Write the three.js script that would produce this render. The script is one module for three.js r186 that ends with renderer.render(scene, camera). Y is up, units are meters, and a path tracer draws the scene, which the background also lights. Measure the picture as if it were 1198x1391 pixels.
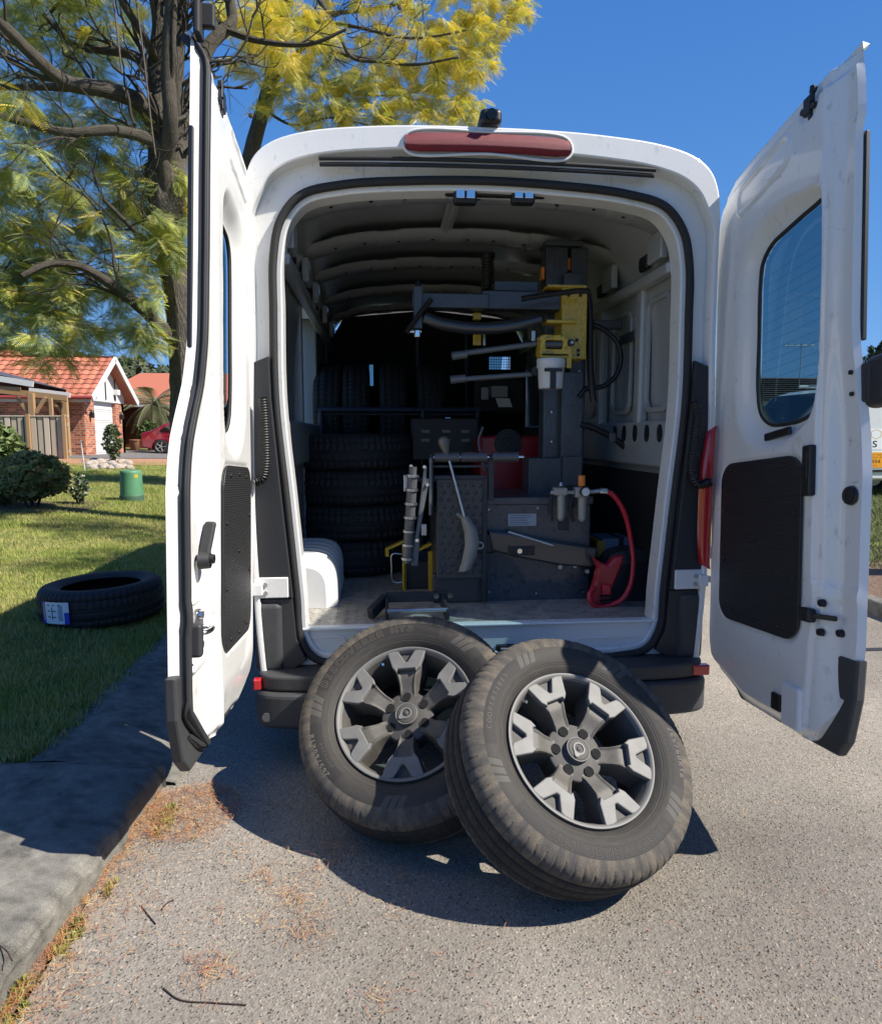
import * as THREE from 'three';
import { mergeGeometries, mergeVertices, toCreasedNormals } from 'three/addons/utils/BufferGeometryUtils.js';
import { RoundedBoxGeometry } from 'three/addons/geometries/RoundedBoxGeometry.js';

// ---------------------------------------------------------------- camera, sky, sun, exposure
const scene = new THREE.Scene();
const CAM = { x: -0.422, y: 1.365, z: 2.784, yaw: 5.344, pitch: -6.472, f: 930, W: 1198, H: 1391 };
const camera = new THREE.PerspectiveCamera(2 * Math.atan(CAM.H / 2 / CAM.f) * 180 / Math.PI, CAM.W / CAM.H, 0.05, 2000);
const RAD = Math.PI / 180;
const fwd = new THREE.Vector3(Math.sin(CAM.yaw * RAD) * Math.cos(CAM.pitch * RAD), Math.sin(CAM.pitch * RAD), -Math.cos(CAM.yaw * RAD) * Math.cos(CAM.pitch * RAD));
camera.position.set(CAM.x, CAM.y, CAM.z);
camera.lookAt(camera.position.clone().add(fwd));
const SUN = new THREE.Vector3(1, 1.12, 0.36).normalize();
{
  const w = 512, h = 256, d = new Float32Array(w * h * 4);
  for (let j = 0; j < h; j++) for (let i = 0; i < w; i++) {
    const el = Math.max(0, ((j + 0.5) / h - 0.5) * Math.PI), az = ((i + 0.5) / w - 0.5) * 2 * Math.PI;
    const dir = new THREE.Vector3(Math.cos(el) * Math.cos(az), Math.sin(el), Math.cos(el) * Math.sin(az));
    const cs = Math.max(0, dir.dot(SUN)), t = 1 - Math.exp(-el * 1.7), t2 = Math.exp(-el * 9);
    let r = 0.15 * (1 - t) + 0.004 * t + 0.16 * t2, g = 0.43 * (1 - t) + 0.068 * t + 0.12 * t2, b = 0.88 * (1 - t) + 0.42 * t + 0.04 * t2;
    r *= 0.6; g *= 0.6; b *= 0.6;
    const gl = 0.4 * Math.pow(cs, 40) + 0.06 * Math.pow(cs, 6);
    r += gl; g += gl * 0.98; b += gl * 0.9;
    const k = (j * w + i) * 4; d[k] = r; d[k + 1] = g; d[k + 2] = b; d[k + 3] = 1;
  }
  const t = new THREE.DataTexture(d, w, h, THREE.RGBAFormat, THREE.FloatType);
  t.mapping = THREE.EquirectangularReflectionMapping; t.minFilter = t.magFilter = THREE.LinearFilter; t.needsUpdate = true;
  scene.background = t; scene.environment = t;
}
const sun = new THREE.DirectionalLight(new THREE.Color(1, 0.94, 0.84), 5.0);
sun.position.copy(SUN).multiplyScalar(40); sun.castShadow = true; sun.shadow.radius = 1;
Object.assign(sun.shadow.camera, { left: -25, right: 25, top: 25, bottom: -25, near: 1, far: 120 });
sun.shadow.mapSize.set(4096, 4096);
scene.add(sun, sun.target);
const EXPOSURE = 1.72;

// ---------------------------------------------------------------- helpers
let seed = 12345;
const rnd = () => { seed = (seed * 1664525 + 1013904223) >>> 0; return seed / 4294967296; };
const rr = (a, b) => a + (b - a) * rnd();
const lerp = (a, b, t) => a + (b - a) * t, clamp = (x, a = 0, b = 1) => Math.min(b, Math.max(a, x));
const sst = (a, b, x) => { const t = clamp((x - a) / (b - a)); return t * t * (3 - 2 * t); };
const V = (x, y, z) => new THREE.Vector3(x, y, z);
const rt = fwd.clone().cross(V(0, 1, 0)).normalize(), upv = rt.clone().cross(fwd);
function ray(px, py) { return fwd.clone().multiplyScalar(CAM.f).addScaledVector(rt, px - CAM.W / 2).addScaledVector(upv, CAM.H / 2 - py); }
function P(px, py, ax, val) {            // the point at photo pixel (px, py) on the plane x | y | z = val
  const d = ray(px, py), k = 'xyz'[ax], t = (val - camera.position[k]) / d[k];
  return camera.position.clone().addScaledVector(d, t);
}
const groundY = (x, z) => x < -1.7 ? 0.115 + 0.045 * Math.max(0, -2 - x) : 0;
function onLawn(px, py) { const d = ray(px, py), c = camera.position; return c.clone().addScaledVector(d, (0.115 + 0.045 * (-2 - c.x) - c.y) / (d.y + 0.045 * d.x)); }
const used = {};
function numbered(n) { if (!(n in used)) { used[n] = 0; return n; } used[n]++; return n + '_' + String(used[n]).padStart(3, '0'); }
function shadow(o) { o.traverse(m => { if (m.isMesh) { m.castShadow = m.receiveShadow = true; } }); return o; }
function tag(o, label, category, group) { o.userData.label = label; o.userData.category = category; if (group) o.userData.group = group; return o; }
function thing(name, label, category, p = V(0, 0, 0), turn = 0, group) {
  const o = new THREE.Group(); o.name = numbered(name); o.position.copy(p); o.rotation.y = turn; scene.add(o);
  return tag(o, label, category, group);
}
function obj(name, geos, mat, parent, label) {
  let g = Array.isArray(geos) ? geos : [geos];
  if (g.length > 1) { g = [mergeGeometries(g.map(q => { let r = q.index ? q.toNonIndexed() : q; r = r.clone(); for (const k of Object.keys(r.attributes)) if (!['position', 'normal', 'uv'].includes(k)) r.deleteAttribute(k); if (!r.attributes.uv) r.setAttribute('uv', new THREE.Float32BufferAttribute(new Float32Array(r.attributes.position.count * 2), 2)); return r; }))]; }
  const m = new THREE.Mesh(g[0], mat); m.name = parent ? name : numbered(name); (parent || scene).add(m);
  if (label) m.userData.label = label;
  return m;
}
function struct(name, geos, mat, parent) { const m = obj(name, geos, mat, parent); if (!parent) m.userData.kind = 'structure'; return m; }
function dup(root, p, turn, label, group) { const r = root.clone(); r.name = numbered(root.name.replace(/_\d\d\d$/, '')); scene.add(r); r.position.copy(p); r.rotation.y = turn; r.userData = { ...root.userData }; if (label) r.userData.label = label; if (group) r.userData.group = group; return r; }
const box = (x, y, z, w, h, d) => new THREE.BoxGeometry(w, h, d).translate(x, y, z);
const rbox = (x, y, z, w, h, d, r = 0.006, s = 2) => new RoundedBoxGeometry(w, h, d, s, Math.min(r, w / 2.1, h / 2.1, d / 2.1)).translate(x, y, z);
const cyl = (r0, r1, h, n = 24) => new THREE.CylinderGeometry(r0, r1, h, n);
function bar(a, b, r0, r1 = r0, n = 12) {   // tapered round bar from a to b
  const d = b.clone().sub(a), g = new THREE.CylinderGeometry(r1, r0, d.length(), n);
  g.applyQuaternion(new THREE.Quaternion().setFromUnitVectors(V(0, 1, 0), d.normalize())); const m = a.clone().add(b).multiplyScalar(0.5);
  return g.translate(m.x, m.y, m.z);
}
function beam(a, b, w, h, r = 0.004) {     // square section from a to b; h measured in the vertical plane
  const d = b.clone().sub(a), L = d.length(); d.normalize();
  let s = V(0, 1, 0); if (Math.abs(d.y) > 0.95) s = V(0, 0, 1);
  const x = d.clone().cross(s).normalize(), y = x.clone().cross(d);
  const g = new RoundedBoxGeometry(w, h, L, 2, r); g.applyMatrix4(new THREE.Matrix4().makeBasis(x, y, d.clone().negate())); const m = a.clone().add(b).multiplyScalar(0.5);
  return g.translate(m.x, m.y, m.z);
}
function tube(pts, r, seg = 40, n = 8, closed = false) { return new THREE.TubeGeometry(new THREE.CatmullRomCurve3(pts, closed, 'centripetal'), seg, r, n, closed); }
function hose(pts, r, ridges, n = 10, amp = 0.18) {   // corrugated tube
  const c = new THREE.CatmullRomCurve3(pts), g = new THREE.TubeGeometry(c, ridges * 4, r, n), p = g.attributes.position;
  for (let i = 0; i <= ridges * 4; i++) { const q = c.getPointAt(i / (ridges * 4)), k = 1 + amp * Math.cos(i * Math.PI / 2); for (let j = 0; j <= n; j++) { const id = i * (n + 1) + j; p.setXYZ(id, q.x + (p.getX(id) - q.x) * k, q.y + (p.getY(id) - q.y) * k, q.z + (p.getZ(id) - q.z) * k); } }
  g.computeVertexNormals(); return g;
}
function pbox(px0, py0, px1, py1, z, depth, r = 0.006) {   // upright block whose front face at z spans these photo pixels
  const a = P(px0, py0, 2, z), b = P(px1, py1, 2, z);
  return rbox((a.x + b.x) / 2, (a.y + b.y) / 2, z - depth / 2, Math.abs(b.x - a.x), Math.abs(a.y - b.y), depth, r);
}
function shapeOf(pts) { const s = new THREE.Shape(); pts.forEach((p, i) => i ? s.lineTo(p[0], p[1]) : s.moveTo(p[0], p[1])); s.closePath(); return s; }
function extr(pts, d, bev = 0, holes = []) {
  const s = shapeOf(pts); for (const h of holes) s.holes.push(shapeOf(h));
  return new THREE.ExtrudeGeometry(s, { depth: d - 2 * bev, bevelEnabled: bev > 0, bevelSize: bev, bevelThickness: bev, bevelOffset: -bev, bevelSegments: 2, curveSegments: 12 }).translate(0, 0, bev);
}
function smoothLoop(pts, n, closed = true) { return new THREE.CatmullRomCurve3(pts.map(p => V(p[0], p[1], 0)), closed, 'centripetal').getPoints(n).slice(0, closed ? n : n + 1).map(p => [p.x, p.y]); }
function rrect(x0, y0, x1, y1, r, n = 6) { const o = []; for (const [cx, cy, a] of [[x1 - r, y1 - r, 0], [x0 + r, y1 - r, 1], [x0 + r, y0 + r, 2], [x1 - r, y0 + r, 3]]) for (let i = 0; i <= n; i++) { const t = (a + i / n) * Math.PI / 2; o.push([cx + r * Math.cos(t), cy + r * Math.sin(t)]); } return o; }
function gridGeo(nu, nv, f, flip = false, uvs = 1) {   // f(i,j) -> [x,y,z] or null
  const pos = [], uv = [], idx = [];
  for (let j = 0; j <= nv; j++) for (let i = 0; i <= nu; i++) { const p = f(i / nu, j / nv); pos.push(p[0], p[1], p[2]); uv.push(p[3] ?? i / nu * uvs, p[4] ?? j / nv * uvs); }
  for (let j = 0; j < nv; j++) for (let i = 0; i < nu; i++) { const a = j * (nu + 1) + i, b = a + 1, c = a + nu + 1, d = c + 1; flip ? idx.push(a, c, b, b, c, d) : idx.push(a, b, c, b, d, c); }
  const g = new THREE.BufferGeometry(); g.setAttribute('position', new THREE.Float32BufferAttribute(pos, 3)); g.setAttribute('uv', new THREE.Float32BufferAttribute(uv, 2)); g.setIndex(idx); g.computeVertexNormals(); return g;
}
// value noise
const H2 = (x, y, s = 0) => { let h = (x * 374761393 + y * 668265263 + s * 974711) | 0; h = Math.imul(h ^ (h >>> 13), 1274126177); return ((h ^ (h >>> 16)) >>> 0) / 4294967296; };
function vn(x, y, per = 1e9, s = 0) { const xi = Math.floor(x), yi = Math.floor(y), fx = x - xi, fy = y - yi, u = fx * fx * (3 - 2 * fx), v = fy * fy * (3 - 2 * fy), m = k => ((k % per) + per) % per; return lerp(lerp(H2(m(xi), m(yi), s), H2(m(xi + 1), m(yi), s), u), lerp(H2(m(xi), m(yi + 1), s), H2(m(xi + 1), m(yi + 1), s), u), v); }
function fbm(x, y, per, oct = 4, s = 0) { let a = 0, k = 0.5; for (let o = 0; o < oct; o++) { a += k * vn(x, y, per, s + o); x *= 2; y *= 2; per *= 2; k *= 0.5; } return a / (1 - Math.pow(0.5, oct)); }
const toS = c => Math.round(255 * (c <= 0.0031308 ? 12.92 * c : 1.055 * Math.pow(c, 1 / 2.4) - 0.055));
function dtex(n, f, srgb = true, m = n) {    // f(x,y) -> linear [r,g,b]
  const d = new Uint8Array(n * m * 4);
  for (let y = 0; y < m; y++) for (let x = 0; x < n; x++) { const c = f(x, y), k = (y * n + x) * 4; for (let q = 0; q < 3; q++) d[k + q] = srgb ? toS(clamp(c[q])) : Math.round(255 * clamp(c[q])); d[k + 3] = 255; }
  const t = new THREE.DataTexture(d, n, m); t.wrapS = t.wrapT = THREE.RepeatWrapping; t.magFilter = THREE.LinearFilter; t.minFilter = THREE.LinearMipmapLinearFilter; t.generateMipmaps = true; if (srgb) t.colorSpace = THREE.SRGBColorSpace; t.needsUpdate = true; return t;
}
function ctex(w, h, draw, srgb = true) { const c = document.createElement('canvas'); c.width = w; c.height = h; draw(c.getContext('2d'), w, h); const t = new THREE.CanvasTexture(c); if (srgb) t.colorSpace = THREE.SRGBColorSpace; t.anisotropy = 8; return t; }
function rep(t, a, b = a) { const c = t.clone(); c.repeat.set(a, b); c.needsUpdate = true; return c; }
const std = (c, rough = 0.6, metal = 0, o = {}) => new THREE.MeshStandardMaterial({ color: Array.isArray(c) ? new THREE.Color().setRGB(...c) : new THREE.Color(c, c, c), roughness: rough, metalness: metal, side: THREE.DoubleSide, ...o });
const phys = (c, rough, metal, o = {}) => new THREE.MeshPhysicalMaterial({ color: Array.isArray(c) ? new THREE.Color().setRGB(...c) : new THREE.Color().setRGB(c, c, c), roughness: rough, metalness: metal, side: THREE.DoubleSide, ...o });

// ---------------------------------------------------------------- materials
const T = {};
{ // asphalt: fine worn binder, pits and small stones, 2.4 m tile
  const n = 2048, hgt = new Float32Array(n * n), col = new Float32Array(n * n * 3);
  for (let y = 0; y < n; y++) for (let x = 0; x < n; x++) { const k = y * n + x, a = vn(x / 3.2, y / 3.2, 640, 61), b = vn(x / 6.4, y / 6.4, 320, 62), c = H2(x >> 1, y >> 1, 9), q = 0.095 + 0.16 * (0.45 * a + 0.35 * b + 0.2 * c); hgt[k] = 0.35 + 0.3 * a + 0.15 * b; col[k * 3] = q * 1.05; col[k * 3 + 1] = q; col[k * 3 + 2] = q * 0.91; }
  for (let s = 0; s < 46000; s++) {
    const pit = s < 17000, x = rnd() * n, y = rnd() * n, r = pit ? 1.3 + 1.9 * rnd() * rnd() : 1.5 + 2.4 * Math.pow(rnd(), 2), e = rr(0.6, 1.5), a = rnd() * 3.14, ca = Math.cos(a), sa = Math.sin(a), q = pit ? 0.03 + 0.05 * rnd() : 0.13 + 0.17 * rnd(), tn = pit ? 0 : rr(0, 0.08), R = Math.ceil(r * 1.6);
    for (let dy = -R; dy <= R; dy++) for (let dx = -R; dx <= R; dx++) {
      const u = (dx * ca + dy * sa) * e / r, v = (-dx * sa + dy * ca) / e / r, d2 = u * u + v * v + 0.4 * (H2((x + dx) | 0, (y + dy) | 0, 5) - 0.5); if (d2 > 1) continue;
      const k = ((((y + dy) | 0) + n) % n) * n + ((((x + dx) | 0) + n) % n), w = q * (0.85 + 0.3 * H2(dx, dy, s & 255));
      hgt[k] = pit ? 0.05 : 0.6 + 0.4 * Math.sqrt(1 - clamp(d2)); col[k * 3] = w * (1.05 + tn); col[k * 3 + 1] = w; col[k * 3 + 2] = w * (0.9 - tn);
    }
  }
  T.asphalt = dtex(n, (x, y) => { const k = (y * n + x) * 3, m = 0.82 + 0.36 * fbm(x / 256, y / 256, 8, 4, 3); return [col[k] * m, col[k + 1] * m, col[k + 2] * m]; });
  T.asphaltH = dtex(n, (x, y) => { const h = hgt[y * n + x]; return [h, h, h]; }, false);
}
T.conc = dtex(1024, (x, y) => { const f = fbm(x / 128, y / 128, 8, 5, 1), s = H2(x, y, 2), b = fbm(x / 32, y / 32, 32, 3, 7); let q = 0.15 + 0.12 * (f - 0.5) + 0.12 * (s - 0.5) + 0.14 * (b - 0.5); if (s > 0.965) q *= 0.5; return [q * 1.06, q, q * 0.86]; });
T.concH = dtex(1024, (x, y) => { const q = 0.5 * H2(x, y, 2) + 0.5 * fbm(x / 16, y / 16, 64, 3, 7); return [q, q, q]; }, false);
T.lawn = dtex(1024, (x, y) => { const f = fbm(x / 90, y / 90, 11.377 | 0 + 11, 4, 1), s = H2(x, y, 2), b = fbm(x / 8, y / 8, 128, 2, 7), w = clamp(0.5 * f + 0.5 * b + 0.3 * (s - 0.5)); return [lerp(0.08, 0.27, w), lerp(0.11, 0.28, w), lerp(0.016, 0.07, w)]; });
T.grain = dtex(512, (x, y) => { const q = 0.82 + 0.36 * (fbm(x / 64, y / 64, 8, 5, 4) - 0.5) + 0.08 * (H2(x, y, 1) - 0.5); return [q, q, q]; });
T.scuff = dtex(1024, (x, y) => { let q = 0.85 + 0.3 * (fbm(x / 64, y / 64, 16, 5, 4) - 0.5); const l = Math.abs(fbm(x / 210, y / 60, 5, 5, 70) - 0.5), m = Math.abs(fbm(x / 50, y / 240, 20, 5, 71) - 0.5); if (l < 0.003 || m < 0.002) q = Math.min(2.6, q * 1.7); const g = fbm(x / 36, y / 36, 28, 4, 90); if (g > 0.66) q *= 0.55; return [q * 0.55, q * 0.55, q * 0.55]; });
T.bark = dtex(512, (x, y) => { const f = fbm(x / 12, y / 60, 42, 4, 4), s = fbm(x / 40, y / 40, 12, 3, 8), q = 0.025 + 0.085 * f * (0.6 + 0.8 * s); return [q * 1.18, q, q * 0.76]; });
T.barkH = dtex(512, (x, y) => { const q = fbm(x / 10, y / 60, 51, 4, 4); return [q, q, q]; }, false);
T.noiseH = dtex(512, (x, y) => { const q = fbm(x / 32, y / 32, 16, 4, 14); return [q, q, q]; }, false);
// dirty white enamel: faint road film with specks and smears of its own outline
T.enamel = dtex(1024, (x, y) => { let q = 0.80 + 0.03 * (fbm(x / 128, y / 128, 8, 4, 5) - 0.5); const d = fbm(x / 20, y / 46, 51, 4, 21); if (d > 0.71) q -= 1.0 * (d - 0.71); const s = H2(x >> 1, y >> 1, 33); if (s > 0.9985) q *= 0.5; const l = Math.abs(fbm(x / 300, y / 90, 4, 4, 77) - 0.52); if (l < 0.0025 && fbm(x / 70, y / 70, 15, 2, 5) > 0.58) q *= 0.72; return [q, q * 0.995, q * 0.97]; });
const dusty = (lo, hi, a0, a1) => dtex(512, (x, y) => { const f = fbm(x / 32, y / 32, 16, 5, 6), s = H2(x, y, 3), w = sst(a0, a1, f * 0.7 + s * 0.3); return [lerp(lo, hi, w), lerp(lo * 0.96, hi * 0.82, w), lerp(lo * 0.93, hi * 0.6, w)]; });
T.dust = dusty(0.03, 0.06, 0.35, 0.8); T.dust2 = dusty(0.045, 0.14, 0.25, 0.8);
const M = {
  white: phys([0.80, 0.80, 0.79], 0.38, 0, { map: null, clearcoat: 0.7, clearcoatRoughness: 0.08 }),
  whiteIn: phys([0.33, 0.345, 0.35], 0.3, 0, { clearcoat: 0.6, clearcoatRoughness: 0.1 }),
  plastic: std([0.022, 0.023, 0.026], 0.55, 0, { bumpMap: rep(T.noiseH, 6), bumpScale: 0.0004 }),
  bumper: std([0.05, 0.052, 0.055], 0.6, 0, { map: rep(T.grain, 1), bumpMap: rep(T.noiseH, 12), bumpScale: 0.0004 }),
  rubber: std([0.016, 0.016, 0.017], 0.7), black: std([0.01, 0.01, 0.011], 0.45), seal: std([0.03, 0.03, 0.034], 0.6),
  glassTint: phys([0.20, 0.31, 0.34], 0.02, 0, { transmission: 1, thickness: 0, ior: 1.5 }),
  glass: phys([0.75, 0.82, 0.82], 0.02, 0, { transmission: 1, thickness: 0, ior: 1.5 }),
  red: phys([0.45, 0.01, 0.015], 0.15, 0, { clearcoat: 1 }),
  chrome: std([0.75, 0.75, 0.76], 0.18, 1), steel: std([0.42, 0.42, 0.43], 0.38, 1), zinc: std([0.5, 0.5, 0.5], 0.5, 0.9),
  grey: phys([0.115, 0.130, 0.155], 0.42, 0.1, { map: rep(T.scuff, 1.4), clearcoat: 0.25 }), darkgrey: phys([0.035, 0.04, 0.048], 0.5, 0.2, { map: rep(T.grain, 3) }),
  yellow: phys([1.15, 0.78, 0.035], 0.45, 0, { map: rep(T.scuff, 1.3), clearcoat: 0.4 }), redpaint: phys([0.42, 0.015, 0.025], 0.4, 0, { clearcoat: 0.4 }), hose: phys([0.5, 0.02, 0.035], 0.35, 0, {}),
  whitep: std([0.62, 0.62, 0.61], 0.5), orange: std([0.75, 0.22, 0.03], 0.5), timber: std([0.42, 0.26, 0.13], 0.75, 0, { map: rep(T.grain, 3) }),
  concrete: std(1, 0.92, 0, { map: T.conc, bumpMap: T.concH, bumpScale: 0.004 }),
  bark: std(1, 0.95, 0, { map: rep(T.bark, 2, 5), bumpMap: rep(T.barkH, 2, 5), bumpScale: 0.015 }),
};
M.white.map = T.enamel; M.white.color.setRGB(0.90, 0.90, 0.90);
// ================================================================ THE GROUND
const wobj = (name, geos, mat, g, label) => { const m = obj(name, geos, mat, g, label); m.geometry = m.geometry.clone().translate(-g.position.x, -g.position.y, -g.position.z); return m; };
{
  // road sheet (vertex tint gives the large worn patches of the surfacing)
  const near = new THREE.PlaneGeometry(4.64, 16, 90, 300).rotateX(-Math.PI / 2).translate(1.04, 0, -3.6);
  const far = [new THREE.PlaneGeometry(4.64, 60, 4, 30).rotateX(-Math.PI / 2).translate(1.04, 0, -41.6), new THREE.PlaneGeometry(4.64, 30, 4, 30).rotateX(-Math.PI / 2).translate(1.04, 0, 19.4)];
  const fix = g => { const p = g.attributes.position, uv = g.attributes.uv; for (let i = 0; i < p.count; i++) { uv.setXY(i, p.getX(i) / 2.4 + 0.13, p.getZ(i) / 2.4 + 0.2); } return g; };
  const g = mergeGeometries([fix(near), ...far.map(fix)].map(q => q.toNonIndexed())), p = g.attributes.position, c = new Float32Array(p.count * 3);
  for (let i = 0; i < p.count; i++) { const x = p.getX(i), z = p.getZ(i), f = fbm(x * 1.3 + 40, z * 1.3 + 40, 1e6, 4, 50), e = 0.84 + 0.6 * (f - 0.3); c[i * 3] = e; c[i * 3 + 1] = e * 0.985; c[i * 3 + 2] = e * 0.955; }
  g.setAttribute('color', new THREE.BufferAttribute(c, 3));
  struct('road', g, std([1.12, 1.06, 1.0], 0.92, 0, { map: T.asphalt, bumpMap: T.asphaltH, bumpScale: 0.004, vertexColors: true }));
  // dark sealed seam across the road
  const a = P(1120, 884, 1, 0), b = P(1300, 880, 1, 0);
  struct('road_seam', new THREE.PlaneGeometry(a.distanceTo(b) + 1, 0.055).rotateX(-Math.PI / 2).rotateY(Math.atan2(-(b.z - a.z), b.x - a.x)).translate((a.x + b.x) / 2, 0.004, (a.z + b.z) / 2), std(0.018, 0.6));
  // lawn and verge, sloping up from the kerb, out to the horizon
  const lawn = gridGeo(60, 400, (u, v) => { const x = -1.74 - 70 * u * u, z = 14 - 94 * v; return [x, groundY(Math.min(x, -1.71), z) - 0.16 * sst(0.02, 0.2, z) * sst(-5.4, -4.2, x) + 0.05 * (fbm(x * 0.6 + 90, z * 0.6 + 190, 1e6, 3, 2) - 0.5) * sst(0, 0.05, u), z, x / 1.7, z / 1.7]; });
  struct('lawn', lawn, std(1, 0.95, 0, { map: T.lawn, bumpMap: rep(T.noiseH, 4), bumpScale: 0.02 }));
  const verge = gridGeo(30, 60, (u, v) => { const x = 3.5 + 70 * u * u, z = 14 - 94 * v; return [x, 0.1 + 0.03 * Math.max(0, x - 3.5), z, x / 1.7, z / 1.7]; }, true);
  struct('verge', verge, std(1, 0.95, 0, { map: T.lawn }));
  struct('terrain', new THREE.CircleGeometry(900, 64).rotateX(-Math.PI / 2).translate(0, -0.25, 0), std([0.09, 0.10, 0.05], 1, 0, { map: rep(T.lawn, 300) }));
  // bare earth strip at the right kerb
  const ea = P(1190, 842, 1, 0.1);
  struct('bare_earth', gridGeo(20, 20, (u, v) => { const x = 3.42 + 1.5 * u, z = -0.2 - 4.6 * v; return [x + 0.06 * Math.sin(v * 23), 0.104 + 0.03 * Math.max(0, x - 3.5) + 0.003, z, x * 2, z * 2]; }, true), std([0.16, 0.10, 0.065], 1, 0, { map: rep(T.grain, 1), bumpMap: T.noiseH, bumpScale: 0.02 }));
  // kerbs: rolled kerb on the left, upright on the right
  const prof = [[-1.20, -0.06], [-1.22, 0.012], [-1.27, 0.026], [-1.42, 0.07], [-1.56, 0.108], [-1.66, 0.122], [-1.75, 0.125], [-1.76, -0.05]];
  const kerb = (z0, z1, name) => struct(name, gridGeo(prof.length - 1, Math.ceil((z0 - z1) / 0.12), (u, v) => { const k = Math.round(u * (prof.length - 1)), q = prof[k], z = lerp(z0, z1, v); const w = k > 0 && k < 7 ? 0.008 * (vn(z * 6, k * 3, 1e6, 8) - 0.5) : 0; return [q[0] + w, q[1] + w * 0.6, z, q[0] + q[1], z]; }), M.concrete);
  let z0 = 0.16;
  for (let i = 0; i < 8; i++) { const z1 = z0 - (i < 4 ? 2.4 : 9); kerb(z0, z1 + 0.012, i ? 'kerb_' + String(i).padStart(3, '0') : 'kerb'); z0 = z1; }
  struct('right_kerb', [rbox(3.39, 0.03, -20, 0.15, 0.16, 66, 0.03)].map(g => { const p = g.attributes.position, uv = g.attributes.uv; for (let i = 0; i < p.count; i++) uv.setXY(i, p.getX(i) + p.getY(i), p.getZ(i)); return g; }), M.concrete);
  // raised concrete crossing slab with a worn, chipped edge
  const topY = 0.105;
  const slab = gridGeo(70, 140, (u, v) => {
    const z = 0.17 + 3.9 * v, A = [[-1.245, -0.08], [-1.25, 0.03], [-1.252, 0.07], [-1.262, 0.092], [-1.285, topY]], k = u * 70;
    const edge = lerp(0, -0.07, clamp((z - 0.17) / 1.1)) + 0.028 * (vn(z * 5, 2, 1e6, 31) - 0.5) + 0.016 * (vn(z * 23, 2, 1e6, 32) - 0.5);
    let x, y; if (k <= 20) { const q = k / 5, i = Math.min(3, Math.floor(q)), f = q - i; x = lerp(A[i][0], A[i + 1][0], f) + edge; y = lerp(A[i][1], A[i + 1][1], f); const n = 0.016 * (fbm(z * 16, y * 90 + 5, 1e6, 4, 6) - 0.5); x += n; if (k > 14) y -= 0.010 * Math.max(0, fbm(z * 14, 3, 1e6, 3, 12) - 0.45) * (1 - Math.abs(k - 17) / 6); }
    else { const f = (k - 20) / 50; x = lerp(A[4][0] + edge, -4.2, f * f * 0.8 + f * 0.2); y = topY + 0.03 * sst(0, 0.3, f) + 0.03 * f + 0.004 * (fbm(x * 4 + 50, z * 4, 1e6, 3, 3) - 0.5); }
    if (v < 0.012) { y -= 0.02; }
    return [x, y, z, x + y, z];
  }, true);
  const end = gridGeo(30, 4, (u, v) => { const x = -1.25 - 2.9 * u; return [x, lerp(topY - 0.018, -0.08, v), 0.17 - 0.004 * v, x, v * 0.1]; });
  struct('driveway_crossing', [slab, end], M.concrete);
  // orange footpath strip and grey driveway by the house
  const strip = (name, pts, mat, up) => { const q = pts.map(p => onLawn(...p)); struct(name, gridGeo(20, 4, (u, v) => { const a = q[0].clone().lerp(q[1], u), b = q[3].clone().lerp(q[2], u), c = a.lerp(b, v); return [c.x, groundY(c.x, c.z) + up, c.z, c.x, c.z]; }), mat); };
  strip('footpath', [[60, 634], [330, 633], [330, 624.5], [60, 624]], std([0.42, 0.22, 0.12], 0.9, 0, { map: T.grain }), 0.035);
  strip('house_driveway', [[92, 623.5], [420, 623.5], [420, 611.8], [92, 611.8]], std([0.16, 0.155, 0.15], 0.9, 0, { map: T.grain }), 0.03);
  strip('mulch_bed', [[-60, 701], [112, 698], [150, 684], [-60, 684]], std([0.10, 0.06, 0.04], 1, 0, { map: rep(T.grain, 2), bumpMap: rep(T.noiseH, 4), bumpScale: 0.04 }), 0.035);
}

// ================================================================ THE VAN
const XC = 0.03;
const van = thing('white_van', 'white high-roof delivery van with both rear doors wide open', 'van', V(XC, 0, -2.6));
const half = [[0.93, 0.30], [0.95, 0.6], [0.965, 1.0], [0.962, 1.4], [0.95, 1.75], [0.947, 2.1], [0.946, 2.25], [0.934, 2.345], [0.902, 2.415], [0.835, 2.468], [0.70, 2.51], [0.45, 2.538], [0.2, 2.549], [0, 2.55]];
const hc = new THREE.CatmullRomCurve3(half.map(p => V(p[0], p[1], 0)), false, 'centripetal').getPoints(60).map(p => [p.x, p.y]);
const outer = [...hc, ...hc.slice(0, -1).reverse().map(p => [-p[0], p[1]])];    // right bottom, over the roof, left bottom
const openR = [[0.0, 0.40], [0.35, 0.40], [0.60, 0.402], [0.72, 0.43], [0.775, 0.52], [0.788, 0.70], [0.82, 1.1], [0.853, 1.5], [0.852, 1.85], [0.846, 2.06], [0.815, 2.195], [0.735, 2.29], [0.58, 2.333], [0.3, 2.358]];
const opening = smoothLoop([...openR, [0, 2.367], ...openR.slice(1).reverse().map(p => [-p[0], p[1]])], 160);
const inset = (loop, d) => loop.map((p, i) => { const a = loop[(i + loop.length - 1) % loop.length], b = loop[(i + 1) % loop.length], tx = b[0] - a[0], ty = b[1] - a[1], l = Math.hypot(tx, ty) || 1; return [p[0] - ty / l * d, p[1] + tx / l * d]; });
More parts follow.
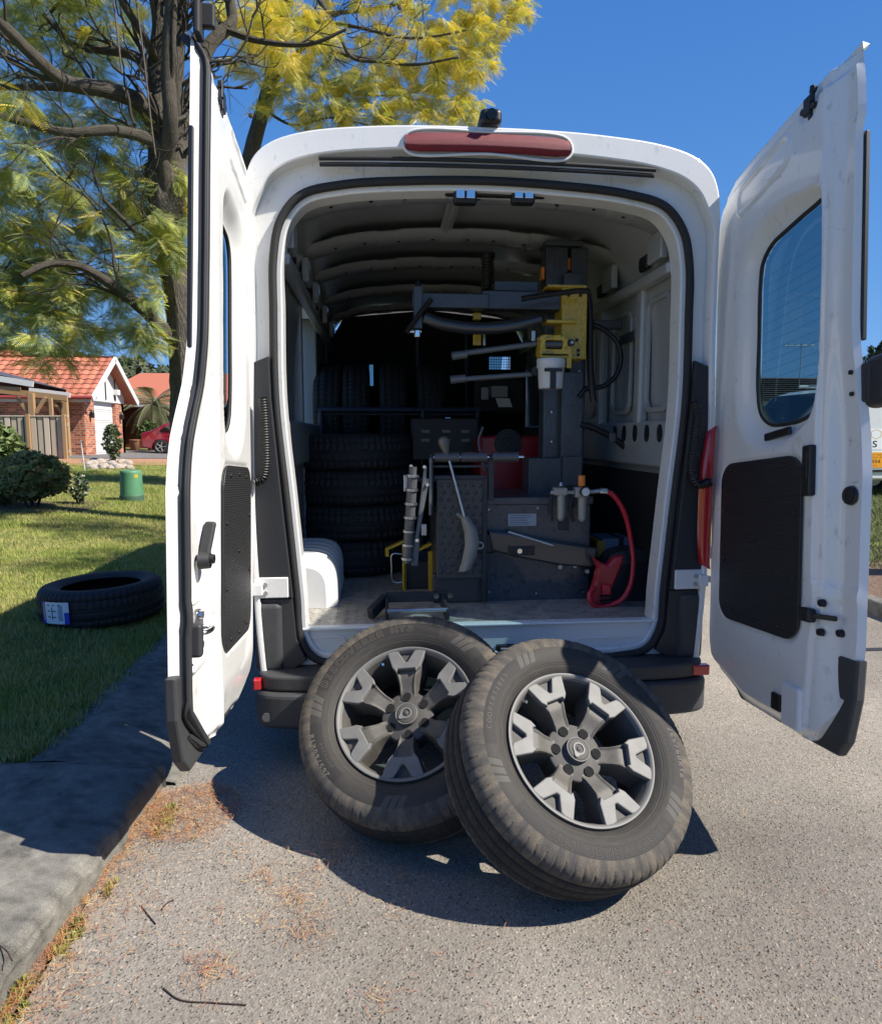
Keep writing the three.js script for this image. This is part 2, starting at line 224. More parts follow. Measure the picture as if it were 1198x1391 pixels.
{
  const st = [[0, 1, 0], [-0.04, 1.006, 0.006], [-0.3, 1.035, 0.01], [-0.9, 1.06, 0.0], [-1.15, 1.065, 0], [-2.2, 1.065, 0], [-3.3, 1.06, 0], [-3.9, 1.05, 0], [-4.25, 1.03, -0.03]];
  const n = outer.length - 1;
  const shell = (left, z0, z1) => { };
  // side and roof skin, with the sliding doorway left open in the left side
  const pos = [], idx = [], nor = [];
  const zs = [0, -0.02, -0.04, -0.15, -0.3, -0.6, -0.9, -1.12, -1.2, -2.15, -2.3, -3.3, -3.9, -4.25];
  const sc = z => { for (let i = 0; i < st.length - 1; i++) if (z <= st[i][0] && z >= st[i + 1][0]) { const f = (st[i][0] - z) / (st[i][0] - st[i + 1][0]); return [lerp(st[i][1], st[i + 1][1], f), lerp(st[i][2], st[i + 1][2], f)]; } return [1, 0]; };
  const ring = (z, o = 0) => outer.map(p => { const [s, u] = sc(z); return [p[0] * s * (1 - o * 0.02), p[1] + u - o * 0.02, z]; });
  const uv = [];
  zs.forEach(z => ring(z).forEach((p, i) => { pos.push(p[0] + XC, p[1], p[2]); uv.push(i * 0.04, z * 0.7); }));
  for (let j = 0; j < zs.length - 1; j++) for (let i = 0; i < n; i++) {
    const y = outer[i][1], lf = outer[i][0] < 0 && i > n / 2; if (lf && zs[j] <= -1.2 && zs[j] > -2.15 && y > 0.6 && y < 2.15) continue;
    const a = j * (n + 1) + i, c = a + n + 1; idx.push(a, a + 1, c, a + 1, c + 1, c);
  }
  const g = new THREE.BufferGeometry(); g.setAttribute('position', new THREE.Float32BufferAttribute(pos, 3)); g.setAttribute('uv', new THREE.Float32BufferAttribute(uv, 2)); g.setIndex(idx); g.computeVertexNormals();
  // front: bonnet and cab block
  wobj('body_shell', [g], M.white, van);
  const nz = new THREE.ExtrudeGeometry(shapeOf([[4.25, 0.3], [5.42, 0.3], [5.45, 0.75], [5.3, 1.08], [4.98, 1.25], [4.25, 1.3]]), { depth: 1.86, bevelEnabled: true, bevelSize: 0.04, bevelThickness: 0.04, bevelSegments: 3 }).rotateY(Math.PI / 2).translate(XC - 0.93, 0, 0);
  wobj('bonnet', nz, M.white, van);
  const ws = gridGeo(8, 4, (u, v) => [XC + lerp(-0.86, 0.86, u) * (1 + 0.04 * v), lerp(2.40, 1.29, v), lerp(-4.26, -5.02, v) + 0.1 * (1 - 4 * (u - 0.5) ** 2) * -1]);
  wobj('windscreen', ws, M.glassTint, van);
  for (const s of [-1, 1]) wobj('cab_side', gridGeo(1, 4, (u, v) => [XC + s * lerp(0.98, 0.9, 1 - v), lerp(2.40, 1.29, v), lerp(-4.22, lerp(-4.24, -5.02, v), u)]), M.white, van);
  // rear frame: bright outer rim, recessed shut-face, rubber seal, inner flange
  const T1 = g => g.translate(XC, 0, 0);
  const rimHole = outer.map(p => { const top = sst(2.15, 2.4, p[1]); return [p[0] * lerp(0.972, 0.95, top), p[1] - 0.088 * top]; });
  wobj('rear_frame', [T1(extr([...outer.map(p => [p[0] * 0.999, p[1]]), ...rimHole.slice().reverse()], 0.085, 0.008)).translate(0, 0, -0.075)], M.white, van);
  wobj('shut_face', [T1(extr(rimHole.map(p => [p[0] * 1.008, p[1] + 0.006]), 0.03, 0.004, [opening.slice().reverse()])).translate(0, 0, -0.085)], M.white, van);
  const L3 = (loop, z) => loop.map(p => V(p[0] + XC, p[1], z));
  wobj('door_seal', [tube(L3(opening, -0.042), 0.0165, 320, 10, true)], M.rubber, van);
  const inn = inset(opening, 0.034);
  wobj('inner_flange', [T1(extr(inset(opening, 0.004), 0.10, 0.006, [inn.slice().reverse()])).translate(0, 0, -0.155)], M.white, van);
  // press marks and the drip strip over the doorway
  const strip = (a, b, r) => tube(Array.from({ length: 13 }, (_, i) => { const px = lerp(a, b, i / 12), y = 211 + 16 * ((px - 433) / 457) + (-9) * (1 - ((px - 661) / 228) ** 2) * 0.5; return P(px, y + 4, 2, 0.004); }), r, 60, 8);
  wobj('drip_strip', [strip(433, 890, 0.0085), strip(434, 889, 0.0085).translate(0, -0.02, -0.006)], M.rubber, van);
  for (const px of [470, 520, 700, 760, 830]) { const q = P(px, 229 + (px > 700 ? 6 : 0), 2, -0.05); wobj('press_mark', [rbox(q.x, q.y, -0.0545, 0.07, 0.022, 0.006, 0.003)], M.white, van); }
  // brake light
  const bl = gridGeo(40, 6, (u, v) => { const x = lerp(-0.30, 0.345, u), e = Math.min(1, 12 * u, 12 * (1 - u)), y = lerp(2.455, 2.523, 0.5 + (v - 0.5) * (0.75 + 0.25 * e)) - 0.08 * (x - 0.02) ** 2 - 0.002; return [x, y, 0.030 - 0.03 * Math.max(0, v - 0.6) - 0.02 * Math.max(0, 0.1 - v) * 10, u * 30, v * 4]; });
  wobj('brake_light', bl, phys([0.17, 0.006, 0.016], 0.5, 0, { bumpMap: rep(T.noiseH, 2), bumpScale: 0.001 }), van);
  wobj('brake_light_bezel', [tube([[-0.308, 2.478], [-0.285, 2.516], [0.02, 2.528], [0.33, 2.516], [0.354, 2.476], [0.335, 2.440], [0.02, 2.447], [-0.29, 2.442]].map(p => V(p[0], p[1], 0.012)), 0.006, 90, 6, true)], M.whitep, van);
  // rear camera on the roof edge
  const c0 = P(660, 178, 2, -0.14), c1 = P(668, 156, 2, 0.05);
  const cam = wobj('roof_camera', [beam(V(c0.x, c0.y - 0.02, -0.16), V(c1.x, c1.y + 0.004, 0.04), 0.085, 0.06, 0.02)], M.black, van);
  const lens = obj('camera_lens', [bar(V(c1.x - XC, c1.y + 0.006, 2.63), V(c1.x - XC, c1.y + 0.004, 2.652), 0.022, 0.02, 20)], std(0.004, 0.1), cam);
  wobj('camera_base', [rbox(c0.x + 0.02, 2.551, -0.17, 0.32, 0.018, 0.12, 0.008)], M.black, van);
  // black corner pillars with hinge brackets, lamps, cables
  for (const s of [-1, 1]) {
    wobj('corner_trim', [extr([[0.800 * s, 0.70], [0.938 * s, 0.70], [0.948 * s, 1.0], [0.942 * s, 1.64], [0.87 * s, 1.67], [0.866 * s, 1.5], [0.835 * s, 1.1]], 0.03, 0.004).translate(XC, 0, -0.032)], M.plastic, van);
    wobj('corner_trim', [extr([[0.80 * s, 0.40], [0.93 * s, 0.40], [0.935 * s, 0.695], [0.803 * s, 0.695], [0.79 * s, 0.52], [0.75 * s, 0.43]], 0.03, 0.004).translate(XC, 0, -0.042)], M.plastic, van);
    wobj('hinge_bracket', [rbox(XC + 0.878 * s, 0.745, -0.004, 0.125, 0.085, 0.02, 0.005)], M.white, van); wobj('hinge_arm', rbox(XC + 0.935 * s, 0.742, 0.014, 0.04, 0.05, 0.03, 0.006), M.white, van);
    const hb = XC + 0.905 * s; wobj('hinge_bolt', [0.725, 0.76].map(y => bar(V(hb, y, 0.004), V(hb, y, 0.014), 0.009, 0.009, 12)), M.zinc, van);
    // lamp: tall and narrow on the body corner
    wobj('tail_lamp', gridGeo(8, 24, (u, v) => { const y = lerp(0.79, 1.40, v), t = Math.sin(v * Math.PI) ** 0.15; const k = (s < 0 ? 0.1 : 1) * lerp(0.8, 1, sst(1.0, 0.6, v)); return [XC + s * lerp(0.962 - 0.062 * k * t, 0.972, u), y, 0.012 + 0.016 * Math.sqrt(Math.max(0, 1 - (2 * u - 1) ** 2)) * t - 0.06 * Math.max(0, u - 0.7)]; }, s < 0), M.red, van);
    wobj('cable_duct', [hose(s > 0 ? [[943, 545], [948, 560], [944, 600], [940, 640], [948, 658], [964, 655]].map(p => P(p[0], p[1], 2, 0.04)) : [[357, 540], [359, 560], [361, 600], [361, 635], [357, 650], [347, 655]].map(p => P(p[0], p[1], 2, 0.04)), 0.017, 34)], M.black, van);
    // interior trim behind
  }
  // bumper: ledge, face, corner risers
  const plan = (d, w) => smoothLoop([[-w, -0.35], [-w, -0.05], [-w + 0.03, d - 0.04], [-w + 0.12, d], [-0.4, d + 0.015], [0, d + 0.018], [0.4, d + 0.015], [w - 0.12, d], [w - 0.03, d - 0.04], [w, -0.05], [w, -0.35]], 60, false);
  const slabY = (pl, y0, y1, bev) => new THREE.ExtrudeGeometry(shapeOf(pl.map(p => [p[0], -p[1]])), { depth: y1 - y0 - 2 * bev, bevelEnabled: true, bevelSize: bev, bevelThickness: bev, bevelOffset: -bev, bevelSegments: 3 }).rotateX(-Math.PI / 2).translate(XC, y0 + bev, 0);
  wobj('bumper', [slabY(plan(0.085, 0.955), 0.335, 0.40, 0.012), slabY(plan(0.105, 0.965), 0.185, 0.333, 0.02)], M.bumper, van);
  for (const s of [-1, 1]) wobj('bumper_corner', [rbox(XC + 0.90 * s, 0.535, -0.07, 0.115, 0.30, 0.15, 0.03, 4)], M.bumper, van);
  for (const s of [-1, 1]) wobj('reflector', [rbox(XC + (s > 0 ? 0.915 : 0.94) * s, 0.365, 0.06, s > 0 ? 0.075 : 0.03, 0.045, 0.035, 0.006)], M.red, van);
  for (const s of [-1, 1]) { const q = P(s > 0 ? 943 : 362, 945, 2, 0.085); wobj('parking_sensor', [bar(V(q.x, 0.235, 0.05), V(q.x, 0.235, 0.093), 0.02, 0.018, 20)], std(0.09, 0.4), van); }
  // sill panel with pressed frames and striker
  const sill = wobj('sill_panel', [rbox(XC, 0.465, -0.085, 1.56, 0.165, 0.03, 0.008)], phys([0.62, 0.68, 0.70], 0.4, 0, { clearcoat: 0.5 }), van);
  for (const [a, b] of [[404, 470], [780, 872]]) { const p0 = P(a, 898, 2, -0.06), p1 = P(b, 864, 2, -0.06), lp = rrect(p0.x, p0.y, p1.x, p1.y, 0.025), hol = rrect(p0.x + 0.008, p0.y + 0.008, p1.x - 0.008, p1.y - 0.008, 0.018).reverse(); obj('pressed_frame', [extr(lp, 0.007, 0.002, [hol]).translate(-XC, 0, -0.0715 + 2.6)], M.white, sill); }
  { const q = P(687, 882, 2, -0.06); const s1 = obj('latch_socket', [rbox(q.x - XC, q.y, 2.6 - 0.066, 0.085, 0.042, 0.02, 0.008)], M.black, sill); obj('latch_bolt', [rbox(q.x - XC, q.y + 0.004, 2.6 - 0.054, 0.05, 0.010, 0.012, 0.003), rbox(q.x - XC, q.y - 0.012, 2.6 - 0.054, 0.03, 0.008, 0.01, 0.003)], M.zinc, sill); }
  wobj('sill_lip', [rbox(XC, 0.551, -0.075, 1.56, 0.012, 0.05, 0.005)], phys([0.66, 0.70, 0.71], 0.4, 0), van);
  for (const [px, py] of [[418, 900], [560, 904], [850, 892]]) { }
  // load floor: chequered ply, worn and dirty
  T.checker = dtex(512, (x, y) => { const n = 512, cx = x / 64, cy = y / 64, i = Math.floor(cx), j = Math.floor(cy), fx = cx - i - 0.5, fy = cy - j - 0.5, r = ((i + j) & 1) ? [fx + fy, fx - fy] : [fx - fy, fx + fy], h = clamp(1.25 - (Math.abs(r[0]) / 0.16) ** 2 - (Math.abs(r[1]) / 0.62) ** 2); return [h, h, h]; }, false);
  T.floorC = dtex(1024, (x, y) => { const f = fbm(x / 60, y / 60, 17, 5, 3), s = H2(x, y, 8); let q = 0.17 + 0.16 * (f - 0.5) + 0.05 * (s - 0.5); if (fbm(x / 14, y / 14, 73, 3, 18) > 0.76) q *= 0.35; return [q * 1.06, q, q * 0.9]; });
  wobj('load_floor', [gridGeo(2, 2, (u, v) => { const x = lerp(-0.88, 0.88, u), z = lerp(-0.052, -3.3, v); return [x + XC, 0.552, z, x * 1.2, z * 1.2]; }, true)], std([1.8, 1.8, 1.8], 0.4, 0.0, { map: rep(T.floorC, 1), bumpMap: rep(T.checker, 2.4), bumpScale: 0.007 }), van);
  wobj('underbody', [box(XC, 0.45, -2.7, 1.7, 0.17, 5.0)], M.black, van);
  // inner lining: side walls and roof skin
  const ih = [[0.875, 0.55], [0.885, 1.1], [0.885, 1.6], [0.87, 2.0], [0.845, 2.16], [0.80, 2.26], [0.70, 2.37], [0.5, 2.425], [0.25, 2.445], [0, 2.45]];
  const ic = new THREE.CatmullRomCurve3(ih.map(p => V(p[0], p[1], 0)), false, 'centripetal').getPoints(44).map(p => [p.x, p.y]);
  const il = [...ic, ...ic.slice(0, -1).reverse().map(p => [-p[0], p[1]])], zi = [-0.10, -0.6, -1.2, -2.15, -3.3], ni = il.length - 1;
  const pp = [], ii = []; zi.forEach(z => il.forEach(p => pp.push(p[0] + XC, p[1], z)));
  for (let j = 0; j < zi.length - 1; j++) for (let i = 0; i < ni; i++) { if (j === 2 && i > ni / 2 && il[i][1] > 0.6 && il[i][1] < 2.12) continue; const a = j * (ni + 1) + i, c = a + ni + 1; ii.push(a, c, a + 1, a + 1, c, c + 1); }
  const gi = new THREE.BufferGeometry(); gi.setAttribute('position', new THREE.Float32BufferAttribute(pp, 3)); gi.setIndex(ii); gi.computeVertexNormals();
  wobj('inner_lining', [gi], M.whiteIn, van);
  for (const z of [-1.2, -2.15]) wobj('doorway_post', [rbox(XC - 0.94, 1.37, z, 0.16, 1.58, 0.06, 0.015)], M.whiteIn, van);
  // header behind the opening
  wobj('roof_header', [gridGeo(40, 4, (u, v) => { const x = lerp(-0.78, 0.78, u), t = 1 - (x / 0.8) ** 2, y0 = 2.20 + 0.155 * Math.pow(t, 0.5), y1 = 2.22 + 0.16 * Math.pow(t, 0.5); return [x + XC, lerp(y0 + 0.002, y1, v), lerp(-0.12, -0.24, v)]; })], M.whiteIn, van);
  // roof ribs: hat sections that follow the roof, with mounting holes
  for (const [z, w, dy] of [[-0.27, 0.085, 0.0], [-0.90, 0.09, 0], [-1.46, 0.08, 0], [-2.2, 0.09, 0], [-2.9, 0.09, 0]]) {
    const rp = (u, k) => { const x = lerp(-0.8, 0.8, u), t = 1 - (x / 0.84) ** 2; return [x + XC, 2.22 + 0.15 * Math.pow(Math.max(t, 0), 0.55) + k - 0.005 * sst(0.4, 0.6, Math.sin(u * 30)), 0]; };
    const secs = [[-w - 0.02, 0.032], [-w + 0.012, 0.03], [-w + 0.02, 0.0], [w - 0.02, 0], [w - 0.012, 0.03], [w + 0.02, 0.032]];
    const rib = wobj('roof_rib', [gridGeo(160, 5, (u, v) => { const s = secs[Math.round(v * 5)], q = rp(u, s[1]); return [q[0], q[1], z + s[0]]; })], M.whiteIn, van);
    const hg = new THREE.CylinderGeometry(0.008, 0.008, 0.006, 10); for (let k = 0; k < 9; k++) { const u = 0.1 + 0.8 * (k + rr(-0.2, 0.2)) / 8, q = rp(u, 0); const hm = obj('rib_hole', hg, M.black, rib); hm.position.set(q[0] - XC, q[1] - 0.001, z + 0.02 + 2.6); }
    for (const s of [-1, 1]) wobj('rib_bracket', [rbox(XC + s * 0.80, 2.19, z, 0.035, 0.12, w * 1.8, 0.008)], M.whiteIn, van);
    for (const s of [-1, 1]) wobj('side_slot', [rbox(XC + s * 0.822, 2.17, z - 0.2, 0.03, 0.07, 0.10, 0.02)], M.black, van);
  }
  wobj('roof_stiffener', [rbox(XC - 0.09, 2.405, -0.58, 0.06, 0.02, 0.55, 0.006), rbox(XC - 0.09, 2.392, -0.58, 0.02, 0.02, 0.55, 0.006)], M.whiteIn, van);
  // side longerons where wall meets roof
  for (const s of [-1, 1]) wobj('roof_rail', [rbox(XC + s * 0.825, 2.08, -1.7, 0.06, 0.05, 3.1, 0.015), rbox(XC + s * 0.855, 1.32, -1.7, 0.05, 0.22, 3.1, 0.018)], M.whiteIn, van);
  // right wall: pillars between recessed panels, oval holes in the waist rail, dark lining below
  for (const z of [-0.16, -0.56, -1.15, -1.75, -2.4]) wobj('wall_pillar', [rbox(XC + 0.858, 1.75, z, 0.055, 0.68, 0.085, 0.02)], M.whiteIn, van);
  for (const z of [-0.36, -0.85, -1.45]) { const lp = rrect(-0.16, -0.27, 0.13, 0.27, 0.07), hp = rrect(-0.135, -0.245, 0.105, 0.245, 0.055).reverse(); wobj('panel_frame', [extr(lp, 0.02, 0.004, [hp]).rotateY(-Math.PI / 2).translate(XC + 0.876, 1.74, z)], M.whiteIn, van); }
  for (const z of [-0.24, -0.39, -0.54, -0.69, -0.83]) { const o = new THREE.CylinderGeometry(0.03, 0.03, 0.012, 20).rotateZ(Math.PI / 2).scale(1, 1.35, 0.8).translate(XC + 0.829, 1.37, z); wobj('oval_hole', [o], M.black, van); }
  for (const s of [-1, 1]) { if (s < 0) { wobj('wall_lining', [rbox(XC - 0.872, 0.9, -0.65, 0.016, 0.68, 1.0, 0.004), rbox(XC - 0.872, 0.9, -2.75, 0.016, 0.68, 1.0, 0.004)], M.whiteIn, van); } else wobj('wall_lining', [rbox(XC + 0.868, 0.87, -1.7, 0.02, 0.62, 3.1, 0.004)], std(0.008, 0.8), van); }
  wobj('pull_strap_hook', [rbox(XC + 0.845, 1.86, -0.72, 0.02, 0.05, 0.22, 0.008)], M.grey, van);
  // wheel boxes: pressed ribs running up and over
  for (const s of [-1, 1]) {
    const wb = gridGeo(24, 60, (u, v) => { const z = lerp(-0.40, -1.35, v), a = u * Math.PI / 2, rib = 0.008 * Math.sign(Math.sin(v * 60)) * sst(0, 0.05, v), k = Math.pow(sst(0, 0.04, v) * 0.2 + 0.8, 1); const c = Math.pow(Math.cos(a), 0.45), sn = Math.pow(Math.sin(a), 0.45); const arch = 1 - 0.5 * Math.max(0, v - 0.55); return [XC + s * (0.875 - (0.225 + rib) * c * k), 0.553 + (0.245 * arch + rib) * sn * k, z]; }, s < 0);
    const capG = gridGeo(24, 1, (u, v) => { const a = u * Math.PI / 2, c = Math.pow(Math.cos(a), 0.45), sn = Math.pow(Math.sin(a), 0.45); return [XC + s * (0.875 - 0.18 * c * v), 0.553 + 0.196 * sn * v, -0.40]; });
    wobj('wheel_box', [wb, capG], s < 0 ? M.white : M.plastic, van);
  }
  // guard behind the seats with narrow mesh windows
  const bz = -3.28, win = [[502, 495, 507, 524], [664, 484, 694, 502], [585, 565, 612, 577], [436, 574, 450, 594]];
  const holes = win.map(w => { const a = P(w[0], w[3], 2, bz), b = P(w[2], w[1], 2, bz); return [[a.x, a.y], [a.x, b.y], [b.x, b.y], [b.x, a.y]]; });
  wobj('bulkhead', [extr([[XC - 0.87, 0.55], [XC + 0.87, 0.55], [XC + 0.87, 2.1], [XC + 0.72, 2.36], [XC, 2.43], [XC - 0.72, 2.36], [XC - 0.87, 2.1]], 0.03, 0, holes).translate(0, 0, bz - 0.03)], std(0.012, 0.8), van);
  const mesh = []; win.slice(1, 3).forEach(w => { const a = P(w[0], w[3], 2, bz), b = P(w[2], w[1], 2, bz); for (let x = a.x; x < b.x; x += 0.022) mesh.push(bar(V(x, a.y, bz), V(x, b.y, bz), 0.0025, 0.0025, 6)); for (let y = a.y; y < b.y; y += 0.022) mesh.push(bar(V(a.x, y, bz), V(b.x, y, bz), 0.0025, 0.0025, 6)); });
  wobj('guard_mesh', mesh, M.black, van).userData.kind = 'stuff';
  // road wheels, mostly under the body
  for (const z of [-1.05, -4.45]) for (const s of [-1, 1]) { const tg = new THREE.TorusGeometry(0.255, 0.088, 16, 40).rotateY(Math.PI / 2).translate(XC + s * 0.83, 0.343, z), w = wobj('wheel', tg, M.rubber, van); obj('wheel_disc', [new THREE.CylinderGeometry(0.21, 0.21, 0.1, 32).rotateZ(Math.PI / 2).translate(s * 0.83, 0.343, z + 2.6)], M.steel, w); }
}
// ================================================================ REAR DOORS
// u runs from the hinge to the free edge, v up the door, t out of the inner panel (t < 0 towards the outer skin)
const sdR = (x, y, x0, y0, x1, y1, r) => { const qx = Math.abs(x - (x0 + x1) / 2) - (x1 - x0) / 2 + r, qy = Math.abs(y - (y0 + y1) / 2) - (y1 - y0) / 2 + r; return Math.hypot(Math.max(qx, 0), Math.max(qy, 0)) + Math.min(Math.max(qx, qy), 0) - r; };
const winPoly = smoothLoop([[0.555, 2.07], [0.545, 2.118], [0.50, 2.115], [0.38, 2.095], [0.30, 2.075], [0.255, 2.03], [0.243, 1.95], [0.243, 1.75], [0.243, 1.55], [0.262, 1.455], [0.31, 1.405], [0.40, 1.39], [0.48, 1.395], [0.53, 1.42], [0.552, 1.50], [0.558, 1.75]].map(p => [0.285 + (p[0] - 0.243) * 1.19, 1.353 + (p[1] - 1.39) * 0.98 + 0.06 * Math.max(0, p[1] - 1.9) * (0.5 - p[0]) / 0.1 * 0.5]), 90);
const winLeft = winPoly.map(p => [0.285 + (p[0] - 0.285) * 0.74, p[1]]);
const WIN = () => SIDE < 0 ? winLeft : winPoly;
function sdPoly(x, y, P2) { let d = 1e9, s = 1; for (let i = 0, j = P2.length - 1; i < P2.length; j = i++) { const ax = P2[j][0], ay = P2[j][1], bx = P2[i][0], by = P2[i][1], ex = bx - ax, ey = by - ay, wx = x - ax, wy = y - ay, t = clamp((wx * ex + wy * ey) / (ex * ex + ey * ey)); d = Math.min(d, (wx - ex * t) ** 2 + (wy - ey * t) ** 2); if ((ay > y) !== (by > y) && x < (bx - ax) * (y - ay) / (by - ay) + ax) s = -s; } return s * Math.sqrt(d); }
const pl = (tab, x) => { if (x <= tab[0][0]) return tab[0][1]; for (let i = 1; i < tab.length; i++) if (x <= tab[i][0]) return lerp(tab[i - 1][1], tab[i][1], (x - tab[i - 1][0]) / (tab[i][0] - tab[i - 1][0])); return tab[tab.length - 1][1]; };
const vTop = u => pl([[0, 1.95], [0.012, 2.12], [0.03, 2.27], [0.06, 2.365], [0.12, 2.405], [0.29, 2.43], [0.6, 2.452], [0.83, 2.465], [0.9, 2.47]], u);
const vBot = u => pl([[0, 0.46], [0.02, 0.40], [0.05, 0.37], [0.25, 0.298], [0.35, 0.292], [0.70, 0.296], [0.72, 0.31], [0.87, 0.50]], u) + (SIDE < 0 ? 0.045 * sst(0.1, 0.4, u) : 0);
const mapU = u => SIDE > 0 ? (u < 0.62 ? u : 0.62 + (u - 0.62) * 0.82) : u < 0.62 ? 0.77 * u : 0.4774 + (u - 0.62) * 1.33;   // the left door's inner panel stops short of a broad edge band
const uMaxL = v => pl([[0.25, 0.82], [0.5, 0.835], [1.15, 0.845], [1.3, 0.825], [1.45, 0.79], [1.75, 0.775], [2.2, 0.76], [2.6, 0.745]], v);
const uMax = v => SIDE < 0 ? uMaxL(v) : -0.027 + pl([[0.25, 0.845], [0.5, 0.872], [0.65, 0.885], [1.15, 0.895], [1.4, 0.876], [1.56, 0.858], [1.64, 0.854], [2.1, 0.85], [2.2, 0.848], [2.24, 0.862], [2.35, 0.855], [2.6, 0.81]], v);
const WD = 0.87;
const bulge = v => (SIDE < 0 ? 0.034 : 0.024) * sst(1.62, 1.22, v) * (0.45 + 0.55 * sst(0.25, 0.6, v));
let SIDE = 1;
const trimBox = [0.113, 0.607, 0.627, 1.232, 0.08];
function innerT(u, v) {
  let t = 0; const dw = sdPoly(u, v, WIN()), wd = lerp(0.10, 0.045, sst(0.45, 0.65, u));
  if (dw < wd + 0.02) t -= 0.042 * sst(wd, 0.006, dw);
  const e0 = (SIDE < 0 ? -0.04 : 0) + pl([[0.25, 0.645], [0.6, 0.68], [0.70, 0.695], [0.78, 0.70], [0.84, 0.688], [0.95, 0.685], [1.2, 0.692], [2.6, 0.70]], v), f = sst(e0, e0 + 0.018, u);
  const flange = (SIDE < 0 ? -0.012 : -0.030) - 0.85 * bulge(v);
  const mid = lerp(-0.012, flange, sst(e0 + 0.018, SIDE < 0 ? 0.72 : 0.79, u)), deep = lerp(0, mid, f);
  t = Math.min(t, deep); if (f > 0) t = t * (1 - f) + deep * f;
  t -= 0.03 * sst(0.035, 0, u) * 0.8;
  t -= 0.03 * sst(vTop(u) - 0.012, vTop(u), v) + 0.02 * sst(vTop(u) - 0.07, vTop(u) - 0.05, v);
  t -= 0.026 * sst(vBot(u) + 0.045, vBot(u) + 0.005, v);
  t -= 0.02 * sst(0.52, 0.34, v) * (1 - f) * sst(0.62, 0.56, u);
  const fr = Math.abs(sdR(u, v - 0.14 * (u - 0.35), 0.19, 2.235, 0.51, 2.335, 0.03)); t += 0.007 * sst(0.012, 0.003, fr);
  const tp = sdR(u, v, ...trimBox); t -= 0.006 * sst(0.016, 0.002, tp);
  const b1 = Math.hypot(u - 0.61, v - 2.39); t -= 0.006 * sst(0.06, 0.045, b1);
  t += 0.004 * sst(0.03, 0.02, Math.abs(v - 0.79)) * f;
  return t + 0.0012 * (fbm(u * 9 + 30, v * 9, 1e6, 2, 3) - 0.5);
}
function doorGeo(sg, fT, nu, nv, uExt, hole) {
  const pos = [], uv = [], idx = [], keep = [];
  for (let j = 0; j <= nv; j++) for (let i = 0; i <= nu; i++) {
    let u0 = i / nu * WD, v = lerp(vBot(u0), vTop(u0), j / nv), u = u0 * uMax(v) / WD * (1 + uExt); v = lerp(vBot(u0), vTop(u0), j / nv);
    let d = hole ? sdPoly(u, v, hole) : 1;
    if (Math.abs(d) < 0.0052) { const e = 1e-4, gx = (sdPoly(u + e, v, hole) - d) / e, gy = (sdPoly(u, v + e, hole) - d) / e, l = Math.hypot(gx, gy) || 1; u -= gx / l * d; v -= gy / l * d; d = 0; }
    pos.push(mapU(u) * sg, v - 0.5, fT(u, v)); uv.push(u * 0.9, v * 0.9); keep.push(d >= -1e-6);
  }
  for (let j = 0; j < nv; j++) for (let i = 0; i < nu; i++) { const a = j * (nu + 1) + i, q = [a, a + 1, a + nu + 1, a + nu + 2]; for (const t of [[q[0], q[1], q[2]], [q[1], q[3], q[2]]]) if (t.every(k => keep[k])) idx.push(...(sg > 0 ? t : [t[0], t[2], t[1]])); }
  const g = new THREE.BufferGeometry(); g.setAttribute('position', new THREE.Float32BufferAttribute(pos, 3)); g.setAttribute('uv', new THREE.Float32BufferAttribute(uv, 2)); g.setIndex(idx); g.computeVertexNormals(); return g;
}
const outerT = (u, v) => (SIDE < 0 ? -0.040 : -0.050) - bulge(v) + 0.02 * sst(0.05, 0, u);
const doorFrame = (hx, tilt, lean, th, s) => {
  const a = V(-Math.sin(tilt * RAD) * s, Math.cos(tilt * RAD) * Math.cos(lean * RAD), Math.sin(lean * RAD)).normalize();
  const w = V(-s, 0, 0); w.addScaledVector(a, -w.dot(a)).normalize(); const b = a.clone().cross(w); if (b.z < 0) b.negate();
  const u = w.multiplyScalar(Math.cos(th * RAD)).addScaledVector(b, Math.sin(th * RAD));
  const X = u.clone().multiplyScalar(s > 0 ? 1 : -1), Z = X.clone().cross(a);
  return new THREE.Matrix4().makeBasis(X, a, Z).setPosition(hx, 0.5, 0.02);
};
T.ribbed = dtex(256, (x, y) => { const q = 0.5 + 0.5 * Math.sin(y / 256 * Math.PI * 2 * 32) * (0.7 + 0.3 * Math.sin(x / 256 * Math.PI * 2 * 32)); return [q, q, q]; }, false);
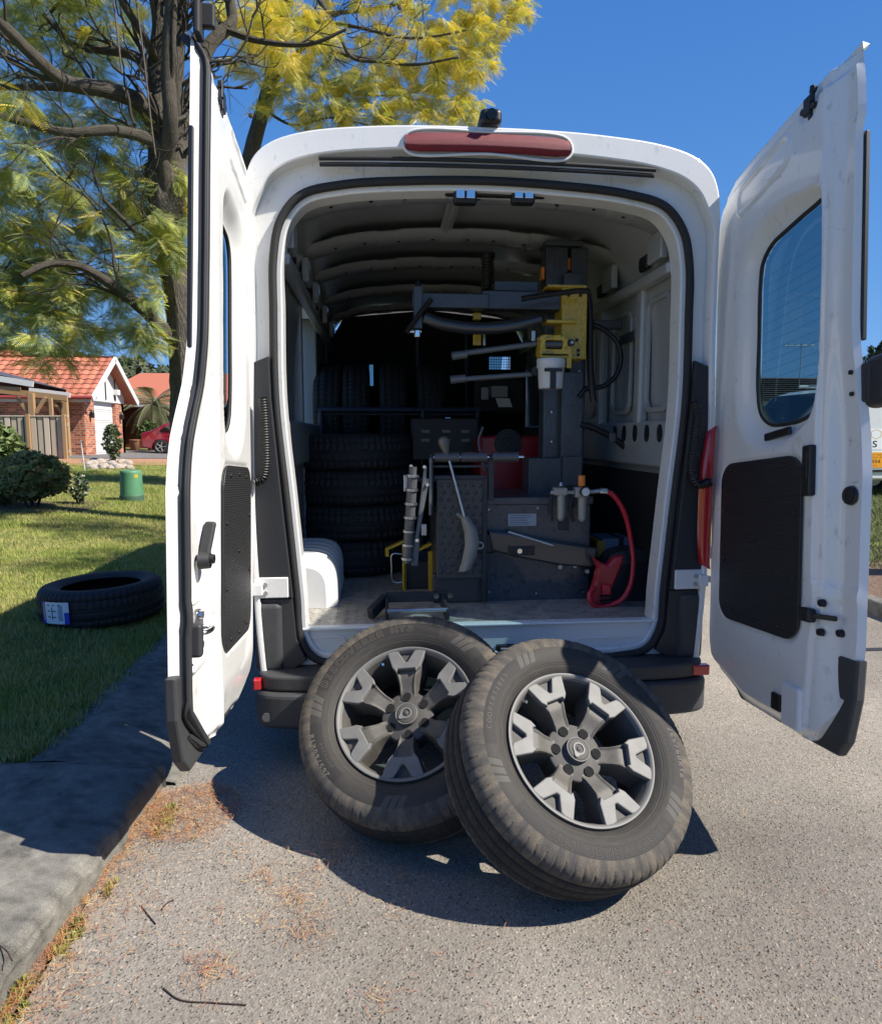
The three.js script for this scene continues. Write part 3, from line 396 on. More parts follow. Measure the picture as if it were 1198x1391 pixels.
function makeDoor(s, Mx) {
  SIDE = s; const d = new THREE.Group(); d.name = 'rear_door'; d.userData.label = s > 0 ? 'right rear door with tinted window and black trim panel' : 'left rear door with black rubber seal along its edge';
  Mx.premultiply(new THREE.Matrix4().makeTranslation(-van.position.x, 0, -van.position.z)); Mx.decompose(d.position, d.quaternion, d.scale); d.scale.x = s > 0 ? 1.126 : 1.12; van.add(d);
  const G = (u, v, t, g) => g.translate(mapU(u) * s, v - 0.5, t), mx = g => s > 0 ? g : g.scale(-1, 1, 1);
  const shell = obj('door_shell', [doorGeo(s, innerT, 120, 300, 0, WIN())], M.white, d);
  obj('outer_skin', [doorGeo(s, outerT, 60, 140, 0.012, WIN())], M.white, d);
  // closing edge all round between the two skins
  const rimPts = []; for (let i = 0; i <= 60; i++) { const u0 = i / 60 * WD; rimPts.push([u0, vBot(u0)]); } for (let j = 1; j < 80; j++) rimPts.push([WD, lerp(vBot(WD), vTop(WD), j / 80)]); for (let i = 60; i >= 0; i--) { const u0 = i / 60 * WD; rimPts.push([u0, vTop(u0)]); } for (let j = 79; j > 0; j--) rimPts.push([0, lerp(vBot(0), vTop(0), j / 80)]);
  const N = rimPts.length; obj('door_edge', [gridGeo(N, 2, (a, b) => { const q = rimPts[Math.round(a * N) % N], u = q[0] * uMax(q[1]) / WD, k = b; return [mapU(u * (1 + 0.012 * k)) * s, q[1] - 0.5, lerp(innerT(u, q[1]), outerT(u * 1.012, q[1]), k)]; })], M.white, d);
  // window pane, rubber surround, heater lines
  const wl = WIN().map(p => [mapU(p[0]) * s, p[1] - 0.5]);
  const grow = (k) => WIN().map(p => [mapU(0.47 + (p[0] - 0.47) * k) * s, 1.73 + (p[1] - 1.73) * k - 0.5]);
  const gp = new THREE.ShapeGeometry(shapeOf(grow(1.02))).translate(0, 0, -0.053);
  const pane = obj('window_pane', [gp], M.glassTint, d);
  obj('window_rubber', [tube(wl.map(p => V(p[0], p[1], -0.041)), 0.0075, 180, 8, true)], M.rubber, d);
  const lines = []; for (let k = 0; k < 15; k++) { const v = 1.43 + k * 0.036; lines.push(bar(V(mapU(0.29) * s, v - 0.5, -0.0515), V(mapU(s < 0 ? 0.555 : 0.655) * s, v - 0.5, -0.0515), 0.00045, 0.00045, 4)); }
  obj('heater_line', lines, std([0.02, 0.02, 0.02], 0.6), d).userData.kind = 'stuff';
  obj('glass_edge', [beam(V((mapU(uMax(1.6)) + 0.008) * s, 1.06, s < 0 ? -0.035 : -0.06), V((mapU(uMax(2)) + 0.006) * s, 1.69, s < 0 ? -0.035 : -0.06), 0.014, 0.014, 0.003)], M.black, d);
  // black trim panel with its studs
  const lp = rrect(trimBox[0], trimBox[1], trimBox[2], trimBox[3], trimBox[4], 10).map(p => [mapU(p[0]) * s, p[1] - 0.5]);
  const trim = obj('trim_panel', [extr(s > 0 ? lp : lp.slice().reverse(), 0.010, 0.003)], phys([0.02, 0.02, 0.021], 0.42, 0, { bumpMap: rep(T.ribbed, 4), bumpScale: 0.002 }), d); trim.position.z = -0.004;
  for (const [u, v] of [[0.22, 1.195], [0.36, 1.203], [0.52, 1.198], [0.15, 1.05], [0.59, 1.04], [0.15, 0.84], [0.59, 0.82], [0.22, 0.645], [0.37, 0.638], [0.52, 0.642], [0.37, 0.93]]) obj('stud', new THREE.SphereGeometry(0.008, 10, 6).scale(1, 1, 0.5).translate(mapU(u) * s, v - 0.5, 0.007), M.black, d);
  // lower black cladding outside and below
  const cl = [[0.65, 0.282], [0.775, 0.285], [0.82, 0.34], [0.86, 0.48], [0.87, 0.60], [0.05, 0.60], [0.03, 0.42], [0.2, 0.29]].map(p => [mapU(p[0]) * s, p[1] - 0.5 + (s < 0 ? 0.035 : 0)]);
  obj('cladding', [extr(s > 0 ? cl : cl.slice().reverse(), 0.035, 0.008).translate(0, 0, s < 0 ? -0.078 : -0.082)], M.bumper, d);
  // top catch
  const cz = innerT(0.61, 2.39) + 0.001;
  const ca = obj('top_catch', [G(0.605, 2.385, cz + 0.008, rbox(0, 0, 0, 0.036, 0.06, 0.018, 0.004)), G(0.615, 2.35, cz + 0.006, rbox(0, 0, 0, 0.016, 0.03, 0.014, 0.003)), G(0.63, 2.405, cz + 0.012, bar(V(0, -0.02, 0), V(0, 0.03, 0), 0.008, 0.008))], M.black, d);
  for (const [a, b] of [[0.58, 2.38], [0.638, 2.42], [0.637, 2.37], [0.628, 2.423]]) obj('bolt', G(a, b, cz + 0.006, bar(V(0, 0, 0), V(0, 0, 0.010), 0.011, 0.010, 12)), M.black, d);
  if (s > 0) {
    obj('pull_handle', [G(0.672, 1.175, 0.006, rbox(0, 0, 0, 0.045, 0.165, 0.024, 0.008)), G(0.674, 1.19, 0.019, rbox(0, 0, 0, 0.022, 0.09, 0.006, 0.003))], M.black, d);
    const z = innerT(0.818, 1.093); obj('grommet', [G(0.818, 1.093, z + 0.004, bar(V(0, 0, 0), V(0, 0, 0.008), 0.030, 0.027, 28)), G(0.818, 1.093, z + 0.011, new THREE.TorusGeometry(0.017, 0.003, 8, 24))], M.black, d);
    const ay = 0.712, zz = innerT(0.71, ay); obj('check_arm', [G(0.695, ay, zz + 0.022, rbox(0, 0, 0, 0.05, 0.045, 0.03, 0.008)), beam(V(0.69, ay - 0.5, zz + 0.022), V(0.765, ay - 0.498, innerT(0.78, ay) + 0.024), 0.014, 0.016)], M.black, d);
    for (const [u, v] of [[0.735, 0.755], [0.73, 0.662], [0.785, 0.668]]) obj('stud', G(u, v, innerT(u, v) + 0.004, bar(V(0, 0, -0.004), V(0, 0, 0.010), 0.013, 0.011, 14)), M.black, d);
    obj('contact_block', [G(0.495, 0.372, innerT(0.495, 0.372) + 0.008, rbox(0, 0, 0, 0.05, 0.06, 0.016, 0.006))], M.black, d);
    const cb = obj('corner_block', [G(0.60, 0.39, innerT(0.60, 0.39) + 0.002, rbox(0, 0, 0, 0.10, 0.15, 0.03, 0.014, 4))], M.white, d);
    obj('vent_slot', [new RoundedBoxGeometry(0.15, 0.028, 0.012, 2, 0.005).rotateZ(0.06).translate(0.455, 1.318 - 0.5, -0.016)], M.black, d);
    obj('outer_handle', [rbox(0.85, 1.43 - 0.5, -0.085, 0.10, 0.155, 0.06, 0.026, 5), rbox(0.815, 1.43 - 0.5, -0.065, 0.05, 0.12, 0.03, 0.01)], M.plastic, d);
    for (const v of [1.465, 1.40]) obj('bolt', G(0.825, v, innerT(0.825, v) + 0.002, bar(V(0, 0, 0), V(0, 0, 0.006), 0.007, 0.007, 12)), M.black, d);
  } else {
    // rubber seal round the free edge, with a fold at the top
    const path = []; for (let k = 0; k <= 60; k++) { const v = lerp(0.52, 2.46, k / 60); path.push([uMax(v) - 0.008, v]); } path.unshift([0.79, 0.435], [0.72, 0.365], [0.68, 0.345]);
    const strip = (o, w, h, lift) => gridGeo(path.length - 1, 6, (a, b) => { const q = path[Math.round(a * (path.length - 1))], t = innerT(q[0] - 0.01, q[1]), x = (b - 0.5) * 2; return [-(mapU(q[0]) + o + x * w), q[1] - 0.5, t + lift + h * (1 - x ** 4)]; });
    obj('edge_seal', [strip(-0.012, 0.025, 0.026, -0.006), strip(0.004, 0.010, 0.038, -0.016)], M.seal, d);
    obj('seal_lip', [tube(path.map(q => V(-(mapU(q[0]) + 0.010), q[1] - 0.5, innerT(q[0], q[1]) + 0.014)), 0.006, 120, 8)], M.rubber, d);
    obj('seal_fold', [rbox(-0.655, 2.50 - 0.5, -0.02, 0.05, 0.10, 0.02, 0.008).rotateX(0.0), rbox(-0.645, 2.52 - 0.5, 0.0, 0.02, 0.07, 0.05, 0.008)], M.rubber, d);
    const hz = innerT(0.76, 1.0) + 0.012;
    const hl = obj('release_lever', [beam(V(-0.622, 0.935 - 0.5, hz + 0.006), V(-0.585, 1.055 - 0.5, hz + 0.020), 0.038, 0.018, 0.009), G(0.735, 0.94, hz + 0.010, bar(V(0, 0, -0.012), V(0, 0, 0.02), 0.027, 0.024, 24))], M.plastic, d);
    obj('lever_pivot', G(0.735, 0.945, hz + 0.03, bar(V(0, 0, 0), V(0, 0, 0.012), 0.016, 0.014, 18)), M.black, d);
    const lz = innerT(0.75, 0.735) + 0.002;
    obj('latch_plate', [G(0.75, 0.735, lz + 0.006, new THREE.CylinderGeometry(0.055, 0.055, 0.012, 28).rotateX(Math.PI / 2).scale(0.85, 1.15, 1))], M.steel, d);
    obj('latch_bolt', [tube([[0.72, 0.735, 0.006], [0.725, 0.735, 0.04], [0.775, 0.735, 0.04], [0.78, 0.735, 0.006]].map(q => V(-mapU(q[0]), q[1] - 0.5, lz + q[2])), 0.008, 24, 8), G(0.75, 0.78, lz + 0.014, bar(V(0, 0, 0), V(0, 0, 0.01), 0.014, 0.012, 14)), G(0.75, 0.69, lz + 0.014, bar(V(0, 0, 0), V(0, 0, 0.01), 0.014, 0.012, 14))], M.chrome, d);
    obj('latch_pocket', [G(0.80, 0.72, innerT(0.80, 0.72) + 0.02, rbox(0, 0, 0, 0.03, 0.10, 0.05, 0.012))], M.seal, d);
    obj('shelf_rib', [G(0.745, 0.63, innerT(0.745, 0.63) + 0.004, rbox(0, 0, 0, 0.13, 0.03, 0.03, 0.012)), G(0.745, 0.82, innerT(0.745, 0.82) + 0.002, rbox(0, 0, 0, 0.13, 0.012, 0.014, 0.005))], M.white, d);
  }
  return d;
}
makeDoor(1, doorFrame(0.985, -1.7, -5.9, 87.4, 1));
makeDoor(-1, doorFrame(-0.925, 1.0, -3.9, 90.6, -1));

// ================================================================ THE TWO ALLOY WHEELS
const TR = 0.392, TW = 0.132;
function sidewallTex(bump) {
  return ctex(2048, 2048, (c, w) => {
    const R = w / 2, k = R / TR;   // metres to pixels
    c.fillStyle = bump ? '#808080' : '#3a3835'; c.fillRect(0, 0, w, w); c.translate(R, R);
    if (!bump) { for (let i = 0; i < 5200; i++) { const a = rnd() * 6.283, r = (0.25 + 0.14 * rnd()) * k, s = 4 + 26 * rnd() * rnd(); c.fillStyle = `rgba(${rnd() > 0.45 ? '112,98,78' : '24,24,25'},${0.03 + 0.05 * rnd()})`; c.save(); c.rotate(a); c.beginPath(); c.ellipse(r, 0, s * 0.5, s * 2, 0, 0, 7); c.fill(); c.restore(); } }
    const ringStroke = (r, lw, col) => { c.strokeStyle = col; c.lineWidth = lw; c.beginPath(); c.arc(0, 0, r * k, 0, 7); c.stroke(); };
    if (bump) { ringStroke(0.268, 5, '#b0b0b0'); ringStroke(0.276, 4, '#b0b0b0'); ringStroke(0.345, 5, '#a8a8a8'); }
    else { ringStroke(0.268, 4, 'rgba(110,105,98,.5)'); ringStroke(0.344, 3, 'rgba(95,93,90,.6)'); }
    // smooth dark band behind the name
    const band = (a0, a1) => { c.strokeStyle = bump ? '#8c8c8c' : 'rgba(40,39,38,0.7)'; c.lineWidth = 0.042 * k; c.beginPath(); c.arc(0, 0, 0.312 * k, a0, a1); c.stroke(); };
    const text = (str, mid, r, size, gap, fill, outline) => {
      c.font = `bold ${size}px sans-serif`; c.textAlign = 'center'; c.textBaseline = 'middle'; const n = str.length;
      for (let i = 0; i < n; i++) { const a = mid + (i - (n - 1) / 2) * gap; c.save(); c.rotate(a); c.translate(0, -r * k); c.scale(1.25, 1); if (outline) { c.lineWidth = 4.5; c.strokeStyle = bump ? '#ffffff' : 'rgba(118,114,106,.6)'; c.strokeText(str[i], 0, 0); } else { c.fillStyle = bump ? '#ffffff' : fill; c.fillText(str[i], 0, 0); } c.restore(); }
    };
    const chev = (mid, dir) => { for (let q = 0; q < 3; q++) { c.save(); c.rotate(mid + q * 0.082 * dir); c.fillStyle = bump ? '#e8e8e8' : 'rgba(112,110,104,.55)'; c.beginPath(); const a = 0.292 * k, b = 0.343 * k, wd = 0.0105 * k, sk = 0.022 * k * dir; c.moveTo(-wd, -a); c.lineTo(wd, -a); c.lineTo(wd + sk, -b); c.lineTo(-wd + sk, -b); c.fill(); c.restore(); } };
    band(-Math.PI / 2 - 0.78, -Math.PI / 2 + 0.92);
    text('DISCOVERER', -0.26, 0.312, 92, 0.098, '', true); text('HT3', 0.46, 0.312, 92, 0.098, '', true);
    chev(1.14, 1); chev(-1.08, 1);
    band(2.0 - Math.PI / 2 - 0.5, 2.0 - Math.PI / 2 + 0.5); band(4.75 - Math.PI / 2 - 0.36, 4.75 - Math.PI / 2 + 0.36);
    text('COOPERTIRES', 1.98, 0.312, 56, 0.062, 'rgba(118,114,106,.6)'); text('265/60R18', 4.74, 0.326, 56, 0.058, 'rgba(140,138,132,.75)'); text('OUTSIDE', 4.7, 0.298, 40, 0.05, 'rgba(106,102,96,.5)');
    chev(2.52, 1); chev(3.6, 1);
  }, !bump);
}
function makeWheel(name, label, C, n, spin, ts) {
  const g = thing(name, label, 'wheel', V(0, 0, 0), 0);
  const e1 = V(0, 1, 0).cross(n).normalize(), e2 = n.clone().cross(e1);
  const q = new THREE.Quaternion().setFromRotationMatrix(new THREE.Matrix4().makeBasis(e1, e2, n));
  // the group stands at the contact point; children hold the wheel about its centre
  const foot = C.clone().addScaledVector(e2, -TR * 0.97).addScaledVector(n, -0.09); g.position.set(C.x, 0.0, foot.z);
  g.quaternion.copy(q.clone().multiply(new THREE.Quaternion().setFromAxisAngle(V(0, 0, 1), spin)));
  const off = C.clone().sub(g.position).applyQuaternion(g.quaternion.clone().invert());
  const at = ge => ge.translate(off.x, off.y, off.z);
  // tread: four ring grooves, sipes cut across the ribs and notched, dustier shoulders
  const pf = [[-0.131, 0.315], [-0.130, 0.338], [-0.124, 0.356], [-0.116, 0.368], [-0.110, 0.374], [-0.103, 0.379], [-0.094, 0.383], [-0.083, 0.386], [-0.076, 0.3872], [-0.0745, 0.376], [-0.064, 0.376], [-0.0625, 0.3885], [-0.048, 0.3905], [-0.032, 0.3912], [-0.0305, 0.380], [-0.0205, 0.380], [-0.019, 0.3915], [0, 0.392]];
  const prof = [...pf, ...pf.slice(0, -1).reverse().map(p => [-p[0], p[1]])], NS = 560, L = 78;
  const band = (i0, i1) => gridGeo(NS, i1 - i0, (a, b) => {
    const i = i0 + Math.round(b * (i1 - i0)), [z, r0] = prof[i], th = a * Math.PI * 2, ph = (a * L + (z > 0 ? 0.5 : 0) + Math.abs(z) * 1.6) % 1; let r = r0;
    const sh = Math.abs(z); if (sh > 0.078 && sh < 0.122 && ph < 0.13) r -= 0.005; else if (sh > 0.034 && sh < 0.060 && ph < 0.12) r -= 0.004; else if (sh < 0.015 && (ph + 0.3) % 1 < 0.12) r -= 0.004;
    return [Math.cos(th) * r, Math.sin(th) * r, z, a * 6, z * 2.4 + 0.5];
  }, true);
  const n0 = prof.length - 1, ty = obj('tyre', at(band(9, n0 - 9)), M.tread, g);
  obj('shoulder', at(band(0, 9)), M.shoulder, ty); obj('shoulder', at(band(n0 - 9, n0)), M.shoulder, ty);
  const ring = (r0, z0, r1, z1, r2, z2) => { const pts = []; for (let i = 0; i <= 14; i++) { const t = i / 14, u = 1 - t; pts.push([u * u * r0 + 2 * u * t * r1 + t * t * r2, u * u * z0 + 2 * u * t * z1 + t * t * z2]); } return pts; };
  for (const s of [1, -1]) {
    const sp = ring(0.243, 0.098, 0.29, 0.150, 0.358, 0.1225), sw = gridGeo(240, 14, (a, b) => { const [r, z] = sp[Math.round(b * 14)], th = a * Math.PI * 2, x = Math.cos(th) * r, y = Math.sin(th) * r; return [x, y, z * s, 0.5 + x / (2 * TR), 0.5 + y / (2 * TR)]; }, s < 0);
    obj('sidewall', at(sw.rotateZ(ts - spin)), s > 0 ? M.sidewall : M.rubber, ty);
  }
  // rim barrel, lip
  const lathe = (pts, n2 = 96) => new THREE.LatheGeometry(pts.map(p => new THREE.Vector2(p[0], p[1])), n2).rotateX(Math.PI / 2);
  obj('rim', at(lathe([[0.244, -0.10], [0.246, -0.108], [0.236, -0.112], [0.228, -0.10], [0.215, -0.06], [0.212, 0.03], [0.217, 0.075], [0.226, 0.092], [0.232, 0.105], [0.240, 0.113], [0.2455, 0.110], [0.2455, 0.100]])), M.alloyDark, g);
  obj('rim_lip', at(lathe([[0.227, 0.0955], [0.231, 0.107], [0.238, 0.1135], [0.2435, 0.1125]])), M.alloyCut, g);
  // six Y spokes: a low painted stem and a cut face that forks at the rim
  for (let k = 0; k < 6; k++) {
    const R = ge => at(ge.rotateZ(k * Math.PI / 3));
    const stem = gridGeo(20, 24, (u, v) => { const r = lerp(0.045, 0.219, v), w = pl([[0.045, 0.042], [0.085, 0.033], [0.11, 0.034], [0.135, 0.040], [0.16, 0.051], [0.219, 0.070]], r), x = (u - 0.5) * 2, ed = 1 - Math.abs(x) ** 14; return [r, x * w, pl([[0.045, 0.060], [0.075, 0.062], [0.10, 0.070], [0.135, 0.086], [0.16, 0.0885], [0.219, 0.090]], r) + 0.009 * sst(0.55, 0.85, Math.abs(x)) * sst(0.07, 0.09, r) * sst(0.165, 0.145, r) - 0.075 * (1 - ed)]; }, true);
    const sp = obj('spoke', R(stem), M.alloyStem, g);
    const face = [[0.150, 0.036], [0.160, 0.031], [0.160, -0.031], [0.150, -0.036], [0.166, -0.051], [0.226, -0.072], [0.231, -0.046], [0.229, -0.031], [0.186, -0.004], [0.186, 0.004], [0.229, 0.031], [0.231, 0.046], [0.226, 0.072], [0.166, 0.051]];
    const fg = extr(face.slice().reverse(), 0.020, 0.0035).translate(0, 0, 0.0905); { const p = fg.attributes.position; for (let i = 0; i < p.count; i++) p.setZ(i, p.getZ(i) - 0.055 * (0.23 - p.getX(i)) ** 1 * 0.45); fg.computeVertexNormals(); }
    obj('spoke_face', R(fg), M.alloyCut, sp);
    const web = [[0.181, 0.006], [0.228, 0.034], [0.228, -0.034], [0.181, -0.006]]; obj('fork_web', R(extr(web.slice().reverse(), 0.05, 0.003).translate(0, 0, 0.042)), M.alloyDark, sp);
  }
  const hub = obj('hub', at(lathe([[0.0, 0.066], [0.040, 0.068], [0.046, 0.064], [0.088, 0.060], [0.094, 0.050], [0.092, -0.02], [0.05, -0.04], [0, -0.04]])), M.alloyDark, g);
  const cap = obj('hub_cap', at(lathe([[0, 0.086], [0.028, 0.085], [0.036, 0.082], [0.0405, 0.076], [0.042, 0.064]])), M.alloyDark, g);
  obj('cap_ring', at(new THREE.TorusGeometry(0.0375, 0.0022, 8, 48).translate(0, 0, 0.0812)), M.alloyCut, cap);
  // emblem: a round ring drawn out to a point, with a ball in it
  const tear = []; for (let i = 0; i < 48; i++) { const a = i / 48 * Math.PI * 2, r = 0.0205 + 0.011 * Math.pow(Math.max(0, Math.cos(a - 2.2)), 14); tear.push([Math.cos(a) * r, Math.sin(a) * r]); }
  const th = []; for (let i = 47; i >= 0; i--) { const a = i / 48 * Math.PI * 2; th.push([Math.cos(a) * 0.0145, Math.sin(a) * 0.0145]); }
  obj('emblem', at(extr(tear, 0.004, 0.001, [th]).translate(0, 0, 0.0845)), M.alloyCut, cap);
  obj('emblem', at(new THREE.SphereGeometry(0.0085, 20, 12).scale(1, 1, 0.5).translate(0, 0, 0.086)), M.alloyDark, cap);
  for (let k = 0; k < 6; k++) {
    const a = k * Math.PI / 3 + 0.06, x = Math.cos(a) * 0.0695, y = Math.sin(a) * 0.0695;
    const pk = obj('lug_hole', at(new THREE.CylinderGeometry(0.0165, 0.014, 0.012, 24, 1, true).rotateX(Math.PI / 2).translate(x, y, 0.0605)), M.alloyCut, hub);
    obj('bore', at(new THREE.CylinderGeometry(0.0150, 0.0150, 0.004, 24).rotateX(Math.PI / 2).translate(x, y, 0.0635)), M.bore, hub);
  }
  obj('valve', at(bar(V(0.205, 0.095, 0.07), V(0.19, 0.09, 0.095), 0.006, 0.005, 10)), M.chrome, g);
  return g;
}
M.sidewall = std([0.66, 0.64, 0.62], 0.75, 0, { map: sidewallTex(false), bumpMap: sidewallTex(true), bumpScale: 0.0035 });
M.tread = std(0.75, 0.95, 0, { map: T.dust }); M.shoulder = std(1, 0.95, 0, { map: T.dust2, bumpMap: rep(T.noiseH, 4), bumpScale: 0.0006 });
M.bore = std(0.006, 1);
M.alloyDark = phys([0.075, 0.07, 0.063], 0.7, 0, { map: rep(T.grain, 2) });
M.alloyStem = phys([0.092, 0.085, 0.073], 0.6, 0, { map: rep(T.grain, 2) });
M.alloyCut = phys([0.185, 0.181, 0.172], 0.62, 0.1, { map: rep(T.grain, 3) });
const nrm = (el, az) => V(Math.cos(el * RAD) * Math.sin(az * RAD), Math.sin(el * RAD), Math.cos(el * RAD) * Math.cos(az * RAD));
makeWheel('alloy_wheel', 'dusty six-spoke alloy wheel and tyre leaning behind the other, against the bumper', V(-0.31, 0.337, 0.43), nrm(45.6, -19.2), 1.75, 0.68);
makeWheel('alloy_wheel', 'nearest six-spoke alloy wheel and tyre, half in shade, leaning on the wheel behind', V(0.172, 0.334, 0.748), nrm(45.8, 20.1), 1.72, 2.88);
// ================================================================ TYRE CHANGER AND CARGO
const FL = 0.552;
{
  const Z = -0.47, g = thing('tyre_changer', 'grey tyre changer with yellow carriage on its tall post, bolted inside the van', 'tyre changer', V(0.25, FL, Z - 0.3));
  const W = (n, ge, m, l) => wobj(n, Array.isArray(ge) ? ge : [ge], m, g, l);
  const cab = W('cabinet', [pbox(655, 682, 800, 816, Z, 0.50, 0.012), pbox(592, 700, 660, 816, Z - 0.03, 0.4, 0.01)], M.grey);
  const tp = P(655, 682, 2, Z);
  W('cabinet_top', pbox(650, 676, 806, 685, Z + 0.006, 0.52, 0.006), M.grey);
  // data sticker: lines of small print
  const st = ctex(256, 128, (c, w, h) => { c.fillStyle = '#9aa2aa'; c.fillRect(0, 0, w, h); c.fillStyle = '#2c333b'; for (let i = 0; i < 6; i++) c.fillRect(16, 16 + i * 18, 70 + 140 * rnd(), 5); });
  { const a = P(690, 698, 2, Z), b = P(728, 714, 2, Z); W('data_plate', gridGeo(1, 1, (u, v) => [lerp(a.x, b.x, u), lerp(b.y, a.y, v), Z + 0.003, u, v]), std(1, 0.5, 0, { map: st })); }
  { const a = P(758, 702, 2, Z), b = P(772, 720, 2, Z); W('switch_plate', rbox((a.x + b.x) / 2, (a.y + b.y) / 2, Z, b.x - a.x, a.y - b.y, 0.012, 0.003), M.darkgrey); }
  for (const [x, y] of [[664, 692], [664, 804], [792, 692], [792, 804], [728, 806], [730, 690], [600, 806], [654, 806]]) { const q = P(x, y, 2, Z); W('panel_screw', bar(V(q.x, q.y, Z - 0.002), V(q.x, q.y, Z + 0.004), 0.006, 0.005, 8), M.zinc); }
  for (const y of [420, 505, 560, 600]) for (const x of [748, 786]) { const q = P(x, y, 2, -0.75); W('post_bolt', bar(V(q.x, q.y, -0.765), V(q.x, q.y, -0.738), 0.008, 0.007, 6), M.zinc); }
  W('base_skirt', pbox(606, 812, 800, 826, Z - 0.02, 0.45, 0.004), M.black);
  // studded rubber plate for the tyre to lie against
  const zp = Z + 0.055, plate = W('bead_plate', [pbox(593, 650, 658, 786, zp, 0.03, 0.008), pbox(588, 780, 662, 818, zp - 0.03, 0.05, 0.01)], M.rubberPlate = std([0.06, 0.058, 0.055], 0.55));
  for (let j = 0; j < 13; j++) for (let i = 0; i < 6; i++) { const q = P(599 + i * 10.6 + (j & 1) * 4, 659 + j * 9.8, 2, zp); if (q.x > P(655, 700, 2, zp).x) continue; obj('rubber_stud', new THREE.SphereGeometry(0.0105, 8, 5).scale(1, 1, 0.6).translate(q.x - g.position.x, q.y - FL, zp - g.position.z), M.rubberPlate, plate); }
  W('plate_rail', [pbox(656, 648, 661, 818, zp + 0.01, 0.03, 0.003), pbox(590, 646, 660, 651, zp + 0.01, 0.04, 0.003)], M.darkgrey);
  // horizontal roller over the plate
  { const y = P(650, 621, 2, zp).y, x = q => P(q, 621, 2, zp).x; W('roller', [bar(V(x(590), y, zp), V(x(624), y, zp), 0.024), bar(V(x(626), y, zp), V(x(661), y, zp), 0.024), bar(V(x(668), y, zp), V(x(703), y, zp), 0.024)], M.roller = std([0.10, 0.10, 0.105], 0.4, 0.3)); W('roller_axle', [bar(V(x(586), y, zp), V(x(711), y, zp), 0.008)], M.chrome); W('roller_bracket', [pbox(664, 619, 671, 680, zp + 0.008, 0.02, 0.003), pbox(584, 618, 589, 690, zp + 0.012, 0.02, 0.003), pbox(586, 632, 668, 635, zp + 0.006, 0.01, 0.002)], M.darkgrey); }
  // upright ladder of steel rollers on the left
  { const zr = Z + 0.10, a = P(561, 634, 2, zr), b = P(553, 765, 2, zr); W('roller_post', bar(b, a, 0.018), M.roller); for (let k = 0; k < 7; k++) { const c = b.clone().lerp(a, (k + 0.25) / 7), d = b.clone().lerp(a, (k + 0.42) / 7); W('steel_roller', bar(c, d, 0.030, 0.030, 18), M.steel); const e = b.clone().lerp(a, (k + 0.46) / 7), f = b.clone().lerp(a, (k + 0.22 + 1) / 7); if (k < 6) W('black_roller', bar(e, f, 0.0235, 0.0235, 16), M.roller); }
    const L = (x, y) => P(x, y, 2, zr - 0.02); W('side_arm', [beam(L(578, 634), L(570, 700), 0.016, 0.034), beam(L(580, 650), L(565, 735), 0.02, 0.026), beam(L(566, 730), L(563, 768), 0.03, 0.03), beam(L(585, 622), L(584, 700), 0.014, 0.02)], M.steelGrey = std([0.14, 0.15, 0.16], 0.5, 0.4)); W('guide_plate', [pbox(548, 645, 554, 668, zr, 0.01), pbox(572, 712, 580, 728, zr, 0.01)], M.steel);
    for (const [x, y] of [[580, 658], [566, 733], [558, 633], [576, 634]]) { const c = L(x, y); W('pivot_bolt', bar(V(c.x, c.y, c.z), V(c.x, c.y, c.z + 0.026), 0.009, 0.008, 10), M.chrome); } }
  // foot pedals frame on the floor
  { const zf = -0.16, F = (x, y, z = zf) => P(x, y, 2, z); const a = F(503, 838), b = F(524, 812), c = F(612, 812); W('pedal_frame', [beam(V(a.x, FL + 0.03, zf), V(b.x, FL + 0.07, zf - 0.12), 0.03, 0.05), beam(V(b.x, FL + 0.075, zf - 0.12), V(c.x, FL + 0.075, zf - 0.12), 0.02, 0.045), beam(V(F(526, 840).x, FL + 0.02, zf), V(F(526, 840).x, FL + 0.06, zf - 0.12), 0.014, 0.06), beam(V(F(608, 840).x, FL + 0.02, zf + 0.02), V(F(604, 840).x, FL + 0.06, zf - 0.12), 0.016, 0.06)], M.darkgrey); W('pedal_rod', bar(V(F(526, 840).x, FL + 0.045, zf + 0.01), V(F(608, 840).x, FL + 0.045, zf + 0.01), 0.011, 0.011, 14), M.steel); for (const x of [595, 614]) { const q = F(x, 811); W('pedal_bolt', bar(V(q.x, FL + 0.085, zf - 0.11), V(q.x, FL + 0.085, zf - 0.085), 0.014, 0.012, 12), M.chrome); } }
  // bead breaker arm across the cabinet
  { const za = Z + 0.07, arm = [[664, 722], [690, 724], [750, 735], [812, 745], [808, 772], [760, 768], [700, 757], [668, 748]].map(p => { const q = P(p[0], p[1], 2, za); return [q.x, q.y]; }); W('breaker_arm', extr(arm, 0.07, 0.01).translate(0, 0, za - 0.07), M.gloss = phys([0.03, 0.035, 0.042], 0.28, 0.2, { clearcoat: 0.6 })); const q = P(705, 748, 2, za); W('arm_slot', rbox(q.x + 0.01, q.y, za, 0.13, 0.045, 0.008, 0.004), M.black); W('arm_bolt', bar(V(q.x, q.y, za), V(q.x, q.y, za + 0.016), 0.015, 0.013, 6), M.chrome); W('arm_pivot', [pbox(645, 726, 672, 752, za - 0.01, 0.05, 0.01)], M.black); const e = P(652, 741, 2, za); W('pivot_ring', new THREE.TorusGeometry(0.015, 0.005, 8, 20).translate(e.x, e.y, za), M.steel); for (const [x, y] of [[760, 770], [780, 768], [797, 776]]) { const c = P(x, y, 2, za - 0.02); W('arm_nut', bar(V(c.x, c.y, za - 0.03), V(c.x, c.y, za - 0.01), 0.011, 0.011, 6), M.zinc); } W('arm_cover', beam(P(690, 722, 2, za - 0.02), P(752, 741, 2, za + 0.01), 0.03, 0.012), M.steel); }
  // tall post: fixed column, sliding column, yellow carriage
  const zc = -0.70;
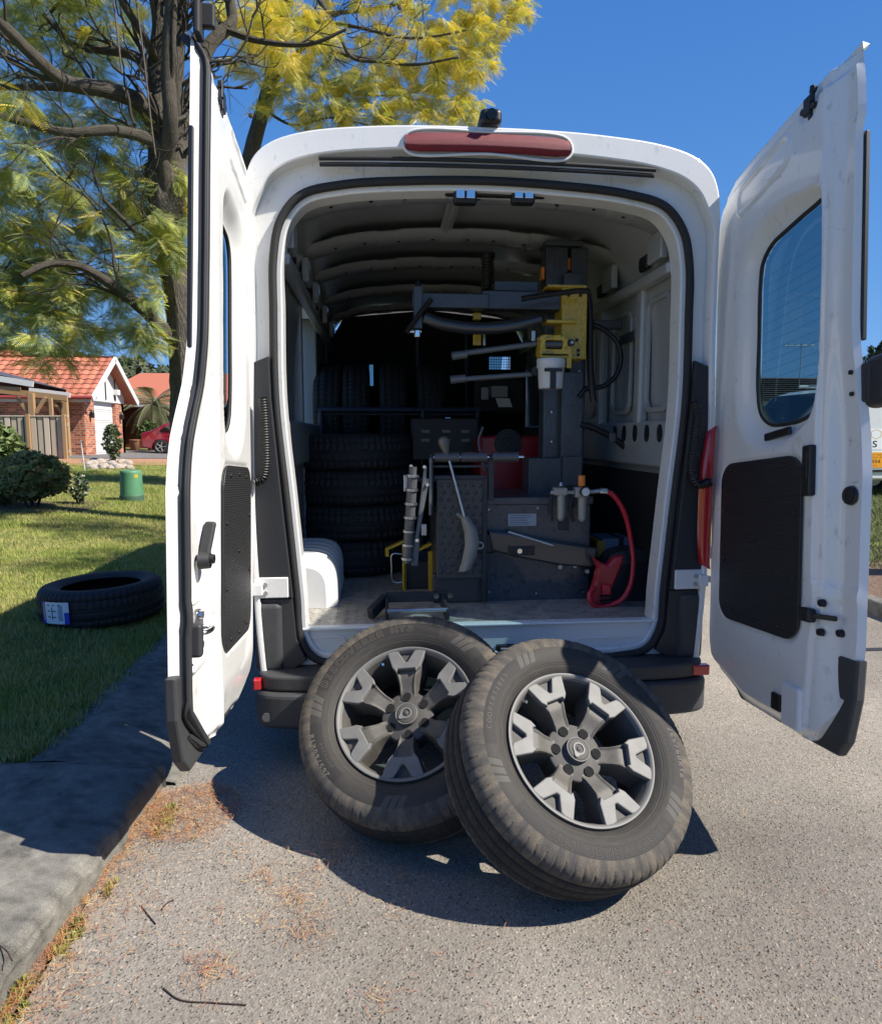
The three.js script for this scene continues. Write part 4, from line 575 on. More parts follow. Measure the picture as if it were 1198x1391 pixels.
  W('post', [pbox(742, 334, 766, 640, zc - 0.06, 0.11, 0.008), pbox(777, 336, 792, 640, zc - 0.05, 0.11, 0.008), pbox(764, 505, 790, 625, zc + 0.0, 0.06, 0.005)], M.grey); W('post_foot', [pbox(718, 622, 788, 690, zc, 0.16, 0.008), pbox(765, 620, 790, 660, zc + 0.03, 0.04, 0.004)], M.grey);
  W('post_cap', pbox(742, 326, 792, 334, zc - 0.04, 0.15, 0.004), M.grey); W('post_sleeve', pbox(766, 370, 790, 392, zc, 0.1, 0.006), M.grey);
  W('tool_holder', [pbox(768, 350, 776, 367, zc - 0.08, 0.05, 0.006), pbox(736, 362, 740, 380, zc - 0.06, 0.05)], M.orange);
  W('carriage', [pbox(764, 390, 796, 488, zc + 0.09, 0.16, 0.006), pbox(744, 386, 797, 391, zc + 0.10, 0.2, 0.003), pbox(743, 434, 784, 439, zc + 0.12, 0.1, 0.003)], M.yellow);
  for (const [x, y] of [[772, 401], [788, 401], [785, 476], [785, 482], [783, 462]]) { const q = P(x, y, 2, zc + 0.09); W('carriage_bolt', bar(V(q.x, q.y, q.z), V(q.x, q.y, q.z + 0.008), 0.008, 0.008, 12), M.black); }
  { const zb = zc + 0.16; const o = (x0, y0, x1, y1) => { const a = P(x0, y1, 2, zb), b = P(x1, y0, 2, zb); return rrect(a.x, a.y, b.x, b.y, 0.012, 4); }; W('fork_bracket', [extr(o(734, 455, 772, 484), 0.10, 0.004, [o(741, 462, 765, 474).reverse()]).translate(0, 0, zb - 0.1)], M.yellow); const a = P(738, 468, 2, zb - 0.03), b = P(767, 468, 2, zb - 0.03); W('bracket_roller', bar(a, b, 0.02), M.roller); const q = P(775, 466, 2, zb); W('pivot_knob', [bar(V(q.x, q.y, zb - 0.04), V(q.x, q.y, zb + 0.015), 0.018, 0.017, 16)], M.black); W('pivot_bolt', [bar(V(q.x, q.y, zb + 0.015), V(q.x, q.y, zb + 0.028), 0.009, 0.008, 6)], M.zinc); W('hanger', [pbox(770, 470, 776, 500, zb, 0.012, 0.002), pbox(734, 480, 772, 486, zb, 0.06, 0.002)], M.yellow); }
  // swing arm, tool shaft, cushioned lower arm, press rods
  const zs = -0.62; W('swing_arm', [pbox(560, 397, 664, 419, zs, 0.08, 0.006), pbox(655, 394, 764, 421, zs - 0.02, 0.10, 0.006), pbox(672, 381, 731, 396, zs - 0.08, 0.1, 0.005)], M.grey);
  W('tool_shaft', [pbox(562, 388, 574, 446, zs + 0.03, 0.045, 0.004)], M.grey); { const q = P(567, 449, 2, zs + 0.03); W('tool_head', [bar(V(q.x - 0.04, q.y, zs), V(q.x + 0.02, q.y, zs), 0.012), rbox(q.x, q.y - 0.012, zs + 0.01, 0.03, 0.04, 0.03, 0.008)], M.chrome); const k = P(568, 391, 2, zs); W('shaft_cap', bar(V(k.x, k.y, zs), V(k.x, k.y + 0.03, zs), 0.018, 0.012), M.black); }
  W('pneumatic_hose', hose([[586, 406], [575, 420], [566, 432], [556, 446], [552, 452]].map(p => P(p[0], p[1], 2, zs + 0.05)), 0.012, 24), M.black);
  W('lower_arm', tube([[576, 431], [600, 440], [650, 446], [700, 442], [734, 434]].map(p => P(p[0], p[1], 2, zs + 0.02)), 0.030, 40, 12), M.gloss);
  W('press_rod', [bar(P(614, 482, 2, zs), P(736, 466, 2, zs), 0.014), bar(P(614, 484, 2, zs), P(634, 481, 2, zs), 0.02), bar(P(614, 516, 2, zs), P(726, 508, 2, zs), 0.013), bar(P(612, 516, 2, zs), P(632, 514, 2, zs), 0.02)], M.steelGrey);
  { const q = P(726, 505, 2, zs); W('press_knob', bar(V(q.x, q.y, zs - 0.02), V(q.x, q.y, zs + 0.04), 0.026, 0.024, 10), M.black); }
  W('yellow_block', [pbox(643, 424, 654, 434, zs - 0.1, 0.03), pbox(643, 453, 654, 469, zs - 0.1, 0.03)], M.yellow); W('steel_pin', [pbox(656, 452, 660, 470, zs - 0.08, 0.015), pbox(722, 448, 728, 464, zs, 0.02)], M.steel);
  W('bellows', hose([P(662, 346, 2, -0.9), P(662, 370, 2, -0.9), P(662, 395, 2, -0.9)], 0.033, 12, 14, 0.1), M.black); W('bellows_cap', bar(P(662, 350, 2, -0.9), P(662, 345, 2, -0.9), 0.042), M.black);
  W('cable_chain', hose([[709, 406], [730, 402], [760, 398], [790, 395], [800, 396]].map(p => P(p[0], p[1], 2, zs + 0.13)), 0.013, 34), M.black);
  W('black_hose', [tube([[798, 396], [801, 430], [801, 480], [803, 520], [806, 545]].map(p => P(p[0], p[1], 2, zc)), 0.018, 50), tube([[800, 440], [815, 445], [838, 465], [843, 490], [835, 512], [818, 525], [796, 528], [785, 540]].map(p => P(p[0], p[1], 2, zc)), 0.013, 60), tube([[788, 576], [810, 583], [840, 600], [860, 620], [868, 640], [862, 655]].map(p => P(p[0], p[1], 2, zc)), 0.016, 60)], M.black);
  W('hose_clip', [pbox(828, 588, 836, 600, zc + 0.02, 0.04, 0.004), pbox(806, 434, 846, 447, zc - 0.1, 0.05, 0.008)], M.roller);
  // air filter and lubricator with gauge
  const zfl = Z + 0.10; const cup = (px0, px1, y0, y1) => { const a = P(px0, y1, 2, zfl), b = P(px1, y0, 2, zfl), r = (b.x - a.x) / 2, x = (a.x + b.x) / 2; return [bar(V(x, a.y, zfl), V(x, b.y, zfl), r * 0.86, r, 20), bar(V(x, a.y - 0.012, zfl), V(x, a.y, zfl), r * 0.5, r * 0.86, 20)]; };
  M.cup = phys([0.30, 0.28, 0.24], 0.35, 0, { clearcoat: 0.5 });
  W('filter_bowl', cup(756, 768, 670, 704), M.cup); W('filter_bowl', cup(784, 797, 675, 705), M.cup); W('filter_head', [pbox(753, 663, 771, 673, zfl + 0.025, 0.05, 0.006), pbox(782, 662, 800, 676, zfl + 0.025, 0.05, 0.006), pbox(748, 667, 810, 671, zfl, 0.02, 0.003)], M.cup);
  { const a = P(790, 660, 2, zfl), b = P(790, 646, 2, zfl); W('regulator_knob', [bar(a, b, 0.017, 0.016, 20)], M.orange); const c = P(762, 660, 2, zfl), d = P(762, 655, 2, zfl); W('filler_cap', bar(c, d, 0.012, 0.006), M.steel); const q = P(794, 668, 2, zfl + 0.03); const face = ctex(128, 128, (k, w) => { k.fillStyle = '#d8d8d4'; k.fillRect(0, 0, w, w); k.strokeStyle = '#333'; k.lineWidth = 4; for (let i = 0; i < 9; i++) { const t = 2.4 + i * 0.58; k.beginPath(); k.moveTo(64 + 40 * Math.cos(t), 64 + 40 * Math.sin(t)); k.lineTo(64 + 52 * Math.cos(t), 64 + 52 * Math.sin(t)); k.stroke(); } k.beginPath(); k.moveTo(64, 64); k.lineTo(92, 40); k.stroke(); }); const gg = W('gauge', [bar(V(q.x, q.y, zfl + 0.02), V(q.x, q.y, zfl + 0.045), 0.023, 0.023, 24)], M.black); obj('gauge_dial', new THREE.CircleGeometry(0.019, 24).translate(q.x - g.position.x, q.y - FL, zfl + 0.0465 - g.position.z), std(1, 0.3, 0, { map: face }), gg); W('brass_fitting', [bar(P(800, 668, 2, zfl), P(822, 666, 2, zfl), 0.009), bar(P(806, 668, 2, zfl), P(814, 667, 2, zfl), 0.013, 0.013, 6), ], M.steel); W('tube_fitting', bar(P(747, 669, 2, zfl), P(751, 669, 2, zfl), 0.014), M.steel); }
  W('thin_tube', [tube([[749, 672], [748, 690], [750, 708]].map(p => P(p[0], p[1], 2, zfl)), 0.006, 20), tube([[777, 676], [774, 692], [779, 708]].map(p => P(p[0], p[1], 2, zfl)), 0.008, 20)], M.black);
}
{ // red hose hanging from the regulator
  const z = -0.36, o = thing('air_hose', 'bright red air hose curving from the pressure regulator to the floor', 'hose', V(0.55, FL, -0.3));
  wobj('hose_tube', tube([P(820, 667, 2, z), P(832, 672, 2, z), P(848, 697, 2, z), P(857, 735, 2, z), P(860, 765, 2, z + 0.02), P(856, 795, 2, z + 0.05), P(844, 815, 2, z + 0.06), P(828, 822, 2, z + 0.05), P(812, 824, 2, z + 0.06), P(802, 818, 2, z + 0.07), P(801, 806, 2, z + 0.06), P(808, 798, 2, z + 0.04)], 0.0125, 120, 12), M.hose, o);
  wobj('hose_end', bar(P(814, 667, 2, z), P(824, 667.5, 2, z), 0.016), M.chrome, o);
}
{ // red stand with V saddle, black ratchet strap round it
  const z = -0.33, o = thing('axle_stand', 'red steel axle stand with V saddle beside the red air hose', 'axle stand', V(0.62, FL, z));
  const b = [[806, 757], [818, 765], [826, 767], [836, 757], [847, 755], [848, 762], [838, 785], [832, 800], [826, 824], [804, 824], [802, 806], [808, 790], [812, 772]].map(p => { const q = P(p[0], p[1], 2, z); return [q.x, q.y]; });
  wobj('stand_body', extr(b, 0.05, 0.012).translate(0, 0, z - 0.05), M.redpaint, o);
  const q = P(822, 800, 2, z); wobj('ratchet_pawl', [rbox(q.x, q.y, z + 0.012, 0.042, 0.05, 0.03, 0.008)], M.hose, o); wobj('ratchet_tooth', [0, 1, 2, 3].map(i => rbox(q.x, q.y - 0.035 - i * 0.022, z + 0.012, 0.05, 0.012, 0.03, 0.004)), M.black, o);
  const bx = thing('tool_box', 'small blue and yellow carton behind the red axle stand', 'carton', V(0.68, FL + 0.1, -0.55)); wobj('carton', pbox(818, 732, 858, 760, -0.55, 0.2, 0.004), std([0.09, 0.14, 0.2], 0.6), bx); wobj('carton_end', pbox(811, 735, 822, 757, -0.54, 0.2, 0.004), std([0.28, 0.15, 0.02], 0.6), bx); wobj('carton_band', pbox(841, 731, 846, 761, -0.546, 0.2, 0.002), M.black, bx);
  const bb = thing('storage_crate', 'black crate under the blue and yellow carton', 'crate', V(0.68, FL, -0.65)); wobj('crate_wall', pbox(800, 760, 895, 812, -0.58, 0.3, 0.01), M.plastic, bb); wobj('crate_rim', pbox(798, 757, 897, 763, -0.57, 0.32, 0.004), M.plastic, bb);
}
{ // tyre lever with plastic blade and ball grip, leaning on the plate
  const z = -0.36, o = thing('tyre_lever', 'tyre lever with ball grip and curved pale blade, leaning on the studded plate', 'lever', V(P(640, 770, 2, z).x, P(640, 775, 2, z).y, z));
  wobj('ball_grip', [new THREE.LatheGeometry([[0, 0.088], [0.018, 0.085], [0.027, 0.07], [0.026, 0.05], [0.016, 0.02], [0.011, -0.012], [0, -0.012]].map(p => new THREE.Vector2(...p)), 20).rotateZ(0.24).translate(...P(607, 618, 2, z - 0.05).toArray())], std([0.12, 0.11, 0.10], 0.4), o);
  wobj('lever_shaft', bar(P(608, 617, 2, z - 0.05), P(631, 702, 2, z + 0.005), 0.0075), M.steel, o);
  const bl = [[[620, 698], 0.006], [[632, 704], 0.02], [[640, 722], 0.03], [[642, 740], 0.034], [[638, 760], 0.034], [[632, 776], 0.03]];
  wobj('blade', gridGeo(10, 40, (u, v) => { const k = v * 5, i = Math.min(4, Math.floor(k)), f = k - i, a = P(...bl[i][0], 2, z), b = P(...bl[i + 1][0], 2, z), w = lerp(bl[i][1], bl[i + 1][1], f), p = a.lerp(b, f), x = (u - 0.5) * 2; return [p.x + x * w, p.y + 0.006 * x, z + 0.02 * (1 - x * x) - 0.02]; }), std([0.30, 0.29, 0.26], 0.6, 0, { map: rep(T.grain, 1) }), o);
}
{ // white tub of paste hanging from the carriage, black bracket in front
  const z = -0.50, a = P(734, 527, 2, z), b = P(771, 486, 2, z), r = (b.x - a.x) / 2, x = (a.x + b.x) / 2, h = b.y - a.y;
  const o = thing('paste_tub', 'white plastic paste tub with lid hanging under the yellow carriage', 'tub', V(x, a.y, z - r));
  obj('tub_wall', new THREE.LatheGeometry([[0, 0], [r * 0.84, 0], [r * 0.88, 0.004], [r * 0.97, h * 0.72], [r * 0.97, h * 0.74]].map(p => new THREE.Vector2(...p)), 36), M.whitep, o);
  obj('lid', new THREE.LatheGeometry([[r * 1.0, h * 0.70], [r * 1.06, h * 0.71], [r * 1.06, h * 0.80], [r * 1.02, h * 0.81], [r * 1.08, h * 0.86], [r * 1.06, h * 1.0], [r * 0.9, h], [0, h * 0.98]].map(p => new THREE.Vector2(...p)), 36), M.whitep, o);
  obj('holder_clip', [rbox(-0.004, h * 0.60, r * 1.0, r * 1.35, h * 0.11, 0.012, 0.003), rbox(-0.004, h * 0.28, r * 0.97, r * 0.42, h * 0.62, 0.014, 0.003)], M.plastic, o);
}
{ // tyres in the van: a stack lying down and a row standing on the rack
  const prof = [[-0.10, 0.235], [-0.125, 0.27], [-0.132, 0.315], [-0.122, 0.345], [-0.10, 0.362], [-0.078, 0.368], [-0.072, 0.360], [-0.062, 0.360], [-0.056, 0.370], [-0.02, 0.373], [-0.014, 0.365], [-0.004, 0.365], [0.002, 0.373]];
  const full = [...prof, ...prof.slice(0, -1).reverse().map(p => [-p[0], p[1]])], np = full.length - 1;
  const mk = (R, w) => gridGeo(240, np, (a, b) => { const [z, r0] = full[Math.round(b * np)], k = a * 60 + (z > 0 ? 0.5 : 0); let r = r0; if (r0 > 0.34 && (k % 1) < 0.22 && Math.abs(z) > 0.05) r -= 0.010; else if (r0 > 0.368 && ((k + z * 8) % 1 + 1) % 1 < 0.2) r -= 0.006; const t = a * Math.PI * 2; return [Math.cos(t) * r * R, z * w, Math.sin(t) * r * R, a * 8, b]; }, true);
  const tread = mk(1, 0.78), lin = new THREE.LatheGeometry([[0.236, -0.075], [0.26, -0.085], [0.33, -0.06], [0.345, 0], [0.33, 0.06], [0.26, 0.085], [0.236, 0.075]].map(p => new THREE.Vector2(...p)), 60);
  const proto = (name, label, p, group) => { const o = thing(name, label, 'tyre', p, 0, group); obj('tread', tread, M.rubber, o); obj('inner_liner', lin, M.black, o); return o; };
  let first = null; const G1 = 'tyres lying in the stack inside the van';
  const c = P(478, 770, 2, -1.05), ord = ['bottom', 'second from bottom', 'second from top', 'top'];
  for (let k = 0; k < 4; k++) { const p = V(c.x + rr(-0.012, 0.012), FL + 0.104 + k * 0.203, -1.42), l = `tyre lying flat in the left-hand stack inside the van, ${ord[k]} of four`; if (!first) first = proto('stacked_tyre', l, p, G1); else { const d = dup(first, p, k, l, G1); } }
  const pos = [[447, 'leftmost'], [484, 'second from left'], [533, 'third from left'], [582, 'rightmost']];
  for (const [px, w] of pos) { const q = P(px, 520, 2, -2.3), d = dup(first, V(q.x, 1.52, -2.35), 0, `tyre standing on its tread on the rack, ${w} of the standing row`, 'tyres standing on the rack in the van'); d.name = numbered('standing_tyre'); d.rotation.z = Math.PI / 2; d.scale.setScalar(0.95); }
  const rk = thing('tyre_rack', 'dark blue tube rack across the van carrying standing tyres', 'rack', V(0, FL, -2.2));
  const ry = P(560, 557, 2, -2.0).y; wobj('rail', [bar(V(-0.84, ry, -1.98), V(0.30, ry, -1.98), 0.018), bar(V(-0.84, ry, -2.6), V(0.3, ry, -2.6), 0.018)], M.rackBlue = std([0.025, 0.035, 0.06], 0.5), rk); for (const x of [-0.80, -0.1, 0.28]) for (const z of [-1.98, -2.6]) wobj('upright', bar(V(x, FL, z), V(x, ry + (z < -2.1 ? 0.7 : 0), z), 0.018), M.rackBlue, rk); wobj('deck', rbox(-0.27, ry - 0.03, -2.29, 1.12, 0.012, 0.6, 0.003), M.black, rk);
  // tyre on the lawn with its sales label
  const q = onLawn(135, 838), o = proto('lawn_tyre', 'new black tyre lying flat on the lawn with a blue and white label', V(q.x + 0.03, groundY(q.x, q.z) + 0.128, q.z), undefined);
  o.scale.set(1.04, 1.22, 1.04); o.rotation.z = 0.03;
  const lab = ctex(512, 256, (k, w, h) => { k.fillStyle = '#d9dde2'; k.fillRect(0, 0, w, h); k.fillStyle = '#2742b8'; k.fillRect(0, 0, 70, h); k.fillRect(430, 120, 82, 136); k.fillStyle = '#33383f'; for (let i = 0; i < 9; i++) k.fillRect(120 + (i % 3) * 100, 30 + ((i / 3) | 0) * 70, 40 + 30 * rnd(), 14); k.fillRect(200, 60, 20, 150); k.fillStyle = '#b9a070'; k.fillRect(10, 20, 40, 200); k.fillStyle = '#8fa0b8'; k.fillRect(330, 40, 80, 180); });
  obj('sales_label', gridGeo(16, 2, (u, v) => { const a = lerp(2.22, 1.70, u) , R = 0.381; return [Math.cos(a) * R, lerp(-0.055, 0.058, v), Math.sin(a) * R, u, v]; }), std(1, 0.5, 0, { map: lab }), o);
}
{ // red petrol unit and grey charger at the back, lamp bar over the door
  const z = -1.1, o = thing('air_compressor', 'red compressor with round black fan guard behind the tyre changer', 'compressor', V(0.3, FL, z - 0.2));
  wobj('motor_housing', [pbox(652, 592, 736, 680, z, 0.35, 0.02)], phys([0.22, 0.008, 0.012], 0.4, 0, {}), o); const q = P(690, 602, 2, z); wobj('fan_guard', [1, 0.75, 0.5, 0.25].map(k => new THREE.TorusGeometry(0.07 * k, 0.004, 6, 32).translate(q.x, q.y, z + 0.01)), M.black, o); wobj('fan_shroud', bar(V(q.x, q.y, z - 0.01), V(q.x, q.y, z + 0.006), 0.08, 0.08, 28), M.black, o); wobj('pipe', tube([[656, 580], [650, 600], [654, 620], [658, 640]].map(p => P(p[0], p[1], 2, z + 0.03)), 0.008, 30), M.steelGrey, o);
  const u = thing('power_unit', 'black power unit with rows of grey sockets on the workbench', 'power unit', V(0, 1.15, -1.3)); wobj('case', pbox(560, 568, 650, 625, -1.32, 0.2, 0.01), std(0.012, 0.6), u);
  for (const x of [578, 606, 632]) for (const y of [586, 598]) { const e = P(x, y, 2, -1.32); wobj('socket', rbox(e.x, e.y, -1.315, 0.055, 0.022, 0.015, 0.005), std(0.12, 0.5), u); }
  const wb = thing('workbench', 'dark workbench behind the tyre changer', 'workbench', V(0.1, FL, -1.5)); wobj('bench_top', rbox(0.15, 1.10, -1.5, 0.9, 0.03, 0.5, 0.005), M.rackBlue, wb); for (const x of [-0.25, 0.55]) wobj('leg', rbox(x, 0.82, -1.68, 0.04, 0.53, 0.04, 0.004), M.rackBlue, wb);
  const j = thing('junction_box', 'pale grey switch box with a small label above the red compressor', 'switch box', V(0.25, 1.5, -1.9)); wobj('box_case', [pbox(668, 524, 690, 540, -1.9, 0.08, 0.008), pbox(655, 526, 664, 543, -1.88, 0.05, 0.006)], std(0.32, 0.5), j); wobj('paper_tag', gridGeo(1, 1, (a, b) => { const p = P(lerp(673, 692, a), lerp(553, 541, b), 2, -1.86); return [p.x + 0.02 * (1 - b), p.y, -1.86]; }), M.whitep, j); wobj('case_back', pbox(645, 515, 712, 560, -1.99, 0.05, 0.01), std(0.012, 0.7), j);
  const zl = -0.10, l = thing('lamp_bar', 'black bar with two work lamps under the rear roof edge', 'lamp bar', V(0.05, P(672, 262, 2, zl).y, zl)); wobj('bar', [beam(P(604, 256, 2, zl), P(741, 260, 2, zl), 0.035, 0.06, 0.012), pbox(612, 248, 735, 254, zl - 0.02, 0.03)], M.black, l);
  for (const x of [632, 711]) { const c = P(x, 266, 2, zl + 0.03), lp = wobj('lamp', rbox(c.x, c.y, zl + 0.015, 0.095, 0.062, 0.05, 0.012), M.black, l); for (const s of [-1, 1]) obj('reflector', rbox(c.x + s * 0.021 - l.position.x, c.y + 0.004 - l.position.y, zl + 0.041 - l.position.z, 0.034, 0.034, 0.006, 0.003), M.chrome, lp); }
}
{ // yellow steel frames on the floor
  const z = -0.75, F = (x, y) => P(x, y, 2, z), y = M.yellow;
  const a = thing('yellow_frame', 'yellow angle frame with a bent wire handle on the van floor', 'steel frame', V(F(540, 800).x, FL, z)); wobj('top_plate', [beam(F(526, 745), F(549, 735), 0.06, 0.012)], y, a); wobj('side_lip', [beam(F(526, 744), F(526, 756), 0.02, 0.02), beam(F(549, 734), F(549, 800), 0.02, 0.03)], y, a); wobj('wire_handle', tube([F(549, 753), F(533, 753), F(532, 770), F(534, 790), F(550, 791)], 0.005, 30), M.chrome, a);
  const b = thing('yellow_frame', 'yellow box frame between the roller post and studded plate', 'steel frame', V(F(575, 800).x, FL, z)); wobj('upright', [beam(F(585, 748), F(586, 806), 0.03, 0.04), beam(F(550, 762), F(550, 806), 0.014, 0.03)], y, b); wobj('top_plate', [beam(F(568, 747), F(586, 738), 0.06, 0.012)], y, b); wobj('back_plate', pbox(551, 764, 584, 806, z - 0.01, 0.012), M.darkgrey, b);
}
// ================================================================ HOUSE, CARPORT, FENCE
const atD = (px, py, z) => P(px, py, 2, z);
{
  T.brick = ctex(1024, 1024, (c, w) => { c.fillStyle = '#a8988a'; c.fillRect(0, 0, w, w); const rows = 24, bh = w / rows; for (let r = 0; r < rows; r++) for (let k = -1; k < 9; k++) { const x = (k + (r & 1 ? 0.5 : 0)) * w / 8, t = rnd(), q = 0.75 + 0.45 * rnd(); c.fillStyle = `rgb(${(150 + 36 * t) * q | 0},${(84 + 28 * t) * q | 0},${(60 + 20 * t) * q | 0})`; c.fillRect(x + 4, r * bh + 4, w / 8 - 8, bh - 8); if (k === -1) { c.fillRect(x + w + 4, r * bh + 4, w / 8 - 8, bh - 8); } } });
  T.brick.wrapS = T.brick.wrapT = THREE.RepeatWrapping;
  M.brick = std(1, 0.85, 0, { map: T.brick }); M.tile = std([0.46, 0.15, 0.085], 0.75, 0, { map: rep(T.grain, 1) }); const tiles = [M.tile, std([0.52, 0.175, 0.10], 0.75), std([0.41, 0.13, 0.075], 0.75)];
  const brickBox = (x0, y0, z0, x1, y1, z1) => { const g = new THREE.BoxGeometry(x1 - x0, y1 - y0, z1 - z0).translate((x0 + x1) / 2, (y0 + y1) / 2, (z0 + z1) / 2), p = g.attributes.position, n = g.attributes.normal, uv = g.attributes.uv; for (let i = 0; i < p.count; i++) { const a = Math.abs(n.getX(i)) > 0.5 ? p.getZ(i) : p.getX(i); uv.setXY(i, a / 1.92, p.getY(i) / 2.06); } return g; };
  const gx = -11.35, z1 = -24.35, z0 = -28.45, gy = 0.45, ey = 2.95, zr = (z0 + z1) / 2, pk = 4.36, xb = -24;
  const h = thing('brick_house', 'brick house with orange tiled roof and white garage door in its gable end', 'house', V(-15, gy, zr));
  const W = (n, g, m, l) => wobj(n, Array.isArray(g) ? g : [g], m, h, l);
  W('wall', [brickBox(xb, 0.2, z1 - 0.25, gx - 0.85, ey, z1 - 0.02), brickBox(gx - 0.25, 0.2, z1 - 0.95, gx, ey, z1), brickBox(gx - 0.25, 0.2, z0, gx, ey, z0 + 0.95), brickBox(xb, 0.2, z0, gx, ey, z0 + 0.24), brickBox(gx - 0.85, 0.2, z1 - 0.6, gx - 0.61, ey, z1 - 0.3), brickBox(gx - 0.8, 0.2, z1 - 0.24, gx - 0.26, ey, z1 - 0.001)], M.brick);
  // garage door of five panels
  for (let k = 0; k < 5; k++) W('garage_panel', [rbox(gx - 0.16, gy + 0.11 + k * 0.43 + 0.21, zr, 0.05, 0.42, 2.25, 0.01), rbox(gx - 0.13, gy + 0.11 + k * 0.43 + 0.21, zr, 0.02, 0.26, 2.0, 0.008)], M.whitep);
  W('lintel', box(gx - 0.1, 2.70, zr, 0.2, 0.12, 2.3), M.whitep);
  // gable infill with battens
  const gs = [[z0 + 0.0, ey - 0.28], [z1, ey - 0.28], [z1, ey], [zr, pk - 0.08], [z0, ey]].map(p => [-p[0], p[1]]);
  W('gable_board', new THREE.ExtrudeGeometry(shapeOf(gs), { depth: 0.08, bevelEnabled: false }).rotateY(Math.PI / 2).translate(gx - 0.04, 0, 0), M.whitep);
  for (const z of [zr - 1.0, zr, zr + 1.0]) W('batten', box(gx + 0.055, 3.2, z, 0.03, 0.9, 0.08), M.plastic);
  // barge boards, fascia, gutter, downpipe
  const ov = 0.42, ex = gx + 0.5, eL = V(ex, ey - ov * 0.68 + 0.02, z1 + ov), eR = V(ex, ey - ov * 0.68 + 0.02, z0 - ov), top = V(ex, pk + 0.02, zr);
  W('barge_board', [beam(eL, top, 0.04, 0.24), beam(eR, top, 0.04, 0.24)], M.whitep);
  W('fascia', [box((ex + xb) / 2, ey - ov * 0.68 - 0.02, z1 + ov, ex - xb - 0.1, 0.16, 0.04)], std([0.5, 0.47, 0.42], 0.7)); W('gutter', [bar(V(xb, ey - ov * 0.68 + 0.05, z1 + ov + 0.07), V(ex, ey - ov * 0.68 + 0.05, z1 + ov + 0.07), 0.065)], std([0.30, 0.05, 0.05], 0.6));
  W('soffit', [box((gx + xb) / 2, ey - ov * 0.68 - 0.10, z1 + ov / 2, gx - xb, 0.02, ov), box(gx + 0.25, ey - 0.26, z1 + 0.15, 0.5, 0.03, 0.5)], std(0.4, 0.8));
  W('downpipe', [bar(V(gx - 0.95, 0.4, z1 + 0.06), V(gx - 0.95, ey - 0.3, z1 + 0.06), 0.055), bar(V(gx - 0.80, 0.4, z1 + 0.06), V(gx - 0.80, ey - 0.3, z1 + 0.06), 0.03)], std([0.22, 0.05, 0.04], 0.6));
  // tiled roof over the garage wing: each course laps the next
  const roof = W('roof', [gridGeo(1, 1, (u, v) => [lerp(ex - 0.04, xb, u), lerp(ey - ov * 0.68, pk, v), lerp(z1 + ov, zr, v)]), gridGeo(1, 1, (u, v) => [lerp(ex - 0.04, xb, u), lerp(ey - ov * 0.68, pk, v), lerp(z0 - ov, zr, v)])], tiles[2]);
  const tg = gridGeo(6, 2, (u, v) => [(u - 0.5) * 0.335, 0.035 * Math.sin(u * Math.PI) ** 2 + 0.012 + (1 - v) * 0.03, (0.5 - v) * 0.40]); const tv = [tg.toNonIndexed()];
  const sl = Math.hypot(zr - z1 - ov, pk - ey + ov * 0.68), ang = Math.atan2(pk - ey + ov * 0.68, ov + z1 - zr), rows = Math.floor(sl / 0.345), q = new THREE.Quaternion().setFromAxisAngle(V(1, 0, 0), ang);
  const stuffM = []; let count = 0;
  for (let r = 0; r < rows + 1; r++) for (let k = 0; k < 37; k++) {
    const f = (r + 0.5) * 0.345 / sl, x = ex - 0.2 - k * 0.325, p = V(x, lerp(ey - ov * 0.68, pk, f) + 0.004, lerp(z1 + ov, zr, f));
    if (k < 24) { const m = new THREE.Mesh(tv[0], tiles[(H2(k, r, 5) * 3) | 0]); m.name = 'roof_tile'; m.position.set(p.x - h.position.x, p.y - h.position.y, p.z - h.position.z); m.quaternion.copy(q); roof.add(m); count++; }
    else stuffM.push(tv[0].clone().applyQuaternion(q).translate(p.x, p.y, p.z));
  }
  // higher hipped main roof behind
  const hp = [V(-13.2, 3.2, -27.0), V(-27, 3.2, -27.0), V(-27, 3.2, -36), V(-13.2, 3.2, -36), V(-17.2, 5.15, -31.5), V(-23, 5.15, -31.5)];
  const tri = (...v) => { const g = new THREE.BufferGeometry(); g.setAttribute('position', new THREE.Float32BufferAttribute(v.flatMap(p => p.toArray()), 3)); g.setAttribute('uv', new THREE.Float32BufferAttribute(new Float32Array(v.length * 2), 2)); g.computeVertexNormals(); return g; };
  const main = W('main_roof', [tri(hp[0], hp[4], hp[5], hp[0], hp[5], hp[1]), tri(hp[0], hp[3], hp[4]), tri(hp[3], hp[2], hp[5], hp[3], hp[5], hp[4]), tri(hp[1], hp[5], hp[2])], tiles[2]);
  { const sl2 = Math.hypot(4.5, 1.95), a2 = Math.atan2(1.95, 4.5), q2 = new THREE.Quaternion().setFromAxisAngle(V(1, 0, 0), a2); for (let r = 0; r < 14; r++) { const f = (r + 0.5) * 0.345 / sl2; for (let k = 0; k < 46; k++) { const x = -13.4 - 0.33 * k; if (x > lerp(-13.2, -17.2, f) - 0.2 || x < lerp(-27, -23, f)) continue; stuffM.push(tv[0].clone().applyQuaternion(q2).translate(x, lerp(3.2, 5.15, f), lerp(-27.0, -31.5, f))); } } }
  W('roof_tiles', stuffM, tiles[0]).userData.kind = 'stuff';
